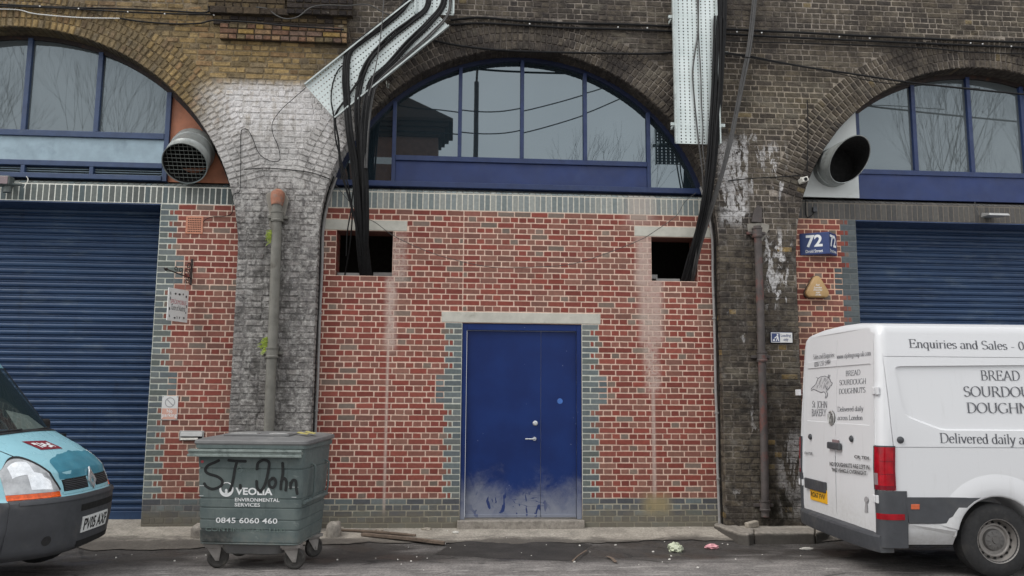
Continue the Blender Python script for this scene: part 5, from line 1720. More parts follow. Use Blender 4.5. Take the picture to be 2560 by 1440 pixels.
# scroll bracket and hanging board, sticking out from the wall towards the street
wb = at(474, 686, -0.01)
BX = at(478, 680, -0.01).x
t = thing("sign_bracket", "black wrought iron scroll bracket with arrow tip over the white hanging board", "bracket", (BX, 0, wb.z - 0.2))
dirv = (at(418, 686, -0.42) - Vector((BX, -0.01, wb.z - 0.03))); dirv.z = 0
dirv.normalize()
zt, zb_ = at(476, 647, -0.01).z, at(474, 712, -0.01).z
mb = MB(); mb.box(BX - 0.014, BX + 0.014, -0.012, 0.0, zb_, zt); mb.build("back_plate", MAT['iron'], t, bevel=0.004)
za = at(476, 690, -0.01).z
def arm(s, z): return Vector((BX, -0.012, z)) + dirv * s
AL = 0.46
mb = MB()
mb.tube([arm(0, za - 0.03), arm(AL * 0.5, za - 0.005), arm(AL, za + 0.02)], 0.008, 8)
def scroll(c, r0, r1, a0, turns, s=1):
    return [arm(c[0] + lerp(r0, r1, i / 24) * math.cos(a0 + s * turns * 2 * math.pi * i / 24), c[1] + lerp(r0, r1, i / 24) * math.sin(a0 + s * turns * 2 * math.pi * i / 24)) for i in range(25)]
mb.tube(scroll((0.08, za + 0.03), 0.06, 0.015, R(220), 1.4, -1), 0.006, 6)
mb.tube(scroll((0.05, za + 0.12), 0.05, 0.012, R(260), 1.3, -1), 0.006, 6)
mb.tube(scroll((0.2, za + 0.045), 0.042, 0.012, R(240), 1.2, -1), 0.0055, 6)
mb.tube(scroll((0.29, za + 0.05), 0.034, 0.01, R(240), 1.1, -1), 0.0055, 6)
mb.tube(scroll((0.07, za - 0.07), 0.04, 0.012, R(120), 1.2, 1), 0.006, 6)
mb.tube([arm(AL, za + 0.02), arm(AL + 0.05, za + 0.023)], [0.024, 0.001], 8)
mb.build("scroll_arm", MAT['iron'], t, smooth=True)
# board
bo = thing("hanging_sign", "white hanging board with red and black lettering under the scroll bracket", "sign", arm(0.22, zb_ - 0.5))
s0, s1 = 0.03, 0.40
BZ1, BZ0 = at(445, 722, -0.25).z, at(445, 803, -0.25).z
nrm = Vector((-dirv.y, dirv.x, 0))
if nrm.y > 0: nrm = -nrm
tilt = -0.0
def bp(u, v, d=0.0):
    """u 0..1 from the far (wall) end right to left reversed: u=0 is the street end on the left of the photo"""
    return arm(lerp(s1, s0, u), lerp(BZ0, BZ1, v)) + nrm * d
mb = MB()
mb.hull8([bp(0, 0, -0.006), bp(1, 0, -0.006), bp(1, 0, 0.006), bp(0, 0, 0.006), bp(0, 1, -0.006), bp(1, 1, -0.006), bp(1, 1, 0.006), bp(0, 1, 0.006)])
mb.build("board", MAT['whitepaint'], bo)
def bt(mb, m, u0, u1, v0, v1):
    q = fit2(m, u0, u1, v0, v1); mb.add([bp(u, v, 0.0075) for u, v in q[0]], q[1])
mb = MB(); bt(mb, sans("SPECKMOBILE", 0.0), 0.12, 0.9, 0.53, 0.66); mb.build("red_lettering", MAT['red_print'], bo)
mb = MB(); bt(mb, sans("Taste of Austria", 0.0, shear=0.35), 0.16, 0.86, 0.33, 0.5); mb.build("black_lettering", MAT['black_lettering'], bo)
rng = random.Random(4)
for (u, v, du, dv, a) in ((.1, .83, .02, .09, 20), (.1, .68, .02, .08, -10), (.08, .36, .03, .08, 15), (.1, .14, .02, .08, 30), (.34, .84, .05, .05, 10), (.54, .84, .06, .05, 0), (.72, .86, .03, .05, 20), (.88, .8, .035, .06, 0), (.92, .5, .02, .08, -15), (.9, .3, .02, .06, 15), (.82, .13, .04, .05, 0), (.6, .12, .02, .07, -35), (.36, .1, .05, .04, 0), (.48, .12, .015, .07, 25), (.2, .5, .03, .03, 40)):
    ca, sa = math.cos(R(a)), math.sin(R(a))
    poly = [(u + du * math.cos(k) * ca - dv * math.sin(k) * sa * 0.5, v + du * math.cos(k) * sa + dv * math.sin(k) * ca * 0.7) for k in [2 * math.pi * i / 8 for i in range(8)]]
    mb = MB(); mb.add([bp(x, y, 0.0075) for x, y in poly], [tuple(range(8))]); mb.build("printed_motif", MAT['black_lettering'], bo)
mb = MB()
for u in (0.24, 0.82):
    A = bp(u, 1.0); s = lerp(s1, s0, u)
    mb.tube([A, arm(s, za - 0.03 + s / AL * 0.05)], 0.003, 6)
mb.build("hanging_wires", MAT['wire'], bo)

# corner number box
Yn = -0.2
a, b = at(1999, 664 - 28, Yn), at(2054, 585, Yn)
t = thing("number_sign", "dark blue corner sign box reading 72 Druid Street on the right bay's brick", "sign", (a.x + 0.2, -0.1, a.z))
A = at(1999, 610, -0.004); B = at(2073, 610, -0.19); C = at(2092, 610, -0.004)
zt1, zt0 = at(2073, 579, -0.19).z, at(2073, 634, -0.19).z
poly = [(A.x, A.y), (B.x, B.y), (C.x, C.y)]
mb = MB(); mb.prism(poly, zt0, zt1, lambda u, v, d: Vector((u, v, d))); mb.build("sign_box", MAT['navy'], t, bevel=0.006)
def faceplane(A, B, off=0.002):
    d = Vector((B.x - A.x, B.y - A.y, 0)); n = Vector((d.y, -d.x, 0)).normalized()
    if n.y > 0: n = -n
    return lambda u, v: Vector((A.x, A.y, zt0)) + d * u + Vector((0, 0, (zt1 - zt0) * v)) + n * off
for PA, PB in ((A, B), (B, C)):
    mb = MB()
    fp = faceplane(PA, PB)
    x0, x1 = (0.22, 0.78) if PA is A else (0.12, 0.86)
    for m, u0, u1, v0, v1 in ((sans("72", 0.03), x0, x1, 0.34, 0.9), (sans("Druid Street", 0.012), x0 - 0.02, x1, 0.09, 0.23)):
        q = fit2(m, u0, u1, v0, v1); mb.add([fp(u, v) for u, v in q[0]], q[1])
    mb.build("lettering", MAT['lettering'], t)

# alarm bell cover: a rounded triangle
c = at(2043, 720, -0.07)
t = thing("alarm_box", "sun faded amber triangular alarm box under the blue number sign", "alarm box", (c.x, 0, c.z - 0.13))
def tri(rad, rnd):
    out = []
    for k in range(3):
        a0 = R(90 + 120 * k)
        cx, cz = (rad - rnd) * math.cos(a0), (rad - rnd) * math.sin(a0)
        for i in range(7):
            aa = a0 + R(-60 + 20 * i); out.append((cx + rnd * math.cos(aa), cz + rnd * math.sin(aa)))
    return out
mb = MB()
o_, i_ = tri(0.175, 0.06), tri(0.15, 0.05)
n = len(o_)
vs = [(c.x + u, -0.004, c.z - 0.01 + v) for u, v in o_] + [(c.x + u, -0.075, c.z - 0.01 + v) for u, v in o_] + [(c.x + u, -0.09, c.z - 0.01 + v) for u, v in i_]
fs = [tuple(range(2 * n, 3 * n))]
for j in range(2):
    for i in range(n): fs.append((j * n + i, j * n + (i + 1) % n, (j + 1) * n + (i + 1) % n, (j + 1) * n + i))
mb.add(vs, fs); mb.build("alarm_cover", MAT['bell'], t, smooth=True)
mb = MB(); o2_ = tri(0.185, 0.065); mb.prism([(c.x + u, c.z - 0.01 + v) for u, v in o2_], -0.035, -0.001, yplane); mb.build("back_box", MAT['belldark'], t, bevel=0.004)
mb = MB()
for m, yy, h, wd in (("1st", .05, .026, .055), ("London", .015, .026, .11), ("Security", -.02, .026, .13), ("0207", -.055, .02, .06), ("231 852", -.085, .02, .08)):
    q = fit2(sans(m, 0.02, shear=0.3), c.x - wd / 2, c.x + wd / 2, c.z - 0.01 + yy - h / 2, c.z - 0.01 + yy + h / 2); mb.add([(u, -0.092, v) for u, v in q[0]], q[1])
mb.build("lettering", MAT['lettering'], t)

# loading only sign
Y0 = YF - 0.03
a, b = at(1927, 857, Y0), at(1981, 831, Y0)
t = thing("loading_sign", "small loading only sign with blue pictogram on the black right pier", "sign", (a.x, Y0, a.z))
mb = MB(); mb.box(a.x, b.x, Y0, YF - 0.01, a.z, b.z); mb.build("sign_plate", MAT['navy'], t, bevel=0.004)
mb = MB(); mb.box(a.x + 0.005, b.x - 0.005, Y0 - 0.0018, Y0 - 0.0008, a.z + 0.005, b.z - 0.005); mb.build("white_face", MAT['whitepaint'], t)
xs = lerp(a.x, b.x, 0.42)
mb = MB(); mb.box(a.x + 0.014, xs, Y0 - 0.003, Y0 - 0.0022, a.z + 0.014, b.z - 0.014); mb.build("blue_panel", MAT['navy'], t)
mb = MB()
W_, H_ = xs - a.x - 0.014, b.z - a.z - 0.028
def lp(u, v): return Vector((a.x + 0.014 + u * W_, Y0 - 0.0038, a.z + 0.014 + v * H_))
mb.lathe([(0, 0), (0.011, 0)], lp(0.72, 0.83), (0, 1, 0), 10)
for poly in ([(.6, .72), (.78, .72), (.9, .08), (.78, .08), (.72, .4), (.6, .08), (.48, .08), (.62, .45)], [(.6, .68), (.64, .56), (.36, .36), (.3, .44)], [(.1, .1), (.42, .1), (.34, .3), (.18, .3)]):
    mb.add([lp(u, v) for u, v in poly], [tuple(range(len(poly)))])
mb.build("pictogram", MAT['lettering'], t)
mb = MB(); flat_text(mb, sans("Loading", 0.015), 1952, 1977, 835, 844, Y0 - 0.003); flat_text(mb, sans("only", 0.015), 1959, 1971, 845, 854, Y0 - 0.003); mb.build("lettering", MAT['navy'], t)

# floodlight at the left edge
c = at(20, 458, -0.12)
t = thing("floodlight", "grey cast floodlight on the brick course at the photo's left edge", "lamp", (c.x, -0.1, c.z - 0.1))
mb = MB(); mb.box(c.x - 0.2, c.x + 0.075, -0.24, -0.1, c.z - 0.05, c.z + 0.075); mb.build("lamp_body", MAT['lampgrey'], t, bevel=0.02, seg=3)
mb = MB(); mb.box(c.x - 0.19, c.x + 0.06, -0.25, -0.241, c.z - 0.04, c.z + 0.06); mb.build("lamp_glass", MAT['greylens'], t, bevel=0.004)
mb = MB(); mb.tube([(c.x + 0.07, -0.16, c.z - 0.02), (c.x + 0.18, -0.14, c.z - 0.02)], 0.018, 10); mb.tube([(c.x + 0.02, -0.16, c.z - 0.05), (c.x + 0.02, -0.16, c.z - 0.13)], [0.045, 0.05], 12); mb.build("gland", MAT['lampgrey'], t, smooth=True)
mb = MB(); mb.box(c.x - 0.05, c.x + 0.02, -0.1, 0.0, c.z - 0.02, c.z + 0.03); mb.build("wall_bracket", MAT['lampgrey'], t, bevel=0.005)
wire("lamp_flex", [(60, 470), (70, 450), (66, 441)], [-0.14, -0.03, -0.02], 0.006, "short white flex rising from the left floodlight", 'offwhite')
# bulkhead lamp over the right shutter
c = at(2482, 540, -0.12)
t = thing("bulkhead_lamp", "slim grey lamp on the dark lintel course over the right shutter", "lamp", (c.x, -0.1, c.z - 0.05))
mb = MB(); mb.hull8([(c.x - 0.17, -0.3, c.z - 0.03), (c.x + 0.13, -0.3, c.z - 0.03), (c.x + 0.12, -0.06, c.z - 0.01), (c.x - 0.14, -0.06, c.z - 0.01), (c.x - 0.16, -0.28, c.z + 0.005), (c.x + 0.12, -0.28, c.z + 0.005), (c.x + 0.1, -0.06, c.z + 0.055), (c.x - 0.12, -0.06, c.z + 0.055)]); mb.build("lamp_body", MAT['alu'], t, bevel=0.008)
mb = MB(); mb.box(c.x - 0.06, c.x + 0.04, -0.06, 0.0, c.z - 0.01, c.z + 0.04); mb.build("wall_bracket", MAT['lampgrey'], t, bevel=0.004)
wire("lamp_flex", [(2448, 540), (2440, 520), (2437, 505)], [-0.1, -0.03, -0.02], 0.006, "short grey flex rising from the slim right lamp", 'cablegrey')
# small white camera or sensor on the right arch ring
c = at(2007, 452, YF - 0.06)
t = thing("security_camera", "tiny white security camera on the right arch's brick ring", "camera", (c.x, YF - 0.04, c.z))
mb = MB(); mb.box(-0.045, 0.045, -0.09, 0.05, -0.03, 0.035, M=Matrix.Translation((c.x, YF - 0.06, c.z)) @ Matrix.Rotation(R(-18), 4, 'Y')); mb.build("camera_body", MAT['offwhite'], t, bevel=0.01)
mb = MB(); mb.lathe([(0, -0.004), (0.024, -0.002), (0.024, 0.01)], (c.x, YF - 0.155, c.z), (0, 1, 0), 14); mb.build("lens", MAT['black'], t)
mb = MB(); mb.box(c.x - 0.015, c.x + 0.02, YF - 0.02, YF, c.z + 0.0, c.z + 0.06); mb.build("camera_bracket", MAT['offwhite'], t)
# switch box with flex under the right course
c = at(2037, 523, -0.03)
mb = MB(); mb.box(c.x - 0.03, c.x + 0.03, -0.05, -0.001, c.z - 0.04, c.z + 0.03)
tag(mb.build("junction_box", MAT['plastic'], None, bevel=0.006), "small grey junction box on the dark lintel course above the number sign", "junction box")
wire("lamp_flex", [(2014, 500), (2014, 530), (2017, 542), (2022, 543), (2032, 535), (2036, 526)], -0.02, 0.006, "thin dark flex looping into the small junction box")

# ferns on the left downpipe
def fern(px, py, n, label, ln):
    o = at(px, py, YP)
    t = thing("fern", label, "plant", o)
    mb = MB()
    rng = random.Random(px)
    for k in range(n):
        az = rng.uniform(-1.0, 1.0); up = rng.uniform(-0.5, 0.9)
        d = Vector((-0.55 - 0.3 * rng.random(), -0.55 * abs(az) - 0.15, up)).normalized()
        L = ln * rng.uniform(0.6, 1.1)
        side = d.cross(Vector((0, -1, 0.3))).normalized()
        st = o + Vector((rng.uniform(-0.01, 0.03), rng.uniform(-0.02, 0.02), rng.uniform(-0.2, 0.2) * ln * 2.2))
        prev = st
        for i in range(1, 8):
            s = i / 7
            q = st + d * (L * s) + Vector((0, 0, -L * 0.5 * s * s))
            wd = L * 0.2 * (1 - s * 0.8)
            for sg in (-1, 1):
                tip = q + side * sg * wd + d * wd * 0.3 + Vector((0, 0, rng.uniform(-0.008, 0.008)))
                mb.add([q - d * 0.007, tip - d * 0.005, tip + d * 0.005, q + d * 0.007], [(0, 1, 2, 3)])
            mb.add([prev + side * 0.0015, prev - side * 0.0015, q - side * 0.0015, q + side * 0.0015], [(0, 1, 2, 3)])
            prev = q
    mb.build("fronds", MAT['fern'], t)
fern(683, 590, 26, "yellow green fern growing from the upper part of the left downpipe", 0.11)
fern(671, 858, 34, "yellow green fern growing at the lower joint of the left downpipe", 0.125)

# ================================================================== WHEELIE BIN
BT = R(-7.5)
fr_ = at(752, 1250, -2.42)
BWID, BDEP = 1.05, 0.95
bo_ = Vector((fr_.x, -2.42, 0)) + Matrix.Rotation(BT, 3, 'Z') @ Vector((-BWID / 2, BDEP / 2, 0))
bo_.z = -0.408
bin_ = thing("wheelie_bin", "large dull green four wheeled waste bin with grey lid and black graffiti", "waste bin", bo_, BT)
def rrect(hw, hd, r, n=5):
    out = []
    for cx, cy, a0 in ((hw - r, -hd + r, -90), (hw - r, hd - r, 0), (-hw + r, hd - r, 90), (-hw + r, -hd + r, 180)):
        for i in range(n + 1):
            a = R(a0 + 90 * i / n); out.append((cx + r * math.cos(a), cy + r * math.sin(a)))
    return out
ZB0, ZB1 = 0.245, 1.225
def bdim(z):
    t = (z - ZB0) / (ZB1 - ZB0)
    return lerp(0.495, 0.545, t), lerp(0.43, 0.485, t)
def loft(mb, secs, cap0=True, cap1=True):
    n = len(secs[0]); vs = []; fs = []
    for s in secs: vs += s
    for i in range(len(secs) - 1):
        for k in range(n): fs.append((i * n + k, i * n + (k + 1) % n, (i + 1) * n + (k + 1) % n, (i + 1) * n + k))
    if cap0: fs.append(tuple(range(n - 1, -1, -1)))
    if cap1: fs.append(tuple(range((len(secs) - 1) * n, len(secs) * n)))
    mb.add(vs, fs)
mb = MB()
gro = [0.265, 0.39, 0.485, 0.60, 0.69, 0.98]
zl = [(ZB0, 0.012), (ZB0 + 0.008, 0.0)]
for g_ in gro: zl += [(g_ - 0.007, 0.0), (g_ - 0.001, 0.008), (g_ + 0.006, 0.0075), (g_ + 0.010, 0.0)]
zl += [(ZB1 - 0.05, 0.0), (ZB1 - 0.045, -0.018), (ZB1, -0.018)]
secs = []
for z, ins in zl:
    hw, hd = bdim(z)
    secs.append([(x, y, z) for x, y in rrect(hw - ins, hd - ins, 0.06)])
loft(mb, secs)
mb.build("bin_body", MAT['bingreen'], bin_, local=True, smooth=True, angle=30)
mb = MB()
loft(mb, [[(x, y, z) for x, y in rrect(a, b, 0.09)] for z, a, b in ((0.13, 0.25, 0.28), (0.145, 0.3, 0.32), (0.25, 0.36, 0.36))])
mb.build("bin_sump", MAT['binlid'], bin_, local=True, smooth=True)
# lid
mb = MB()
secs = []
for z, a, b in ((1.226, 0.574, 0.518), (1.24, 0.580, 0.524), (1.262, 0.577, 0.521), (1.27, 0.572, 0.512), (1.288, 0.50, 0.43), (1.298, 0.44, 0.36), (1.302, 0.3, 0.2)):
    secs.append([(x, y + 0.015, z + 0.012 * (y / 0.5)) for x, y in rrect(a, b, 0.07)])
loft(mb, secs)
lid = mb.build("bin_lid", MAT['binlid'], bin_, local=True, smooth=True, angle=28)
mb = MB(); mb.box(-0.34, 0.33, -0.33, 0.33, 1.288, 1.314); mb.build("lid_flap", MAT['binlid'], lid, local=True, bevel=0.008)
mb = MB(); mb.box(-0.28, 0.0, -0.31, -0.2, 1.3145, 1.322); mb.box(0.12, 0.3, -0.3, -0.14, 1.3145, 1.322); mb.build("flap_ridges", MAT['alu'], lid, local=True, bevel=0.003)
mb = MB()
mb.hull8([(0.375, -0.22, 1.323), (0.48, -0.22, 1.306), (0.48, -0.14, 1.312), (0.375, -0.14, 1.33), (0.375, -0.22, 1.327), (0.48, -0.22, 1.31), (0.48, -0.14, 1.316), (0.375, -0.14, 1.334)])
mb.hull8([(0.42, -0.1, 1.325), (0.52, -0.1, 1.306), (0.52, -0.02, 1.313), (0.42, -0.02, 1.332), (0.42, -0.1, 1.329), (0.52, -0.1, 1.31), (0.52, -0.02, 1.317), (0.42, -0.02, 1.336)])
mb.build("yellow_sticker", MAT['sticker'], lid, local=True)
# lifting rail across the front
mb = MB()
def ryb(z): return -bdim(z)[1]
mb.box(-0.60, 0.53, ryb(1.2) - 0.05, ryb(1.2) - 0.0005, 1.165, 1.172)
mb.box(-0.605, 0.535, ryb(1.2) - 0.065, ryb(1.2) - 0.04, 1.148, 1.1645)
mb.box(-0.605, 0.535, ryb(1.2) - 0.07, ryb(1.2) - 0.045, 1.1, 1.125)
mb.box(-0.60, 0.53, ryb(1.2) - 0.052, ryb(1.2) + 0.012, 1.1255, 1.1475)
mb.build("lifting_rail", MAT['binrail'], bin_, local=True, bevel=0.006)
# side grab rails
mb = MB()
hx = bdim(0.8)[0]
for y in (-0.2, 0.3):
    mb.tube(curve([(hx + 0.0, y, 1.02), (hx + 0.045, y, 1.0), (hx + 0.05, y, 0.95), (hx + 0.045, y, 0.72), (hx - 0.01, y, 0.665)], 5), 0.011, 8)
mb.tube([(hx + 0.01, -0.4, 0.655), (hx + 0.02, -0.3, 0.66), (hx + 0.02, 0.36, 0.66), (hx, 0.42, 0.66)], 0.02, 8)
mb.build("side_handle", MAT['bingreen'], bin_, local=True, smooth=True)
for z in (0.42, 0.5, 0.62, 0.78, 0.9):
    pass
# castors
def castor(x, y, a):
    cs = MB(); r = 0.104
    M4 = Matrix.Translation((x, y, 0)) @ Matrix.Rotation(a, 4, 'Z')
    tr_ = MB()
    pr = [(0.02, -0.022), (0.07, -0.022), (0.075, -0.026), (0.09, -0.026), (r, -0.016), (r, 0.016), (0.09, 0.026), (0.075, 0.026), (0.07, 0.022), (0.02, 0.022)]
    tr_.lathe(pr, (0.04, 0, r), (0, 1, 0), 28)
    tr_.v = [tuple(M4 @ Vector(p)) for p in tr_.v]
    c = tr_.build("castor", MAT['castor'], bin_, local=True, smooth=True, angle=30)
    f = MB()
    for s in (-1, 1):
        f.hull8([(-0.06, s * 0.034, 0.19), (0.075, s * 0.034, 0.19), (0.06, s * 0.034, r - 0.03), (0.025, s * 0.034, r - 0.03), (-0.06, s * 0.038, 0.19), (0.075, s * 0.038, 0.19), (0.06, s * 0.038, r - 0.03), (0.025, s * 0.038, r - 0.03)])
    f.box(-0.06, 0.075, -0.038, 0.038, 0.1905, 0.2)
    f.tube([(0.04, -0.046, r), (0.04, 0.046, r)], 0.014, 10)
    f.box(-0.075, 0.075, -0.06, 0.06, 0.2005, 0.215)
    f.box(-0.09, 0.1, -0.075, 0.07, 0.2155, 0.246)
    f.v = [tuple(M4 @ Vector(p)) for p in f.v]
    f.build("castor_fork", MAT['forkmetal'], c, local=True, bevel=0.003)
castor(-0.385, -0.30, R(8)); castor(0.395, -0.31, R(6)); castor(0.41, 0.30, R(55)); castor(-0.40, 0.30, R(15))
# lettering on the front; u, v are pixels of a close-up of the bin's front
def bf(u, v, off=0.0025):
    x = lerp(-0.518, 0.522, (u - 203) / (1195 - 203))
    z = lerp(1.095, ZB0, (v - 290) / (1130 - 290))
    return Vector((x, -bdim(z)[1] - off, z))
def btxt(mb, m, u0, u1, v0, v1, off=0.0025):
    q = fit2(m, u0, u1, 0, 1)
    mb.add([bf(u, lerp(v1, v0, v), off) for u, v in q[0]], q[1])
mb = MB()
for m_, *q_ in ((sans("VEOLIA", 0.03), 568, 922, 582, 652), (sans("ENVIRONMENTAL", 0.015), 565, 990, 680, 715), (sans("SERVICES", 0.015), 563, 806, 729, 763), (sans("0845 6060 460", 0.012), 388, 975, 870, 922)):
    mb = MB(); btxt(mb, m_, *q_); mb.build("white_lettering", MAT['lettering'], bin_, local=True)
mb = MB()
A = [(480 + 68 * math.cos(R(a)), 602 + 70 * math.sin(R(a))) for a in range(0, 361, 10)]
B = [(480 + 50 * math.cos(R(a)), 590 + 50 * math.sin(R(a))) for a in range(0, 361, 10)]
mb.add([bf(*p) for p in A + B], [(i, i + 1, len(A) + i + 1, len(A) + i) for i in range(len(A) - 1)])
D_ = [(479 + 13 * math.cos(R(a)), 612 + 16 * math.sin(R(a))) for a in range(0, 360, 30)]
mb.add([bf(*p) for p in D_], [tuple(range(12))])
mb.add([bf(*p) for p in ((468, 618), (490, 618), (494, 652), (464, 652))], [(0, 1, 2, 3)])
mb.build("white_emblem", MAT['lettering'], bin_, local=True)
for x0, x1, y0, y1 in ((215, 300, 567, 571), (215, 262, 664, 668), (1070, 1165, 569, 573), (1105, 1150, 665, 669)):
    mb = MB(); mb.add([bf(*p) for p in ((x0, y0), (x1, y0), (x1, y1), (x0, y1))], [(0, 1, 2, 3)])
    mb.build("scuff_mark", MAT['lettering'], bin_, local=True)
mb = MB()
btxt(mb, sans("CONTINENTAL 1100", 0.02), 290, 1050, 962, 1003, 0.003)
btxt(mb, sans("VEOLIA", 0.0), 640, 760, 395, 432, 0.003)
A = [(600 + 28 * math.cos(R(a)), 412 + 28 * math.sin(R(a))) for a in range(0, 361, 15)]
B = [(600 + 22 * math.cos(R(a)), 412 + 22 * math.sin(R(a))) for a in range(0, 361, 15)]
mb.add([bf(*p) for p in A + B], [(i, i + 1, len(A) + i + 1, len(A) + i) for i in range(len(A) - 1)])
mb.build("raised_lettering", MAT['embossed'], bin_, local=True)
mb = MB()
ST = [[(398, 325), (360, 345), (300, 372), (272, 415), (300, 452), (390, 480), (438, 520), (425, 570), (350, 600), (290, 578), (268, 550)],
      [(495, 322), (560, 328), (655, 330)], [(575, 330), (558, 400), (545, 490), (532, 560), (515, 610)], [(612, 560), (616, 588)],
      [(768, 400), (778, 345), (830, 315), (880, 335), (880, 400), (862, 500), (840, 570), (806, 612), (775, 580), (768, 520)],
      [(920, 488), (888, 520), (895, 565), (930, 575), (952, 530), (935, 490), (915, 488)],
      [(1012, 345), (1016, 440), (1004, 530), (1000, 590)], [(1002, 520), (1030, 488), (1052, 520), (1048, 600)],
      [(1092, 530), (1094, 580)], [(1092, 550), (1115, 505), (1142, 515), (1148, 580), (1158, 632)]]
for i, s in enumerate(ST):
    pts = [(p.x, p.y) for p in curve([(a, b, 0) for a, b in s], 6)]
    v, f = ribbon(pts, lambda a: 27)
    mb.add([bf(a, b, 0.0035 + 0.0003 * i) for a, b in v], f)
    for e in (pts[0], pts[-1]):
        k = [(e[0] + 14 * math.cos(R(a)), e[1] + 14 * math.sin(R(a))) for a in range(0, 360, 30)]
        mb.add([bf(a, b, 0.0033 + 0.0003 * i) for a, b in k], [tuple(range(12))])
mb.build("spray_graffiti", MAT['spray'], bin_, local=True)
mb = MB(); k = [(240 + 16 * math.cos(R(a)), 338 + 14 * math.sin(R(a))) for a in range(0, 360, 45)]
mb.add([bf(a, b, 0.003) for a, b in k], [tuple(range(8))]); mb.build("red_sticker", MAT['red_print'], bin_, local=True)

# ================================================================== WHITE VAN
VT = R(-1.6)
VO = Vector((3.965, -2.1, -0.372))
van = thing("white_van", "white bakery delivery van with grey lettering, rear doors and red tail lamp in view", "van", VO, VT)
VI = Matrix.Rotation(-VT, 3, 'Z')
def vray(px, py): return VI @ (CAM - VO), VI @ ray(px, py)
def vs_(px, py, y=-1.0):
    o, d = vray(px, py); p = o + d * ((y - o.y) / d.y); return p.x, p.z
def vr_(px, py, x=0.0):
    o, d = vray(px, py); p = o + d * ((x - o.x) / d.x); return p.y, p.z
HALF = [(-0.90, 0.30), (-0.975, 0.40), (-0.998, 0.52), (-1.0, 0.8), (-1.0, 1.25), (-0.985, 1.6), (-0.96, 1.95), (-0.94, 2.16), (-0.922, 2.31), (-0.895, 2.375), (-0.83, 2.412), (-0.70, 2.428), (-0.40, 2.455), (0.0, 2.465)]
def section(ins, hs=1.0, ws=1.0):
    pts = HALF + [(-y, z) for y, z in HALF[-2::-1]]
    out = []
    for y, z in pts:
        k = 1 - ins / 1.0
        out.append((y * k * ws, 1.3 + (0.30 + (z - 0.30) * hs - 1.3) * (1 - ins / 1.15)))
    return out
def xr(z): return 0.085 * max(0, z - 1.0) / 1.4 
mb = MB()
secs = []
for x, ins in ((0.0, 0.085), (0.006, 0.055), (0.022, 0.028), (0.05, 0.010), (0.095, 0.0), (0.6, 0.0), (3.0, 0.0)):
    s = section(ins)
    secs.append([(x + xr(z) * (1 if x < 0.5 else 0), y, z) for y, z in s])
for x, hs, ws in ((4.0, 1.0, 0.99), (4.35, 0.97, 0.97), (4.75, 0.82, 0.94), (5.15, 0.52, 0.93), (5.5, 0.46, 0.9), (5.8, 0.40, 0.82), (5.93, 0.30, 0.7)):
    secs.append([(x, y, z) for y, z in section(0.0, hs, ws)])
loft(mb, secs)
vb = mb.build("van_body", MAT['vanwhite'], van, local=True)
WX, WR = vs_(2500, 1352)[0], 0.345
cuts = []
for wx in (WX, WX + 3.55):
    for s in (-1, 1):
        c = MB(); c.lathe([(0, 0), (0.405, 0), (0.405, 0.5), (0, 0.5)], (wx, s * 0.62 if s > 0 else -1.12, 0.355), (0, 1, 0), 40)
        cuts.append(c)
def recess(poly_fn, pts, depth, bev):
    """sunk panel: wide outline at the surface, smaller at the bottom"""
    n = len(pts); cx = sum(p[0] for p in pts) / n; cy = sum(p[1] for p in pts) / n
    def ins(p, k):
        l = math.hypot(p[0] - cx, p[1] - cy); t = 1 - k / l
        return (cx + (p[0] - cx) * t, cy + (p[1] - cy) * t)
    c = MB()
    loft(c, [[poly_fn(p[0], p[1], d) for p in [ins(q, k) for q in pts]] for d, k in ((-0.04, 0.0), (0.0, 0.0), (depth, bev))])
    return c
def rounded(pts, r, n=5):
    out = []
    m = len(pts)
    for i in range(m):
        a, b, c = Vector(pts[i - 1]), Vector(pts[i]), Vector(pts[(i + 1) % m])
        p, q = b + (a - b).normalized() * r, b + (c - b).normalized() * r
        for k in range(n + 1):
            t = k / n; out.append(tuple(p * (1 - t) ** 2 + b * 2 * t * (1 - t) + q * t * t))
    return out
def sidey(z):
    for i in range(len(HALF) - 1):
        if HALF[i][1] <= z <= HALF[i + 1][1]:
            return lerp(HALF[i][0], HALF[i + 1][0], (z - HALF[i][1]) / (HALF[i + 1][1] - HALF[i][1]))
    return -1.0
def sd(x, z, d): return Vector((x, sidey(z) + d, z))
def rd(y, z, d): return Vector((xr(z) + d, y, z))
a, b, c, d = vs_(2238, 915), vs_(2700, 905), vs_(2700, 1078), vs_(2262, 1040)
sp = rounded([a, (3.4, b[1]), (3.4, c[1]), (d[0] + 0.35, c[1] + 0.0), d], 0.07)
cuts.append(recess(sd, sp, 0.022, 0.035))
ya, za = vr_(2018, 925); yb, zb = vr_(2166, 908); yc, zc = vr_(2164, 1070); yd, zd = vr_(2010, 1066)
cuts.append(recess(rd, rounded([(ya, za), (0.03, lerp(za, zb, 0.45)), (0.03, zc), (yd, zd)], 0.05), 0.014, 0.022)) if False else None
cuts = [q for q in cuts if q]
ym = 0.02
for p in ([(-0.80, zc + 0.02), (-0.80, zb), (0.80, zb + 0.0), (0.80, zc + 0.02)], ):
    cuts.append(recess(rd, rounded(p, 0.05), 0.012, 0.02))
zt_ = vr_(2100, 828)[1]
cuts.append(recess(rd, rounded([(-0.78, zb + 0.07), (-0.76, zt_), (0.76, zt_), (0.78, zb + 0.07)], 0.05), 0.006, 0.012))
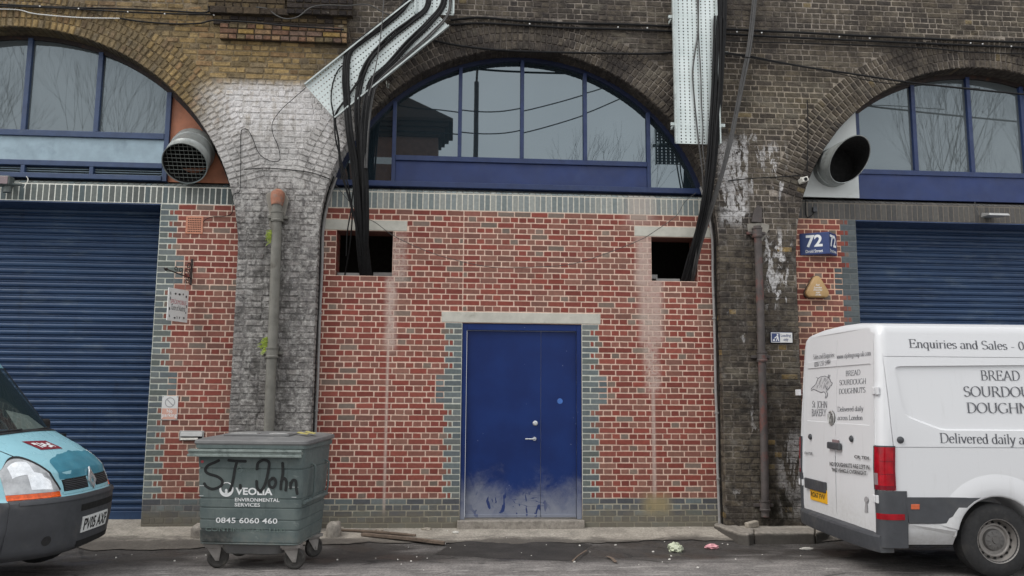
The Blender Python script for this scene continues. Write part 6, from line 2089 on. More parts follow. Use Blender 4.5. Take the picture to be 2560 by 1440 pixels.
# seams: side panel joint, roof seam, waist crease, door edges
def seam_side(px):
    m = MB()
    P = [vs_(*p) for p in px]
    for (x0, z0), (x1, z1) in zip(P[:-1], P[1:]):
        dx, dz = x1 - x0, z1 - z0; l = math.hypot(dx, dz); nx, nz = -dz / l * 0.0035, dx / l * 0.0035
        y0, y1 = sidey(z0), sidey(z1)
        m.hull8([(x0 - nx, y0 - 0.05, z0 - nz), (x0 + nx, y0 - 0.05, z0 + nz), (x0 + nx, y0 + 0.012, z0 + nz), (x0 - nx, y0 + 0.012, z0 - nz), (x1 - nx, y1 - 0.05, z1 - nz), (x1 + nx, y1 - 0.05, z1 + nz), (x1 + nx, y1 + 0.012, z1 + nz), (x1 - nx, y1 + 0.012, z1 - nz)])
        yield m
        m = MB()
zz = [2.3, 2.1, 1.8, 1.4, 1.115]
SXs = [vs_(2208, 815)[0], vs_(2213, 860)[0], vs_(2220, 950)[0], vs_(2228, 1050)[0], vs_(2235, 1116)[0]]
for (xa, za_), (xb, zb_2) in zip(list(zip(SXs, zz))[:-1], list(zip(SXs, zz))[1:]):
    m = MB(); y0, y1 = sidey(za_), sidey(zb_2); w_ = 0.004
    m.hull8([(xa - w_, y0 - 0.06, za_), (xa + w_, y0 - 0.06, za_), (xa + w_, y0 + 0.014, za_), (xa - w_, y0 + 0.014, za_), (xb - w_, y1 - 0.06, zb_2), (xb + w_, y1 - 0.06, zb_2), (xb + w_, y1 + 0.014, zb_2), (xb - w_, y1 + 0.014, zb_2)])
    cuts.append(m)
zc1 = vs_(2400, 1119)[1]
m = MB(); m.box(SXs[-1] + 0.01, 3.5, -1.06, -0.988, zc1 - 0.004, zc1 + 0.004); cuts.append(m)
zc2 = vs_(2400, 892)[1]
m = MB(); m.box(SXs[1] + 0.01, 3.5, sidey(zc2) - 0.06, sidey(zc2) + 0.012, zc2 - 0.003, zc2 + 0.003); cuts.append(m)
for y in (-0.905, 0.905, 0.0):
    m = MB(); m.box(-0.05, 0.13 if abs(y) > .1 else 0.11, y - 0.003, y + 0.003, 0.46, 2.30)
    if abs(y) > 0.1:
        m = MB(); m.hull8([(-0.05, y - 0.003, 0.46), (0.03, y - 0.003, 0.46), (0.03, y + 0.003, 0.46), (-0.05, y + 0.003, 0.46), (-0.05, y * 0.93 - 0.003, 2.32), (0.14, y * 0.93 - 0.003, 2.32), (0.14, y * 0.93 + 0.003, 2.32), (-0.05, y * 0.93 + 0.003, 2.32)])
    cuts.append(m)
cut(vb, cuts)
smooth_by_angle(vb, 36)
wn = vb.modifiers.new("weighted", 'WEIGHTED_NORMAL'); wn.keep_sharp = True; wn.weight = 100

# wheels
def vwheel(x, s):
    y = s * 0.86
    mb = MB()
    pr = [(0.19, -0.10), (0.20, -0.115), (0.24, -0.118), (0.30, -0.112), (0.325, -0.095), (0.342, -0.08), (WR, -0.05), (WR, 0.05), (0.342, 0.08), (0.3, 0.11), (0.2, 0.115)]
    mb.lathe(pr, (x, y, WR), (0, -s if s < 0 else -1, 0) if False else (0, 1, 0), 48)
    if s > 0: mb.v = [(a, 2 * y - b, c) for a, b, c in mb.v]
    w_ = mb.build("wheel", MAT['rubber'], van, local=True, smooth=True, angle=40)
    mb = MB()
    mb.lathe([(0.0, -0.035), (0.125, -0.035), (0.14, -0.055), (0.15, -0.055), (0.175, -0.03), (0.192, -0.06), (0.197, -0.112), (0.205, -0.118), (0.208, -0.105), (0.19, 0.0)], (x, y, WR), (0, 1, 0), 40)
    if s > 0: mb.v = [(a, 2 * y - b, c) for a, b, c in mb.v]
    rim = mb.build("rim", MAT['steelwheel'], w_, local=True, smooth=True, angle=30)
    if s < 0:
        mb = MB()
        for k in range(16):
            a = 2 * math.pi * k / 16; cx, cz = x + 0.163 * math.cos(a), WR + 0.163 * math.sin(a)
            mb.lathe([(0, -0.0475), (0.0135, -0.0475), (0.0135, -0.035)], (cx, y - 0.002, cz), (0, 1, 0), 10)
        mb.build("rim_holes", MAT['black'], w_, local=True)
        mb = MB()
        mb.lathe([(0.0, -0.085), (0.03, -0.085), (0.034, -0.075), (0.05, -0.078), (0.095, -0.062), (0.105, -0.036)], (x, y, WR), (0, 1, 0), 32)
        for k in range(10):
            a = 2 * math.pi * k / 10; mb.tube([(x + 0.055 * math.cos(a), y - 0.076, WR + 0.055 * math.sin(a)), (x + 0.085 * math.cos(a), y - 0.068, WR + 0.085 * math.sin(a))], 0.005, 6)
        mb.build("hub_cap", MAT['hub'], w_, local=True, smooth=True)
for wx in (WX, WX + 3.55):
    for s in (-1, 1): vwheel(wx, s)
mb = MB(); mb.box(0.15, 5.2, -0.6, 0.6, 0.24, 0.32)
for wx in (WX, WX + 3.55): mb.tube([(wx, -0.8, WR), (wx, 0.8, WR)], 0.05, 10)
mb.tube([(0.4, 0.05, 0.26), (0.4, 0.72, 0.26)], 0.17, 16)
mb.build("underbody", MAT['black'], van, local=True)
# flared wheel arch
mb = MB()
mb.lathe([(0.405, 0.0), (0.408, -0.006), (0.422, -0.013), (0.49, -0.013), (0.56, -0.009), (0.63, 0.003)], (WX, -1.0, 0.355), (0, 1, 0), 36, R(14), R(180 - 2), ref=(-1, 0, 0))
mb.build("wheel_arch", MAT['vanwhite'], van, local=True, smooth=True, angle=50)
# grey side cladding, white sill, bumper
def sidep(name, pts, mat, proud=0.014, bev=0.006, back=0.01):
    P = [vs_(*p) for p in pts]
    mb = MB()
    mb.prism(P, 0.0, 1.0, lambda u, v, d: Vector((u, sidey(max(0.31, v)) - proud + d * (proud + back), v)))
    return mb.build(name, mat, van, local=True, bevel=bev)
arc = []
for a in (168, 160, 152, 144, 136):
    arc.append((WX + 0.425 * math.cos(R(a)), 0.355 + 0.425 * math.sin(R(a))))
za1 = vs_(2262, 1243)[1]; za0 = vs_(2275, 1309)[1]
xl = vs_(2270, 1275)[0]
sd_arc = lambda z: WX - math.sqrt(max(0.0, 0.425 ** 2 - (z - 0.355) ** 2))
zs_ = [lerp(za0, za1, i / 6) for i in range(7)]
P = [(xl, za0)] + [(sd_arc(z), z) for z in zs_] + [(xl - 0.02, za1)]
mb = MB(); mb.prism(P, 0.0, 1.0, lambda u, v, d: Vector((u, sidey(v) - 0.014 + d * 0.03, v))); mb.build("side_cladding", MAT['plastic'], van, local=True, bevel=0.005)
zb_s = vs_(2300, 1347)[1]
zs_ = [lerp(zb_s, za0 - 0.004, i / 4) for i in range(5)]
P = [(xl, zb_s)] + [(sd_arc(z) , z) for z in zs_] + [(xl, za0 - 0.004)]
mb = MB(); mb.prism(P, 0.0, 1.0, lambda u, v, d: Vector((u, -1.003 + (0.05 if v < zb_s + 0.01 else 0) + d * 0.06, v))); mb.build("sill_panel", MAT['vanwhite'], van, local=True, bevel=0.006)
sidep("side_marker", [(2276, 1260), (2297, 1260), (2297, 1273), (2276, 1273)], MAT['amberdull'], 0.018, 0.003)
# corner path round the rear: parameter from the rear face to the side
def corner(s, z, off=0.0, far=False):
    P = [(0.0, -0.80), (0.0, -0.915), (0.006, -0.945), (0.022, -0.972), (0.05, -0.99), (0.095, -1.0), (0.4, -1.0)]
    L = [0]
    for i in range(len(P) - 1): L.append(L[-1] + math.hypot(P[i + 1][0] - P[i][0], P[i + 1][1] - P[i][1]))
    for i in range(len(P) - 1):
        if L[i] <= s <= L[i + 1] + 1e-6:
            t = (s - L[i]) / (L[i + 1] - L[i])
            x, y = lerp(P[i][0], P[i + 1][0], t), lerp(P[i][1], P[i + 1][1], t)
            dx, dy = P[i + 1][0] - P[i][0], P[i + 1][1] - P[i][1]
            l = math.hypot(dx, dy)
            x -= off * -dy / l; y -= off * dx / l
            break
    yk = sidey(max(0.42, z)) / -1.0
    return Vector((x + xr(z), y * yk if not far else -y * yk, z))
def cpatch(name, s0, s1, z0, z1, mat, off=0.012, far=False, fz=None, back=0.02):
    mb = MB()
    n = 18
    def pt(u, v, o):
        zz0, zz1 = (z0, z1) if not fz else fz(u)
        return corner(lerp(s0, s1, u), lerp(zz0, zz1, v), o, far)
    vs = []; fs = []
    for o in (off, -back):
        for v in (0, 0.5, 1):
            for i in range(n + 1): vs.append(pt(i / n, v, o if not (o > 0 and i in (0, n)) else o * 0.6))
    m = n + 1
    for q in (0, 1):
        for i in range(n): fs.append((q * m + i, q * m + i + 1, (q + 1) * m + i + 1, (q + 1) * m + i))
    for i in range(n):
        fs.append((3 * m + i, i, i + 1, 3 * m + i + 1)); fs.append((2 * m + i, 5 * m + i, 5 * m + i + 1, 2 * m + i + 1))
    fs.append((0, 3 * m, 4 * m, m)); fs.append((m, 4 * m, 5 * m, 2 * m)); fs.append((n, m + n, 4 * m + n, 3 * m + n)); fs.append((m + n, 2 * m + n, 5 * m + n, 4 * m + n))
    mb.add(vs, fs)
    return mb.build(name, mat, van, local=True, smooth=True, angle=40)
zl1, zl0 = vs_(2236, 1117)[1], vs_(2240, 1226)[1]
SE = 0.115 + 0.03 + 0.03 + 0.03 + 0.045
lampx = vs_(2238, 1170)[0]
s_end = SE + max(0.02, lampx - 0.095)
for far in (False, True):
    tl_ = cpatch("tail_lamp", 0.095, s_end, zl0, zl1, MAT['redlens'], 0.014, far)
    mb = MB()
    sg = -1 if not far else 1
    q = cpatch("reversing_lens", 0.098, 0.15, zl0 + 0.045, zl0 + 0.155, MAT['greylens'], 0.0165, far); q.parent = tl_
    q = cpatch("lens_rim", 0.088, 0.101, zl0 - 0.004, zl1 + 0.004, MAT['plastic'], 0.0155, far); q.parent = tl_
    q = cpatch("lens_rim", 0.10, s_end, zl1 - 0.004, zl1 + 0.008, MAT['plastic'], 0.0155, far); q.parent = tl_
    for f_ in (0.36, 0.66):
        q = cpatch("lens_line", 0.155, s_end - 0.01, lerp(zl0, zl1, f_), lerp(zl0, zl1, f_) + 0.006, MAT['redlensdark'], 0.0165, far); q.parent = tl_
    q = cpatch("lens_edge", s_end - 0.022, s_end - 0.002, zl0 + 0.01, zl1 - 0.01, MAT['redlensdark'], 0.0162, far); q.parent = tl_
    q = cpatch("lower_lens", 0.10, s_end - 0.006, zl0 + 0.003, zl0 + 0.042, MAT['redlensdark'], 0.0165, far); q.parent = tl_
# bumper: corners and beam
zbt = vr_(2060, 1263)[1]
for far in (False, True):
    cpatch("bumper_corner", 0.085, SE + max(0.05, xl - 0.095), 0.285, zl0 - 0.006, MAT['plastic'], 0.016, far)
mb = MB()
secs = []
for y in (-0.95, -0.9, -0.8, -0.4, 0.0, 0.4, 0.8, 0.9, 0.95):
    k = abs(y) / 0.95
    xb_ = -0.075 + 0.06 * k ** 5
    secs.append([(xb_ + 0.01, y, 0.235), (xb_, y, 0.27), (xb_ - 0.004, y, 0.375), (xb_ + 0.012, y, 0.395), (0.03, y, 0.42), (0.04, y, 0.475), (0.12, y, 0.475), (0.12, y, 0.235)])
loft(mb, secs)
mb.build("rear_bumper", MAT['plastic'], van, local=True, smooth=True, angle=32)
cpatch("reflector", 0.10, SE + 0.13, vs_(2240, 1300)[1], vs_(2240, 1285)[1], MAT['redlens'], 0.019)
# door furniture on the rear
def rbox(name, px0, px1, py0, py1, mat, d0=-0.02, d1=0.004, bev=0.004):
    y0, z0 = vr_(px0, py1); y1, z1 = vr_(px1, py0)
    mb = MB()
    mb.hull8([(xr(z0) + d0, y0, z0), (xr(z0) + d0, y1, z0), (xr(z0) + d1, y1, z0), (xr(z0) + d1, y0, z0), (xr(z1) + d0, y0, z1), (xr(z1) + d0, y1, z1), (xr(z1) + d1, y1, z1), (xr(z1) + d1, y0, z1)])
    return mb.build(name, mat, van, local=True, bevel=bev)
rbox("door_handle", 2072, 2102, 1108, 1121, MAT['plastic'], -0.035, 0.0, 0.012)
rbox("lock_cover", 2080, 2095, 1100, 1110, MAT['greylens'], -0.014, 0.0, 0.006)
rbox("plate_lamp_bar", 2017, 2067, 1206, 1219, MAT['plastic'], -0.03, 0.0, 0.008)
np_ = rbox("number_plate", 2028, 2068, 1226, 1248, MAT['yellowplate'], -0.010, 0.0, 0.002)
def rtext(mb, m, px0, py0, px1, py1, off=-0.003, hgt=None, fl=None):
    """letters along the baseline between two pixels of the rear door"""
    (ya, za), (yb, zb) = vr_(px0, py0), vr_(px1, py1)
    a, b, c, d = bbox2(m)
    for (u, v) in m[0]: pass
    sc_ = hgt
    vs = []
    for u, v in m[0]:
        t = (u - a) / (b - a); z = lerp(za, zb, t) + v * sc_; vs.append((xr(z) + (off if not fl else fl), lerp(ya, yb, t), z))
    mb.add(vs, m[1])
def rh(px, py0, py1): return vr_(px, py0)[1] - vr_(px, py1)[1]
mb = MB(); rtext(mb, sans("RO67 FVV", 0.02), 2030, 1240, 2065, 1250, -0.0125, rh(2048, 1228, 1245)); mb.build("plate_characters", MAT['black_lettering'], np_, local=True)
for px, py, fn in ((2023, 1092, None), (2125, 1097, None)):
    y, z = vr_(px, py); mb = MB(); mb.lathe([(0, -0.022), (0.02, -0.02), (0.032, -0.01), (0.034, 0.0)], (xr(z), y, z), (1, 0, 0), 18); mb.build("door_buffer", MAT['plastic'], van, local=True, smooth=True)
x, z = vs_(2251, 1100); mb = MB(); mb.lathe([(0, -0.022), (0.02, -0.02), (0.032, -0.01), (0.034, 0.0)], (x, sidey(z), z), (0, 1, 0), 18); mb.build("door_buffer", MAT['plastic'], van, local=True, smooth=True)
for py in (975, 1240):
    y, z = vr_(2172, py)
    mb = MB(); mb.box(-0.016, 0.01, -0.97, -0.86, z - 0.045, z + 0.03); mb.box(-0.026, -0.0165, -0.93, -0.885, z - 0.04, z + 0.025)
    mb.v = [(a + xr(z), b * 0.985, c) for a, b, c in mb.v]
    mb.build("door_hinge", MAT['vanwhite'], van, local=True, bevel=0.004)
    mb = MB(); mb.lathe([(0, -0.004), (0.008, -0.003), (0.009, 0)], (xr(z) - 0.016, -0.868, z + 0.012), (1, 0, 0), 8); mb.lathe([(0, -0.004), (0.008, -0.003), (0.009, 0)], (xr(z) - 0.016, -0.868, z - 0.022), (1, 0, 0), 8); mb.build("hinge_bolts", MAT['plastic'], van, local=True)
for py in (980, 1205):
    y, z = vr_(2008, py); mb = MB(); mb.box(-0.012, 0.02, 0.88, 0.985, z - 0.04, z + 0.03); mb.build("door_hinge", MAT['vanwhite'], van, local=True, bevel=0.004)
# writing on the rear doors
mb = MB()
rc = 0.0095
def line(name, mat, *a, **k):
    mb = MB(); rtext(mb, *a, **k); mb.build(name, MAT[mat], van, local=True)
line("door_lettering", 'dark_lettering', serif("Sales and Enquiries:", .12, .045), 2019, 898, 2071, 892, -0.003, rh(2045, 881, 893))
line("door_lettering", 'dark_lettering', serif("0207 237 5999", .12, .045), 2023, 917, 2062, 911, -0.003, rh(2042, 902, 914))
line("door_lettering", 'dark_lettering', serif("www.stjohngroup.uk.com", .12, .045), 2077, 897, 2161, 888, -0.003, rh(2120, 880, 892))
for s, x0, y0, x1, y1, h0, h1 in (("BREAD", 2099, 940, 2135, 937, 925, 938), ("SOURDOUGH", 2085, 963, 2150, 959, 948, 961), ("DOUGHNUTS", 2085, 985, 2150, 981, 970, 983), ("Delivered daily", 2084, 1029, 2148, 1027, 1016, 1028), ("across London", 2085, 1050, 2147, 1050, 1038, 1050), ("St. JOHN", 2021, 1018, 2058, 1020, 1003, 1019), ("BAKERY", 2021, 1040, 2057, 1040, 1023, 1040)):
    line("door_lettering", 'dark_lettering', serif(s, 0.14 if s in ("St. JOHN", "BAKERY") else 0.125, .045), x0, y0, x1, y1, -0.003, rh((x0 + x1) / 2, h0, h1), fl=rc)
line("warning_lettering", 'black_lettering', sans("NO DOUGHNUTS ARE LEFT IN", 0.02), 2075, 1164, 2174, 1174, -0.003, rh(2120, 1159, 1169) / 0.7)
line("warning_lettering", 'black_lettering', sans("THIS VEHICLE OVERNIGHT", 0.02), 2080, 1178, 2167, 1188, -0.003, rh(2120, 1174, 1183) / 0.7)
line("model_lettering", 'black_lettering', sans("CR TDI", 0.03), 2135, 1145, 2171, 1149, -0.003, rh(2152, 1141, 1148) / 0.7)
line("model_lettering", 'black_lettering', sans("CRA FTER", 0.02), 2011, 1135, 2031, 1137, -0.003, rh(2021, 1130, 1136) / 0.7)
# round badge
y, z = vr_(2072, 1045)
mb = MB(); mb.lathe([(0.0, -0.008), (0.062, -0.009), (0.068, -0.013), (0.078, -0.010), (0.08, 0.006)], (xr(z) + 0.004, y, z), (1, 0, 0), 32); bd = mb.build("round_badge", MAT['hub'], van, local=True, smooth=True)
mb = MB(); mb.lathe([(0.060, -0.010), (0.068, -0.016), (0.078, -0.012), (0.08, -0.004)], (xr(z) + 0.002, y, z), (1, 0, 0), 32)
for pts in (((-.026, .05), (0, -.0), (.026, .05)), ((-.052, .03), (-.022, -.052), (0, -.008), (.022, -.052), (.052, .03))):
    mb.tube([(xr(z) - 0.012, y - a, z + b) for a, b in pts], 0.008, 6)
mb.build("badge_ring", MAT['alu'], bd, local=True, smooth=True)
# the pig: an engraving-like drawing on the door
def pg(px, py):
    y, z = vr_(px, py); return Vector((xr(z) + rc, y, z))
O = (1960, 780); K = 600 / 2541
def pz(u, v): return (O[0] + u * K, O[1] + v * K)
body = [(292, 830), (262, 818), (240, 832), (236, 812), (256, 792), (282, 765), (292, 735), (300, 705), (330, 684), (372, 678), (405, 690), (428, 715), (436, 738), (455, 752), (448, 775), (432, 782), (428, 800), (408, 822), (398, 840), (412, 862), (410, 890), (396, 912), (388, 910), (396, 880), (386, 858), (372, 842), (345, 852), (318, 842)]
mb = MB(); v_ = [pg(*pz(u, v)) for u, v in body]
mb.add(v_, [tuple(range(len(v_)))]); pig = mb.build("pig_drawing", MAT['pig_grey'], van, local=True)
mb = MB()
v, f = ribbon(body + body[:1], lambda a: 6); mb.add([pg(*pz(*q)) + Vector((-0.0008, 0, 0)) for q in v], f)
rg = random.Random(3)
for k in range(26):
    u = rg.uniform(300, 420); w0 = rg.uniform(690, 790)
    v, f = ribbon([(u, w0), (u - 4 + rg.uniform(-6, 6), w0 + 16), (u - 9 + rg.uniform(-6, 6), w0 + 32)], lambda a: 2.6); mb.add([pg(*pz(*q)) + Vector((-0.001, 0, 0)) for q in v], f)
for pts in ([(405, 690), (412, 662)], [(416, 698), (426, 664)], [(300, 700), (284, 690)], [(385, 770), (392, 800), (404, 822)]):
    v, f = ribbon(pts, lambda a: 5); mb.add([pg(*pz(*q)) + Vector((-0.0012, 0, 0)) for q in v], f)
mb.build("drawing_lines", MAT['dark_lettering'], pig, local=True)
# small grey lamp-post mark beside the lower hinge
mb = MB()
for pts, wd in (([(2162, 1280), (2170, 1280), (2168, 1262), (2167, 1255), (2164, 1255), (2163, 1265)], None),):
    v_ = [vr_(*p) for p in pts]; mb.add([(xr(b) - 0.003, a, b) for a, b in v_], [tuple(range(len(v_)))])
kk = [(2166 + 5 * math.cos(R(a)), 1249 + 8 * math.sin(R(a))) for a in range(0, 360, 30)]
v_ = [vr_(*p) for p in kk]; mb.add([(xr(b) - 0.003, a, b) for a, b in v_], [tuple(range(12))])
mb.build("grey_emblem", MAT['grey_print'], van, local=True)
# writing on the side
def stext(m, px0, py0, px1, py1, hpx, inset=0.0):
    mb = MB()
    (xa, za), (xb, zb) = vs_(px0, py0), vs_(px1, py1)
    sc_ = vs_((px0 + px1) / 2, (py0 + py1) / 2 - hpx)[1] - vs_((px0 + px1) / 2, (py0 + py1) / 2)[1]
    a, b, c, d = bbox2(m)
    vs = []
    for u, v in m[0]:
        t = (u - a) / (b - a); z = lerp(za, zb, t) + v * sc_
        vs.append((lerp(xa, xb, t), sidey(z) - 0.003 + inset, z))
    mb.add(vs, m[1])
    mb.build("side_lettering", MAT['dark_lettering'], van, local=True)
W1 = 2560 - 2280
def adv(s): 
    b = bbox2(serif(s)); return b[1] - b[0]
l1 = adv("Enquiries and Sales -") ; px_l1 = 2545 - 2281
stext(serif("Enquiries and Sales - 0207 237 5999"), 2281, 868, 2281 + px_l1 * adv("Enquiries and Sales - 0207 237 5999") / l1, 878 , 21)
ud = (2540 - 2461) / adv("BREA"); stext(serif("BREAD"), 2461, 950, 2461 + ud * adv("BREAD"), 951, 24, 0.022)
ud = (2560 - 2417) / adv("SOURDO"); stext(serif("SOURDOUGH"), 2417, 991, 2417 + ud * adv("SOURDOUGH"), 993, 25, 0.022)
ud = (2553 - 2423) / adv("DOUGH"); stext(serif("DOUGHNUTS"), 2423, 1032, 2423 + ud * adv("DOUGHNUTS"), 1034, 25, 0.022)
ud = (2540 - 2350) / adv("Delivered daily"); stext(serif("Delivered daily across London"), 2350, 1107, 2350 + ud * adv("Delivered daily across London"), 1113, 24)
# cab glass, for completeness from the side
for s in (-1, 1):
    mb = MB(); mb.add([(3.95, s * 1.0, 1.35), (4.9, s * 0.955, 1.38), (4.6, s * 0.93, 1.95), (3.95, s * 0.965, 2.0)], [(0, 1, 2, 3)]); mb.build("side_window", MAT['sidewindow'], van, local=True)

# ================================================================== TURQUOISE VAN
TO = Vector((-3.40, -2.72, -0.385))
tv = thing("turquoise_van", "faded turquoise van with peeling bonnet, big headlamp and dark plastic bumper", "van", TO, R(0))
PR = [(-0.12, 0.30, .80, .40), (-0.03, 0.345, .84, .36), (0.0, 0.55, .86, .34), (0.004, 0.765, .86, .33), (-0.03, 0.81, .84, .34), (-0.05, 0.885, .83, .35), (-0.085, 0.97, .82, .35), (-0.17, 1.055, .80, .32), (-0.34, 1.165, .79, .25), (-0.63, 1.305, .77, .14), (-0.70, 1.335, .77, .13), (-1.19, 1.96, .68, .1), (-1.30, 2.045, .66, .08), (-1.6, 2.09, .66, .03), (-2.6, 2.12, .67, 0.0), (-4.1, 2.11, .67, 0.0)]
def S(t, s, off=0.0):
    s = clamp(s, 0, len(PR) - 1.0001)
    i = int(s); q = s - i
    i0, i3 = max(i - 1, 0), min(i + 2, len(PR) - 1)
    def cr(k):
        a, b, c, d = PR[i0][k], PR[i][k], PR[i + 1][k], PR[i3][k]
        if i in (2, 3): return lerp(b, c, q)
        return 0.5 * (2 * b + (c - a) * q * 0.6 + (2 * b - 2 * b) + (-3 * b + 3 * c - 0.6 * (2 * (c - a) + (d - b)) + 0) * q * q * 0 + 0) if False else lerp(b, c, q)
    x, z, W_, k_ = cr(0), cr(1), cr(2), cr(3)
    zc = 0.03 * (1 - t * t) if 6 <= s <= 9.2 else (0.035 * (1 - t * t) if s >= 11 else 0)
    p = Vector((x - k_ * abs(t) ** 3.2, W_ * t, z + zc - (0.05 * abs(t) ** 4 if s > 11.5 else 0)))
    if off:
        e = 0.01
        du = S(min(t + e, 1.0), s) - S(max(t - e, -1.0), s)
        dv = S(t, min(s + e, 14.9)) - S(t, max(s - e, 0.0))
        n = du.cross(dv)
        if n.length > 1e-9:
            n.normalize()
            if n.x < 0 and s < 11: n = -n
            if s >= 11 and n.z < 0: n = -n
            p = p + n * off
    return p
def spatch(name, s0, s1, mat, t0=-1.0, t1=1.0, nt=40, ns=24, off=0.0, parent=None, fn=None, back=None):
    mb = MB()
    f = fn or (lambda u, v: (lerp(t0, t1, u), lerp(s0, s1, v)))
    P = [[S(*f(i / nt, j / ns), off) for i in range(nt + 1)] for j in range(ns + 1)]
    vs = [p for r in P for p in r]
    fs = [(j * (nt + 1) + i, j * (nt + 1) + i + 1, (j + 1) * (nt + 1) + i + 1, (j + 1) * (nt + 1) + i) for j in range(ns) for i in range(nt)]
    if back is not None:
        n0 = len(vs)
        rim = [(i, 0) for i in range(nt + 1)] + [(nt, j) for j in range(1, ns + 1)] + [(i, ns) for i in range(nt - 1, -1, -1)] + [(0, j) for j in range(ns - 1, 0, -1)]
        vs += [S(*f(i / nt, j / ns), back) for i, j in rim]
        m = len(rim)
        for k in range(m):
            a, b = rim[k], rim[(k + 1) % m]
            fs.append((a[1] * (nt + 1) + a[0], n0 + k, n0 + (k + 1) % m, b[1] * (nt + 1) + b[0]))
    mb.add(vs, fs)
    return mb.build(name, mat, parent or tv, local=True, smooth=True, angle=40)
spatch("front_bumper", 0, 3.55, MAT['plastic'], ns=20, off=0.012, back=-0.03)
# bodywork: nose, bonnet, roof and sides
mb = MB()
def gridS(s0, s1, ns, nt=40):
    mb.grid(lambda u, v: S(lerp(-1, 1, u), lerp(s0, s1, v)), nt, ns)
gridS(3.0, 9.1, 40); gridS(10.95, 15, 24)
for tt in (-1, 1):
    for s0, s1, n in ((3.5, 9.1, 30), (10.95, 14.2, 12)):
        def fs_(u, v, tt=tt, s0=s0, s1=s1):
            p = S(tt, lerp(s0, s1, v))
            W_ = p.y
            return Vector((lerp(p.x, -4.1, u), lerp(p.y, tt * max(abs(p.y), 0.86 if p.z < 1.2 else abs(p.y)), min(1, u * 5)), p.z))
        mb.grid(fs_, 16, n)
    # pillar between windscreen and side glass
    mb.grid(lambda u, v, tt=tt: S(tt * lerp(0.94, 1.0, u), lerp(9.0, 11.0, v)), 4, 10)
bodyv = mb.build("van_body", MAT['teal'], tv, local=True, smooth=True, angle=40)
for tt in (-1, 1):
    mb = MB()
    mb.add([S(tt, 9.2) + Vector((-0.03, 0, 0)), Vector((-1.95, tt * 0.80, 1.32)), Vector((-1.95, tt * 0.685, 1.98)), S(tt, 11) + Vector((-0.03, 0, -0.02))], [(0, 1, 2, 3)])
    mb.build("side_window", MAT['sidewindow'], tv, local=True)
    mb = MB()
    mb.add([Vector((-1.951, tt * 0.84, 1.30)), Vector((-4.1, tt * 0.84, 1.30)), Vector((-4.1, tt * 0.665, 2.05)), Vector((-1.951, tt * 0.665, 2.05))], [(0, 1, 2, 3)])
    mb.build("side_panel", MAT['teal'], tv, local=True)
spatch("windscreen", 9.12, 10.94, MAT['windscreen'], -0.95, 0.95, off=0.004)
spatch("screen_seal", 8.95, 9.2, MAT['rubber'], -0.98, 0.98, 30, 4, off=0.008, back=-0.01)
spatch("screen_seal", 9.1, 10.95, MAT['rubber'], 0.93, 0.985, 4, 20, off=0.007, back=-0.01)
def wob(u): return 0.22 * fbm(u * 3, 1, 1, 2.2, 4)
spatch("peeling_paint", 0, 1, MAT['tealworn'], nt=60, ns=14, off=0.002, fn=lambda u, v: (lerp(-0.56, 0.93, u), lerp(5.62, 7.1 + 0.55 * math.sin(math.pi * u) ** 0.7 * (1 - 0.4 * u) + wob(u) * 0.8, v)))
spatch("maroon_sticker", 0, 1, MAT['maroon'], nt=8, ns=6, off=0.004, fn=lambda u, v: (lerp(-0.45, -0.05, u) - 0.05 * v, lerp(7.95, 8.5, v) - 0.12 * (u)))
mb = MB()
q = fit2(sans("TOAD", 0.05), 0.12, 0.88, 0.2, 0.8)
rs = random.Random(5)
for u0, u1, v0, v1 in ((.12, .3, .55, .78), (.18, .26, .22, .55), (.3, .46, .3, .5), (.34, .42, .5, .8), (.46, .6, .42, .74), (.5, .66, .2, .38), (.62, .78, .3, .62), (.72, .86, .55, .76), (.78, .84, .25, .5)):
    mb.add([S(lerp(-0.45, -0.05, u) - 0.05 * v, lerp(7.95, 8.5, v) - 0.12 * u, 0.006) for u, v in ((u0, v0), (u1, v0 + 0.04), (u1 - 0.02, v1), (u0 + 0.01, v1 - 0.03))], [(0, 1, 2, 3)])
mb.build("sticker_lettering", MAT['lettering'], tv, local=True)
# lamps on the near corner and their twins
for tt in (-1, 1):
    def hl(u, v, tt=tt):
        w_ = u
        k_ = 1 - (1 - min(1.0, w_ / 0.6)) ** 2.4 if w_ < 0.6 else 1 - 0.3 * ((w_ - 0.6) / 0.4) ** 2
        return tt * lerp(0.60, 1.0, u), lerp(4.45, 4.5 + 3.1 * k_, v)
    hh = spatch("headlamp", 0, 1, MAT['lampglass'], nt=24, ns=20, off=0.010, fn=hl, back=-0.02)
    def rf(u, v, tt=tt):
        a, b = hl(0.18 + 0.42 * u, 0.12 + 0.5 * v); return a, b
    spatch("reflector", 0, 1, MAT['reflector'], nt=12, ns=10, off=0.0125, fn=rf, parent=hh)
    def rf2(u, v, tt=tt):
        a, b = hl(0.45 + 0.4 * u, 0.55 + 0.36 * v); return a, b
    spatch("reflector", 0, 1, MAT['reflector'], nt=12, ns=10, off=0.0125, fn=rf2, parent=hh)
    spatch("lamp_seal", 0, 1, MAT['rubber'], nt=4, ns=20, off=0.0115, fn=lambda u, v, hl=hl, tt=tt: (hl(v, 1.0)[0] - tt * 0.016 * (1 - u), hl(v, 1.0)[1] + 0.16 * (1 - u) - 0.04), parent=hh)
    spatch("indicator", 3.72, 4.42, MAT['amber'], 0.60 if tt > 0 else -1.0, 1.0 if tt > 0 else -0.60, 24, 6, off=0.011, back=-0.02)
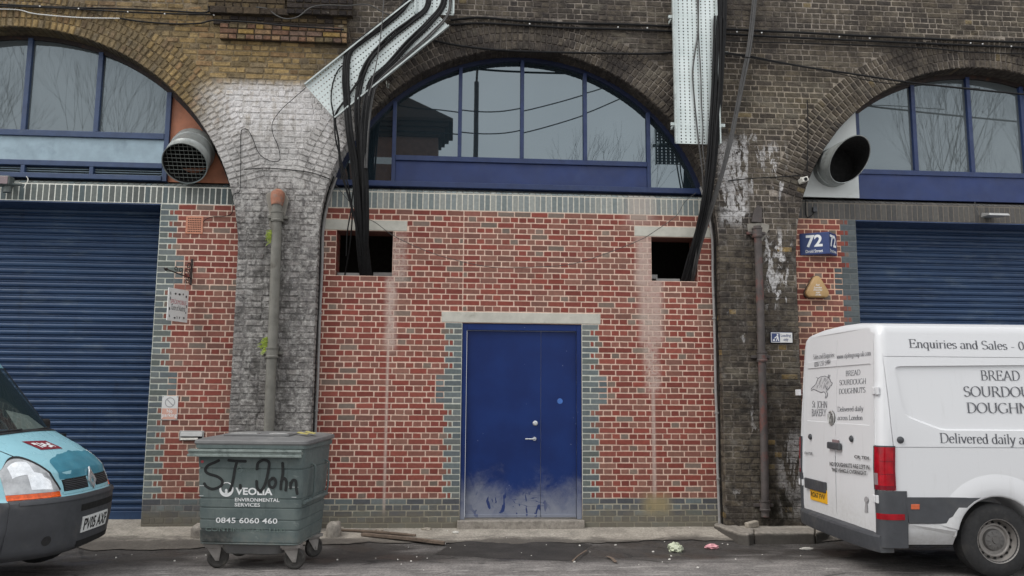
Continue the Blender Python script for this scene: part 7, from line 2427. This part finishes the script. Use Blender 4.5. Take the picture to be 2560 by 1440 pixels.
for a, b in ((-0.54, -0.1), (0.1, 0.54)):
    gr = spatch("grille", 4.35, 5.55, MAT['black'], a, b, 14, 8, off=0.004, back=-0.01)
    for k in range(6): spatch("grille_bar", 4.45 + k * 0.18, 4.53 + k * 0.18, MAT['plastic'], a + 0.01, b - 0.01, 14, 2, off=0.009, back=-0.004, parent=gr)
spatch("grille_surround", 4.0, 4.3, MAT['teal'], -0.56, 0.56, 24, 4, off=0.006, back=-0.01)
# diamond badge
mb = MB()
D1 = [(0, 1.0), (0.5, 0), (0, -1.0), (-0.5, 0)]
def dm(k, o): return [S(0.09 * a * 2 * k * 1.0, 5.0 + 1.0 * b * k * 1.05, o) for a, b in D1]
vs = dm(1.0, 0.004) + dm(0.98, 0.018) + dm(0.5, 0.02) + dm(0.48, 0.006)
fs = []
for j in range(3):
    for i in range(4): fs.append((j * 4 + i, j * 4 + (i + 1) % 4, (j + 1) * 4 + (i + 1) % 4, (j + 1) * 4 + i))
mb.add(vs, fs); mb.build("diamond_badge", MAT['chrome'], tv, local=True)
# bumper slots, plate, fog lamp hollow
for s0, s1 in ((2.45, 2.72), (1.0, 1.22), (0.62, 0.82)):
    spatch("bumper_slot", s0, s1, MAT['black'], -0.34, 0.66, 24, 4, off=0.0145)
spatch("bumper_crease", 2.98, 3.1, MAT['plastic'], -0.95, 0.95, 30, 3, off=0.022, back=0.005)
npv = spatch("number_plate", 1.55, 2.2, MAT['plate_white'], -0.30, 0.31, 10, 4, off=0.02, back=0.01)
mb = MB(); q = fit2(sans("PV05 AXF", 0.02), -0.27, 0.28, 1.63, 2.12)
mb.add([S(-u if False else u, v, 0.0225) for u, v in q[0]], q[1]); mb.build("plate_characters", MAT['black_lettering'], npv, local=True)
for tt in (-0.72, 0.72):
    spatch("fog_lamp_hollow", 0, 1, MAT['rubber'], nt=20, ns=4, off=0.014, fn=lambda u, v, tt=tt: (tt + 0.042 * v * math.cos(2 * math.pi * u), 1.5 + 0.2 * v * math.sin(2 * math.pi * u)))
# seams: bonnet shut lines
for tt in (-1, 1):
    spatch("bonnet_seam", 0, 1, MAT['rubber'], nt=2, ns=24, off=0.0015, fn=lambda u, v, tt=tt: (tt * (lerp(0.78, 0.95, v) + 0.012 * u), lerp(7.5, 8.9, v)))
spatch("bonnet_seam", 5.56, 5.64, MAT['rubber'], -0.5, 0.97, 30, 2, off=0.0018)
# mirror on the far side, wipers, wheels
mb = MB(); c = S(1.0, 9.2)
mb.box(-0.03, 0.04, -0.02, 0.12, -0.06, 0.06, M=Matrix.Translation((c.x - 0.12, c.y + 0.02, c.z + 0.05))); mb.build("door_mirror", MAT['rubber'], tv, local=True, bevel=0.03, seg=3)
mb = MB()
mb.tube([S(0.5, 9.15, 0.02), S(0.1, 9.35, 0.03), S(-0.3, 9.5, 0.025)], 0.008, 6); mb.tube([S(-0.2, 9.12, 0.02), S(-0.6, 9.35, 0.03), S(-0.85, 9.5, 0.025)], 0.008, 6)
mb.build("wipers", MAT['rubber'], tv, local=True, smooth=True)
for x in (-0.85, -3.4):
    for s in (-1, 1):
        mb = MB()
        mb.lathe([(0, -0.06), (0.19, -0.07), (0.2, -0.09), (0.28, -0.09), (0.315, -0.06), (0.32, 0.06), (0.28, 0.09), (0, 0.09)], (x, s * 0.80, 0.32), (0, 1, 0), 32)
        mb.build("wheel", MAT['rubber'], tv, local=True, smooth=True, angle=40)
mb = MB(); mb.box(-4.05, -0.62, -0.70, 0.70, 0.24, 0.42); mb.build("underbody", MAT['black'], tv, local=True)
mb = MB()
P = [(-0.85, -0.25, 1.36), (-0.7, 0.1, 1.345), (-0.72, 0.42, 1.345), (-0.95, 0.35, 1.40), (-1.0, 0.0, 1.42)]
mb.box(-1.9, -0.62, -0.72, 0.72, 1.0, 1.28); mb.build("dashboard", MAT['black'], tv, local=True)
mb = MB(); mb.box(-2.0, -1.96, -0.74, 0.74, 0.4, 2.02); mb.build("cab_bulkhead", MAT['rubber'], tv, local=True)
for y in (-0.4, 0.4):
    mb = MB(); mb.box(-1.9, -1.72, y - 0.24, y + 0.24, 0.9, 1.62); mb.box(-1.86, -1.76, y - 0.12, y + 0.12, 1.62, 1.82); mb.build("seat", MAT['rubber'], tv, local=True, bevel=0.05, seg=3)
mb = MB(); mb.lathe([(0.17, -0.012), (0.185, 0), (0.17, 0.012), (0.155, 0), (0.17, -0.012)], (-1.12, 0.38, 1.36), (0.8, 0, 0.5), 24); mb.build("steering_wheel", MAT['rubber'], tv, local=True, smooth=True)
for tt in (-1, 1):
    mb = MB()
    def fb_(u, v, tt=tt):
        p = S(tt, lerp(0.0, 3.55, v))
        return Vector((lerp(p.x, -0.5, u), tt * lerp(abs(p.y), 0.885, min(1, u * 4)), p.z))
    mb.grid(fb_, 10, 16)
    mb.build("bumper_side", MAT['plastic'], tv, local=True, smooth=True)
    mb = MB()
    def fc_(u, v, tt=tt): return Vector((lerp(-1.2, -4.1, u), tt * 0.88, lerp(0.25, 0.72, v)))
    mb.grid(fc_, 8, 4); mb.build("side_rubbing_panel", MAT['plastic'], tv, local=True)

# papers lying on the van's dashboard
mb = MB()
vs = [TO + Vector(p) for p in ((-0.80, 0.18, 1.30), (-0.74, 0.62, 1.30), (-0.98, 0.66, 1.46), (-1.02, 0.30, 1.52), (-0.9, 0.42, 1.44))]
mb.add(vs, [(0, 1, 4), (1, 2, 4), (2, 3, 4), (3, 0, 4)])
tag(mb.build("crumpled_paper", MAT['paper'], None), "crumpled white paper on the turquoise van's dashboard behind the windscreen", "paper")

# ================================================================== LITTER
def scrap(px, py, s, seed, flat=0.25):
    p = onground(px, py, 0.012)
    rg = random.Random(seed)
    n = 7
    mb = MB()
    top = [(s * rg.uniform(0.5, 1.1) * math.cos(2 * math.pi * i / n), s * 0.8 * rg.uniform(0.5, 1.1) * math.sin(2 * math.pi * i / n)) for i in range(n)]
    vs = [(p.x + a, p.y + b, p.z - 0.004) for a, b in top] + [(p.x + a * 0.7, p.y + b * 0.7, p.z + s * flat * rg.uniform(0.6, 1.6)) for a, b in top]
    fs = [tuple(range(n, 2 * n))] + [(i, (i + 1) % n, n + (i + 1) % n, n + i) for i in range(n)]
    mb.add(vs, fs)
    return mb
Z3 = lambda u, v: (820 + u / 3.765, 1200 + v / 3.765)
Z4 = lambda u, v: (1400 + u / 3.657, 1200 + v / 3.657)
spots = [Z3(*q) for q in ((755, 632), (657, 748), (780, 763), (835, 722), (935, 735), (690, 790), (1098, 600), (1153, 637), (1290, 617), (1680, 545), (1820, 685), (1914, 712), (2055, 610), (2365, 615), (2468, 675), (2318, 770), (900, 846), (1120, 478), (450, 735), (85, 750))]
spots += [Z4(*q) for q in ((508, 594), (130, 750), (850, 655), (955, 563), (1015, 693), (935, 748), (1000, 725), (1485, 580), (1535, 590), (1605, 722), (1850, 680), (2200, 690), (475, 440), (765, 440), (1185, 432), (180, 598), (2440, 810), (1260, 800), (720, 772))]
spots += [(515, 1388), (492, 1394), (437, 1402), (330, 1386), (240, 1387), (290, 1394)]
for i, (x, y) in enumerate(spots):
    mb = scrap(x, y, random.choice((0.007, 0.009, 0.012, 0.016)), i, 0.35)
    tag(mb.build("litter_scrap", MAT['paper'], None), "tiny pale scrap of litter trodden into the street", "litter", "pale litter scraps on the ground")
def crumple(name, px, py, s, mat, label, seed):
    p = onground(px, py, 0.01)
    bm = bmesh.new(); bmesh.ops.create_icosphere(bm, subdivisions=3, radius=1)
    for v in bm.verts:
        d = v.co.copy(); k = 1 + 0.45 * noise.noise(d * 2.2 + Vector((seed, 1, 2))) + 0.2 * noise.noise(d * 5 + Vector((seed, 0, 0)))
        v.co = Vector((d.x * s[0] * k, d.y * s[1] * k, max(-0.01, d.z * s[2] * k + s[2] * 0.5)))
    mb = MB(); mb.add([v.co + p for v in bm.verts], [tuple(v.index for v in f.verts) for f in bm.faces]); bm.free()
    return tag(mb.build(name, mat, None), label, "litter")
crumple("plastic_bag", *Z4(1055, 650), (0.085, 0.07, 0.065), MAT['bag'], "crumpled pale green plastic bag in the wet gutter", 2.0)
crumple("paper_tissue", *Z4(1390, 622), (0.08, 0.05, 0.028), MAT['tissue'], "crumpled pink and white tissue in the gutter near the kerb island", 5.0)
crumple("paper_scrap", *Z4(2255, 634), (0.075, 0.022, 0.016), MAT['paper'], "long white paper scrap in the gutter below the kerb island", 9.0)
crumple("paper_scrap", *Z3(1200, 497), (0.04, 0.045, 0.014), MAT['paper'], "white paper scrap on the pavement left of the door step", 12.0)
for i, (q, s) in enumerate(((Z3(210, 445), 0.075), (Z3(480, 475), 0.06), (Z3(925, 468), 0.065), (Z4(1205, 400), 0.075), (Z3(130, 452), 0.05))):
    crumple("rubble_heap", *q, (s, s * 0.5, s * 0.3), MAT['rubble'], ["pale rubble heap beside the guard stone right of the bin", "small flat rubble heap between the sticks and the brick wall", "flaky rubble heap near the wall midway from the bin to the door", "sandy rubble heap left of the kerb island", "rubble lump touching the guard stone, farthest left of the rubble"][i], 20 + i)
def stick(a, b, wd, th, label):
    A, B = onground(*a, 0.016), onground(*b, 0.016)
    d = (B - A); L = d.length; ang = math.atan2(d.y, d.x)
    mb = MB()
    n = 8
    vs = []; fs = []
    for i in range(n + 1):
        t = i / n; c = A.lerp(B, t); s = Vector((-math.sin(ang), math.cos(ang), 0)) * wd / 2 * (1 + 0.1 * math.sin(i * 2.1))
        zc = gz(c.x, c.y) + 0.014 + 0.012 * math.sin(math.pi * t)
        for sg, h in ((-1, 0), (1, 0), (1, th), (-1, th)): vs.append((c.x + s.x * sg, c.y + s.y * sg, zc + h))
    for i in range(n):
        for k in range(4): fs.append((i * 4 + k, i * 4 + (k + 1) % 4, (i + 1) * 4 + (k + 1) % 4, (i + 1) * 4 + k))
    fs += [(3, 2, 1, 0), (n * 4, n * 4 + 1, n * 4 + 2, n * 4 + 3)]
    mb.add(vs, fs)
    return tag(mb.build("timber_batten", MAT['wood'], None, bevel=0.004), label, "timber")
stick(Z3(85, 474), Z3(825, 528), 0.05, 0.02, "thin weathered timber batten nearer the brick wall")
stick(Z3(320, 522), Z3(1095, 606), 0.06, 0.035, "thicker weathered timber batten nearer the road")
stick(Z4(115, 745), Z4(245, 645), 0.02, 0.01, "short dark splinter lying on the right edge of the tarmac patch")
stick(Z4(430, 700), Z4(510, 752), 0.035, 0.008, "flat dark sliver of wood on the road right of the tarmac patch")

# ================================================================== ACROSS THE STREET (seen mirrored in the windows)
YM = 0.085
def across(px, py, Y):
    """point behind the camera whose mirror image in the window plane is seen at the pixel"""
    p = at(px, py, 2 * YM - Y); return Vector((p.x, Y, p.z))
e0 = across(1132, 308, -16.6)
w0 = across(1094, 390, -17.0)
hs_ = thing("brick_house", "dark brick house with overhanging eaves, mirrored in the middle window's left panes", "house", (w0.x - 3, -18, -0.4))
HX0, HX1 = w0.x - 5.6, w0.x
mb = MB(); mb.box(HX0, HX1, -18.4, -17, -0.4, e0.z); mb.build("house_wall", MAT['housebrick'], hs_)
mb = MB(); mb.box(HX0 - 0.1, HX1 + 0.1, -18.5, -16.9, e0.z - 0.3, e0.z - 0.16); mb.box(HX0 - 0.2, HX1 + 0.22, -18.6, -16.8, e0.z - 0.1595, e0.z); mb.box(HX0 - 0.3, HX1 + 0.36, -18.7, -16.7, e0.z + 0.001, e0.z + 0.16); mb.box(HX0 - 0.4, e0.x, -18.8, -16.6, e0.z + 0.1605, e0.z + 0.27); mb.build("eaves", MAT['slate'], hs_, bevel=0.02)
mb = MB(); rz = e0.z + 0.27; hz = rz + 1.3
mb.add([(HX0 - 0.4, -18.8, rz), (e0.x, -18.8, rz), (e0.x, -16.6, rz), (HX0 - 0.4, -16.6, rz), (HX0 + 1.2, -17.7, hz), (HX1 - 1.5, -17.7, hz)], [(0, 1, 5, 4), (1, 2, 5), (2, 3, 4, 5), (3, 0, 4)]); mb.build("hipped_roof", MAT['slate'], hs_)
zb1 = across(950, 392, -17).z
mb = MB(); mb.box(HX0, HX1 + 0.02, -17.03, -16.99, zb1 - 0.12, zb1 + 0.12); mb.build("white_string_course", MAT['whitepaint'], hs_)
for i in range(4):
    x = HX0 + 0.8 + i * 1.4
    mb = MB(); mb.box(x, x + 0.8, -16.985, -16.96, 3.0, 4.6); mb.build("house_window", MAT['glass'], hs_)
lp0 = across(1187, 300, -13.0)
ls = thing("street_lamp", "dark street lamp column mirrored in the middle window's second pane", "street lamp", (lp0.x, -13, -0.4))
zt1_ = across(1187, 205, -13).z; zt2_ = across(1190, 172, -13).z
mb = MB(); mb.tube([(lp0.x, -13, -0.4), (lp0.x, -13, zt1_)], [0.085, 0.07], 12); mb.build("column", MAT['iron'], ls, smooth=True)
mb = MB(); mb.tube(curve([(lp0.x, -13, zt1_), (lp0.x + 0.02, -13, zt2_), (lp0.x + 0.1, -12.9, zt2_ + 1.0), (lp0.x + 0.5, -12.5, zt2_ + 1.5)], 5), 0.035, 8); mb.build("bracket_arm", MAT['iron'], ls, smooth=True)
mb = MB(); mb.box(lp0.x + 0.4, lp0.x + 0.75, -12.65, -12.0, zt2_ + 1.45, zt2_ + 1.58); mb.build("lamp_head", MAT['lampgrey'], ls, bevel=0.03)
for lab, px in (("upper overhead wire mirrored across the middle window", [(700, 190), (989, 256), (1101, 269), (1209, 280), (1300, 271), (1450, 232), (1550, 195), (1800, 60)]), ("lower overhead wire mirrored across the middle window", [(700, 250), (989, 318), (1120, 328), (1209, 335), (1300, 326), (1445, 285), (1550, 242), (1800, 130)])):
    P = [across(x, y, -12.0) for x, y in px]
    mb = MB(); mb.tube(curve(P, 5), 0.018, 6); tag(mb.build("overhead_wire", MAT['cable'], None, smooth=True), lab, "wire")
def bare_tree(px, pb, ptop, Y, label, seed, spread=0.5, depth=6):
    b = across(px, pb, Y); tp = across(px, ptop, Y)
    base = Vector((b.x, Y, -0.4)); H = tp.z + 0.4
    t = thing("bare_tree", label, "tree", base, 0, "bare trees across the street")
    rg = random.Random(seed)
    tk, cr = MB(), MB()
    def grow(p, d, L, r, lev):
        q = p
        pts = [p]
        for i in range(3):
            d = (d + Vector((rg.uniform(-.12, .12), rg.uniform(-.12, .12), 0.06))).normalized()
            q = q + d * (L / 3); pts.append(q)
        (tk if lev < 2 else cr).tube(pts, [lerp(r, r * 0.6, i / 3) for i in range(4)], 6 if lev < 2 else 4, caps=False)
        if lev >= depth: return
        for k in range(3 if lev < 5 else 2):
            a = rg.uniform(0, 2 * math.pi); s = spread * rg.uniform(0.6, 1.3)
            nd = (d + Vector((math.cos(a) * s, math.sin(a) * s, rg.uniform(-0.1, 0.3)))).normalized()
            grow(q, nd, L * rg.uniform(0.62, 0.8), r * 0.58, lev + 1)
    grow(base, Vector((0, 0, 1)), H * 0.36, H * 0.0042, 0)
    tk.build("trunk", MAT['bark'], t, smooth=True); cr.build("branches", MAT['bark'], t)
bare_tree(150, 330, 195, -18, "bare tree mirrored in the left window's second pane", 3, 0.38)
bare_tree(45, 330, 255, -22, "smaller bare tree mirrored at the left window's edge", 8, 0.36)
bare_tree(1425, 430, 415, -20, "low bare treetop mirrored in the middle window's third and fourth panes", 5, 0.4, 5)
bare_tree(2330, 430, 260, -17, "slender bare tree mirrored in the right window's second pane", 12, 0.35)
bare_tree(2465, 430, 245, -19, "bare tree mirrored in the right window's third pane", 15, 0.4)
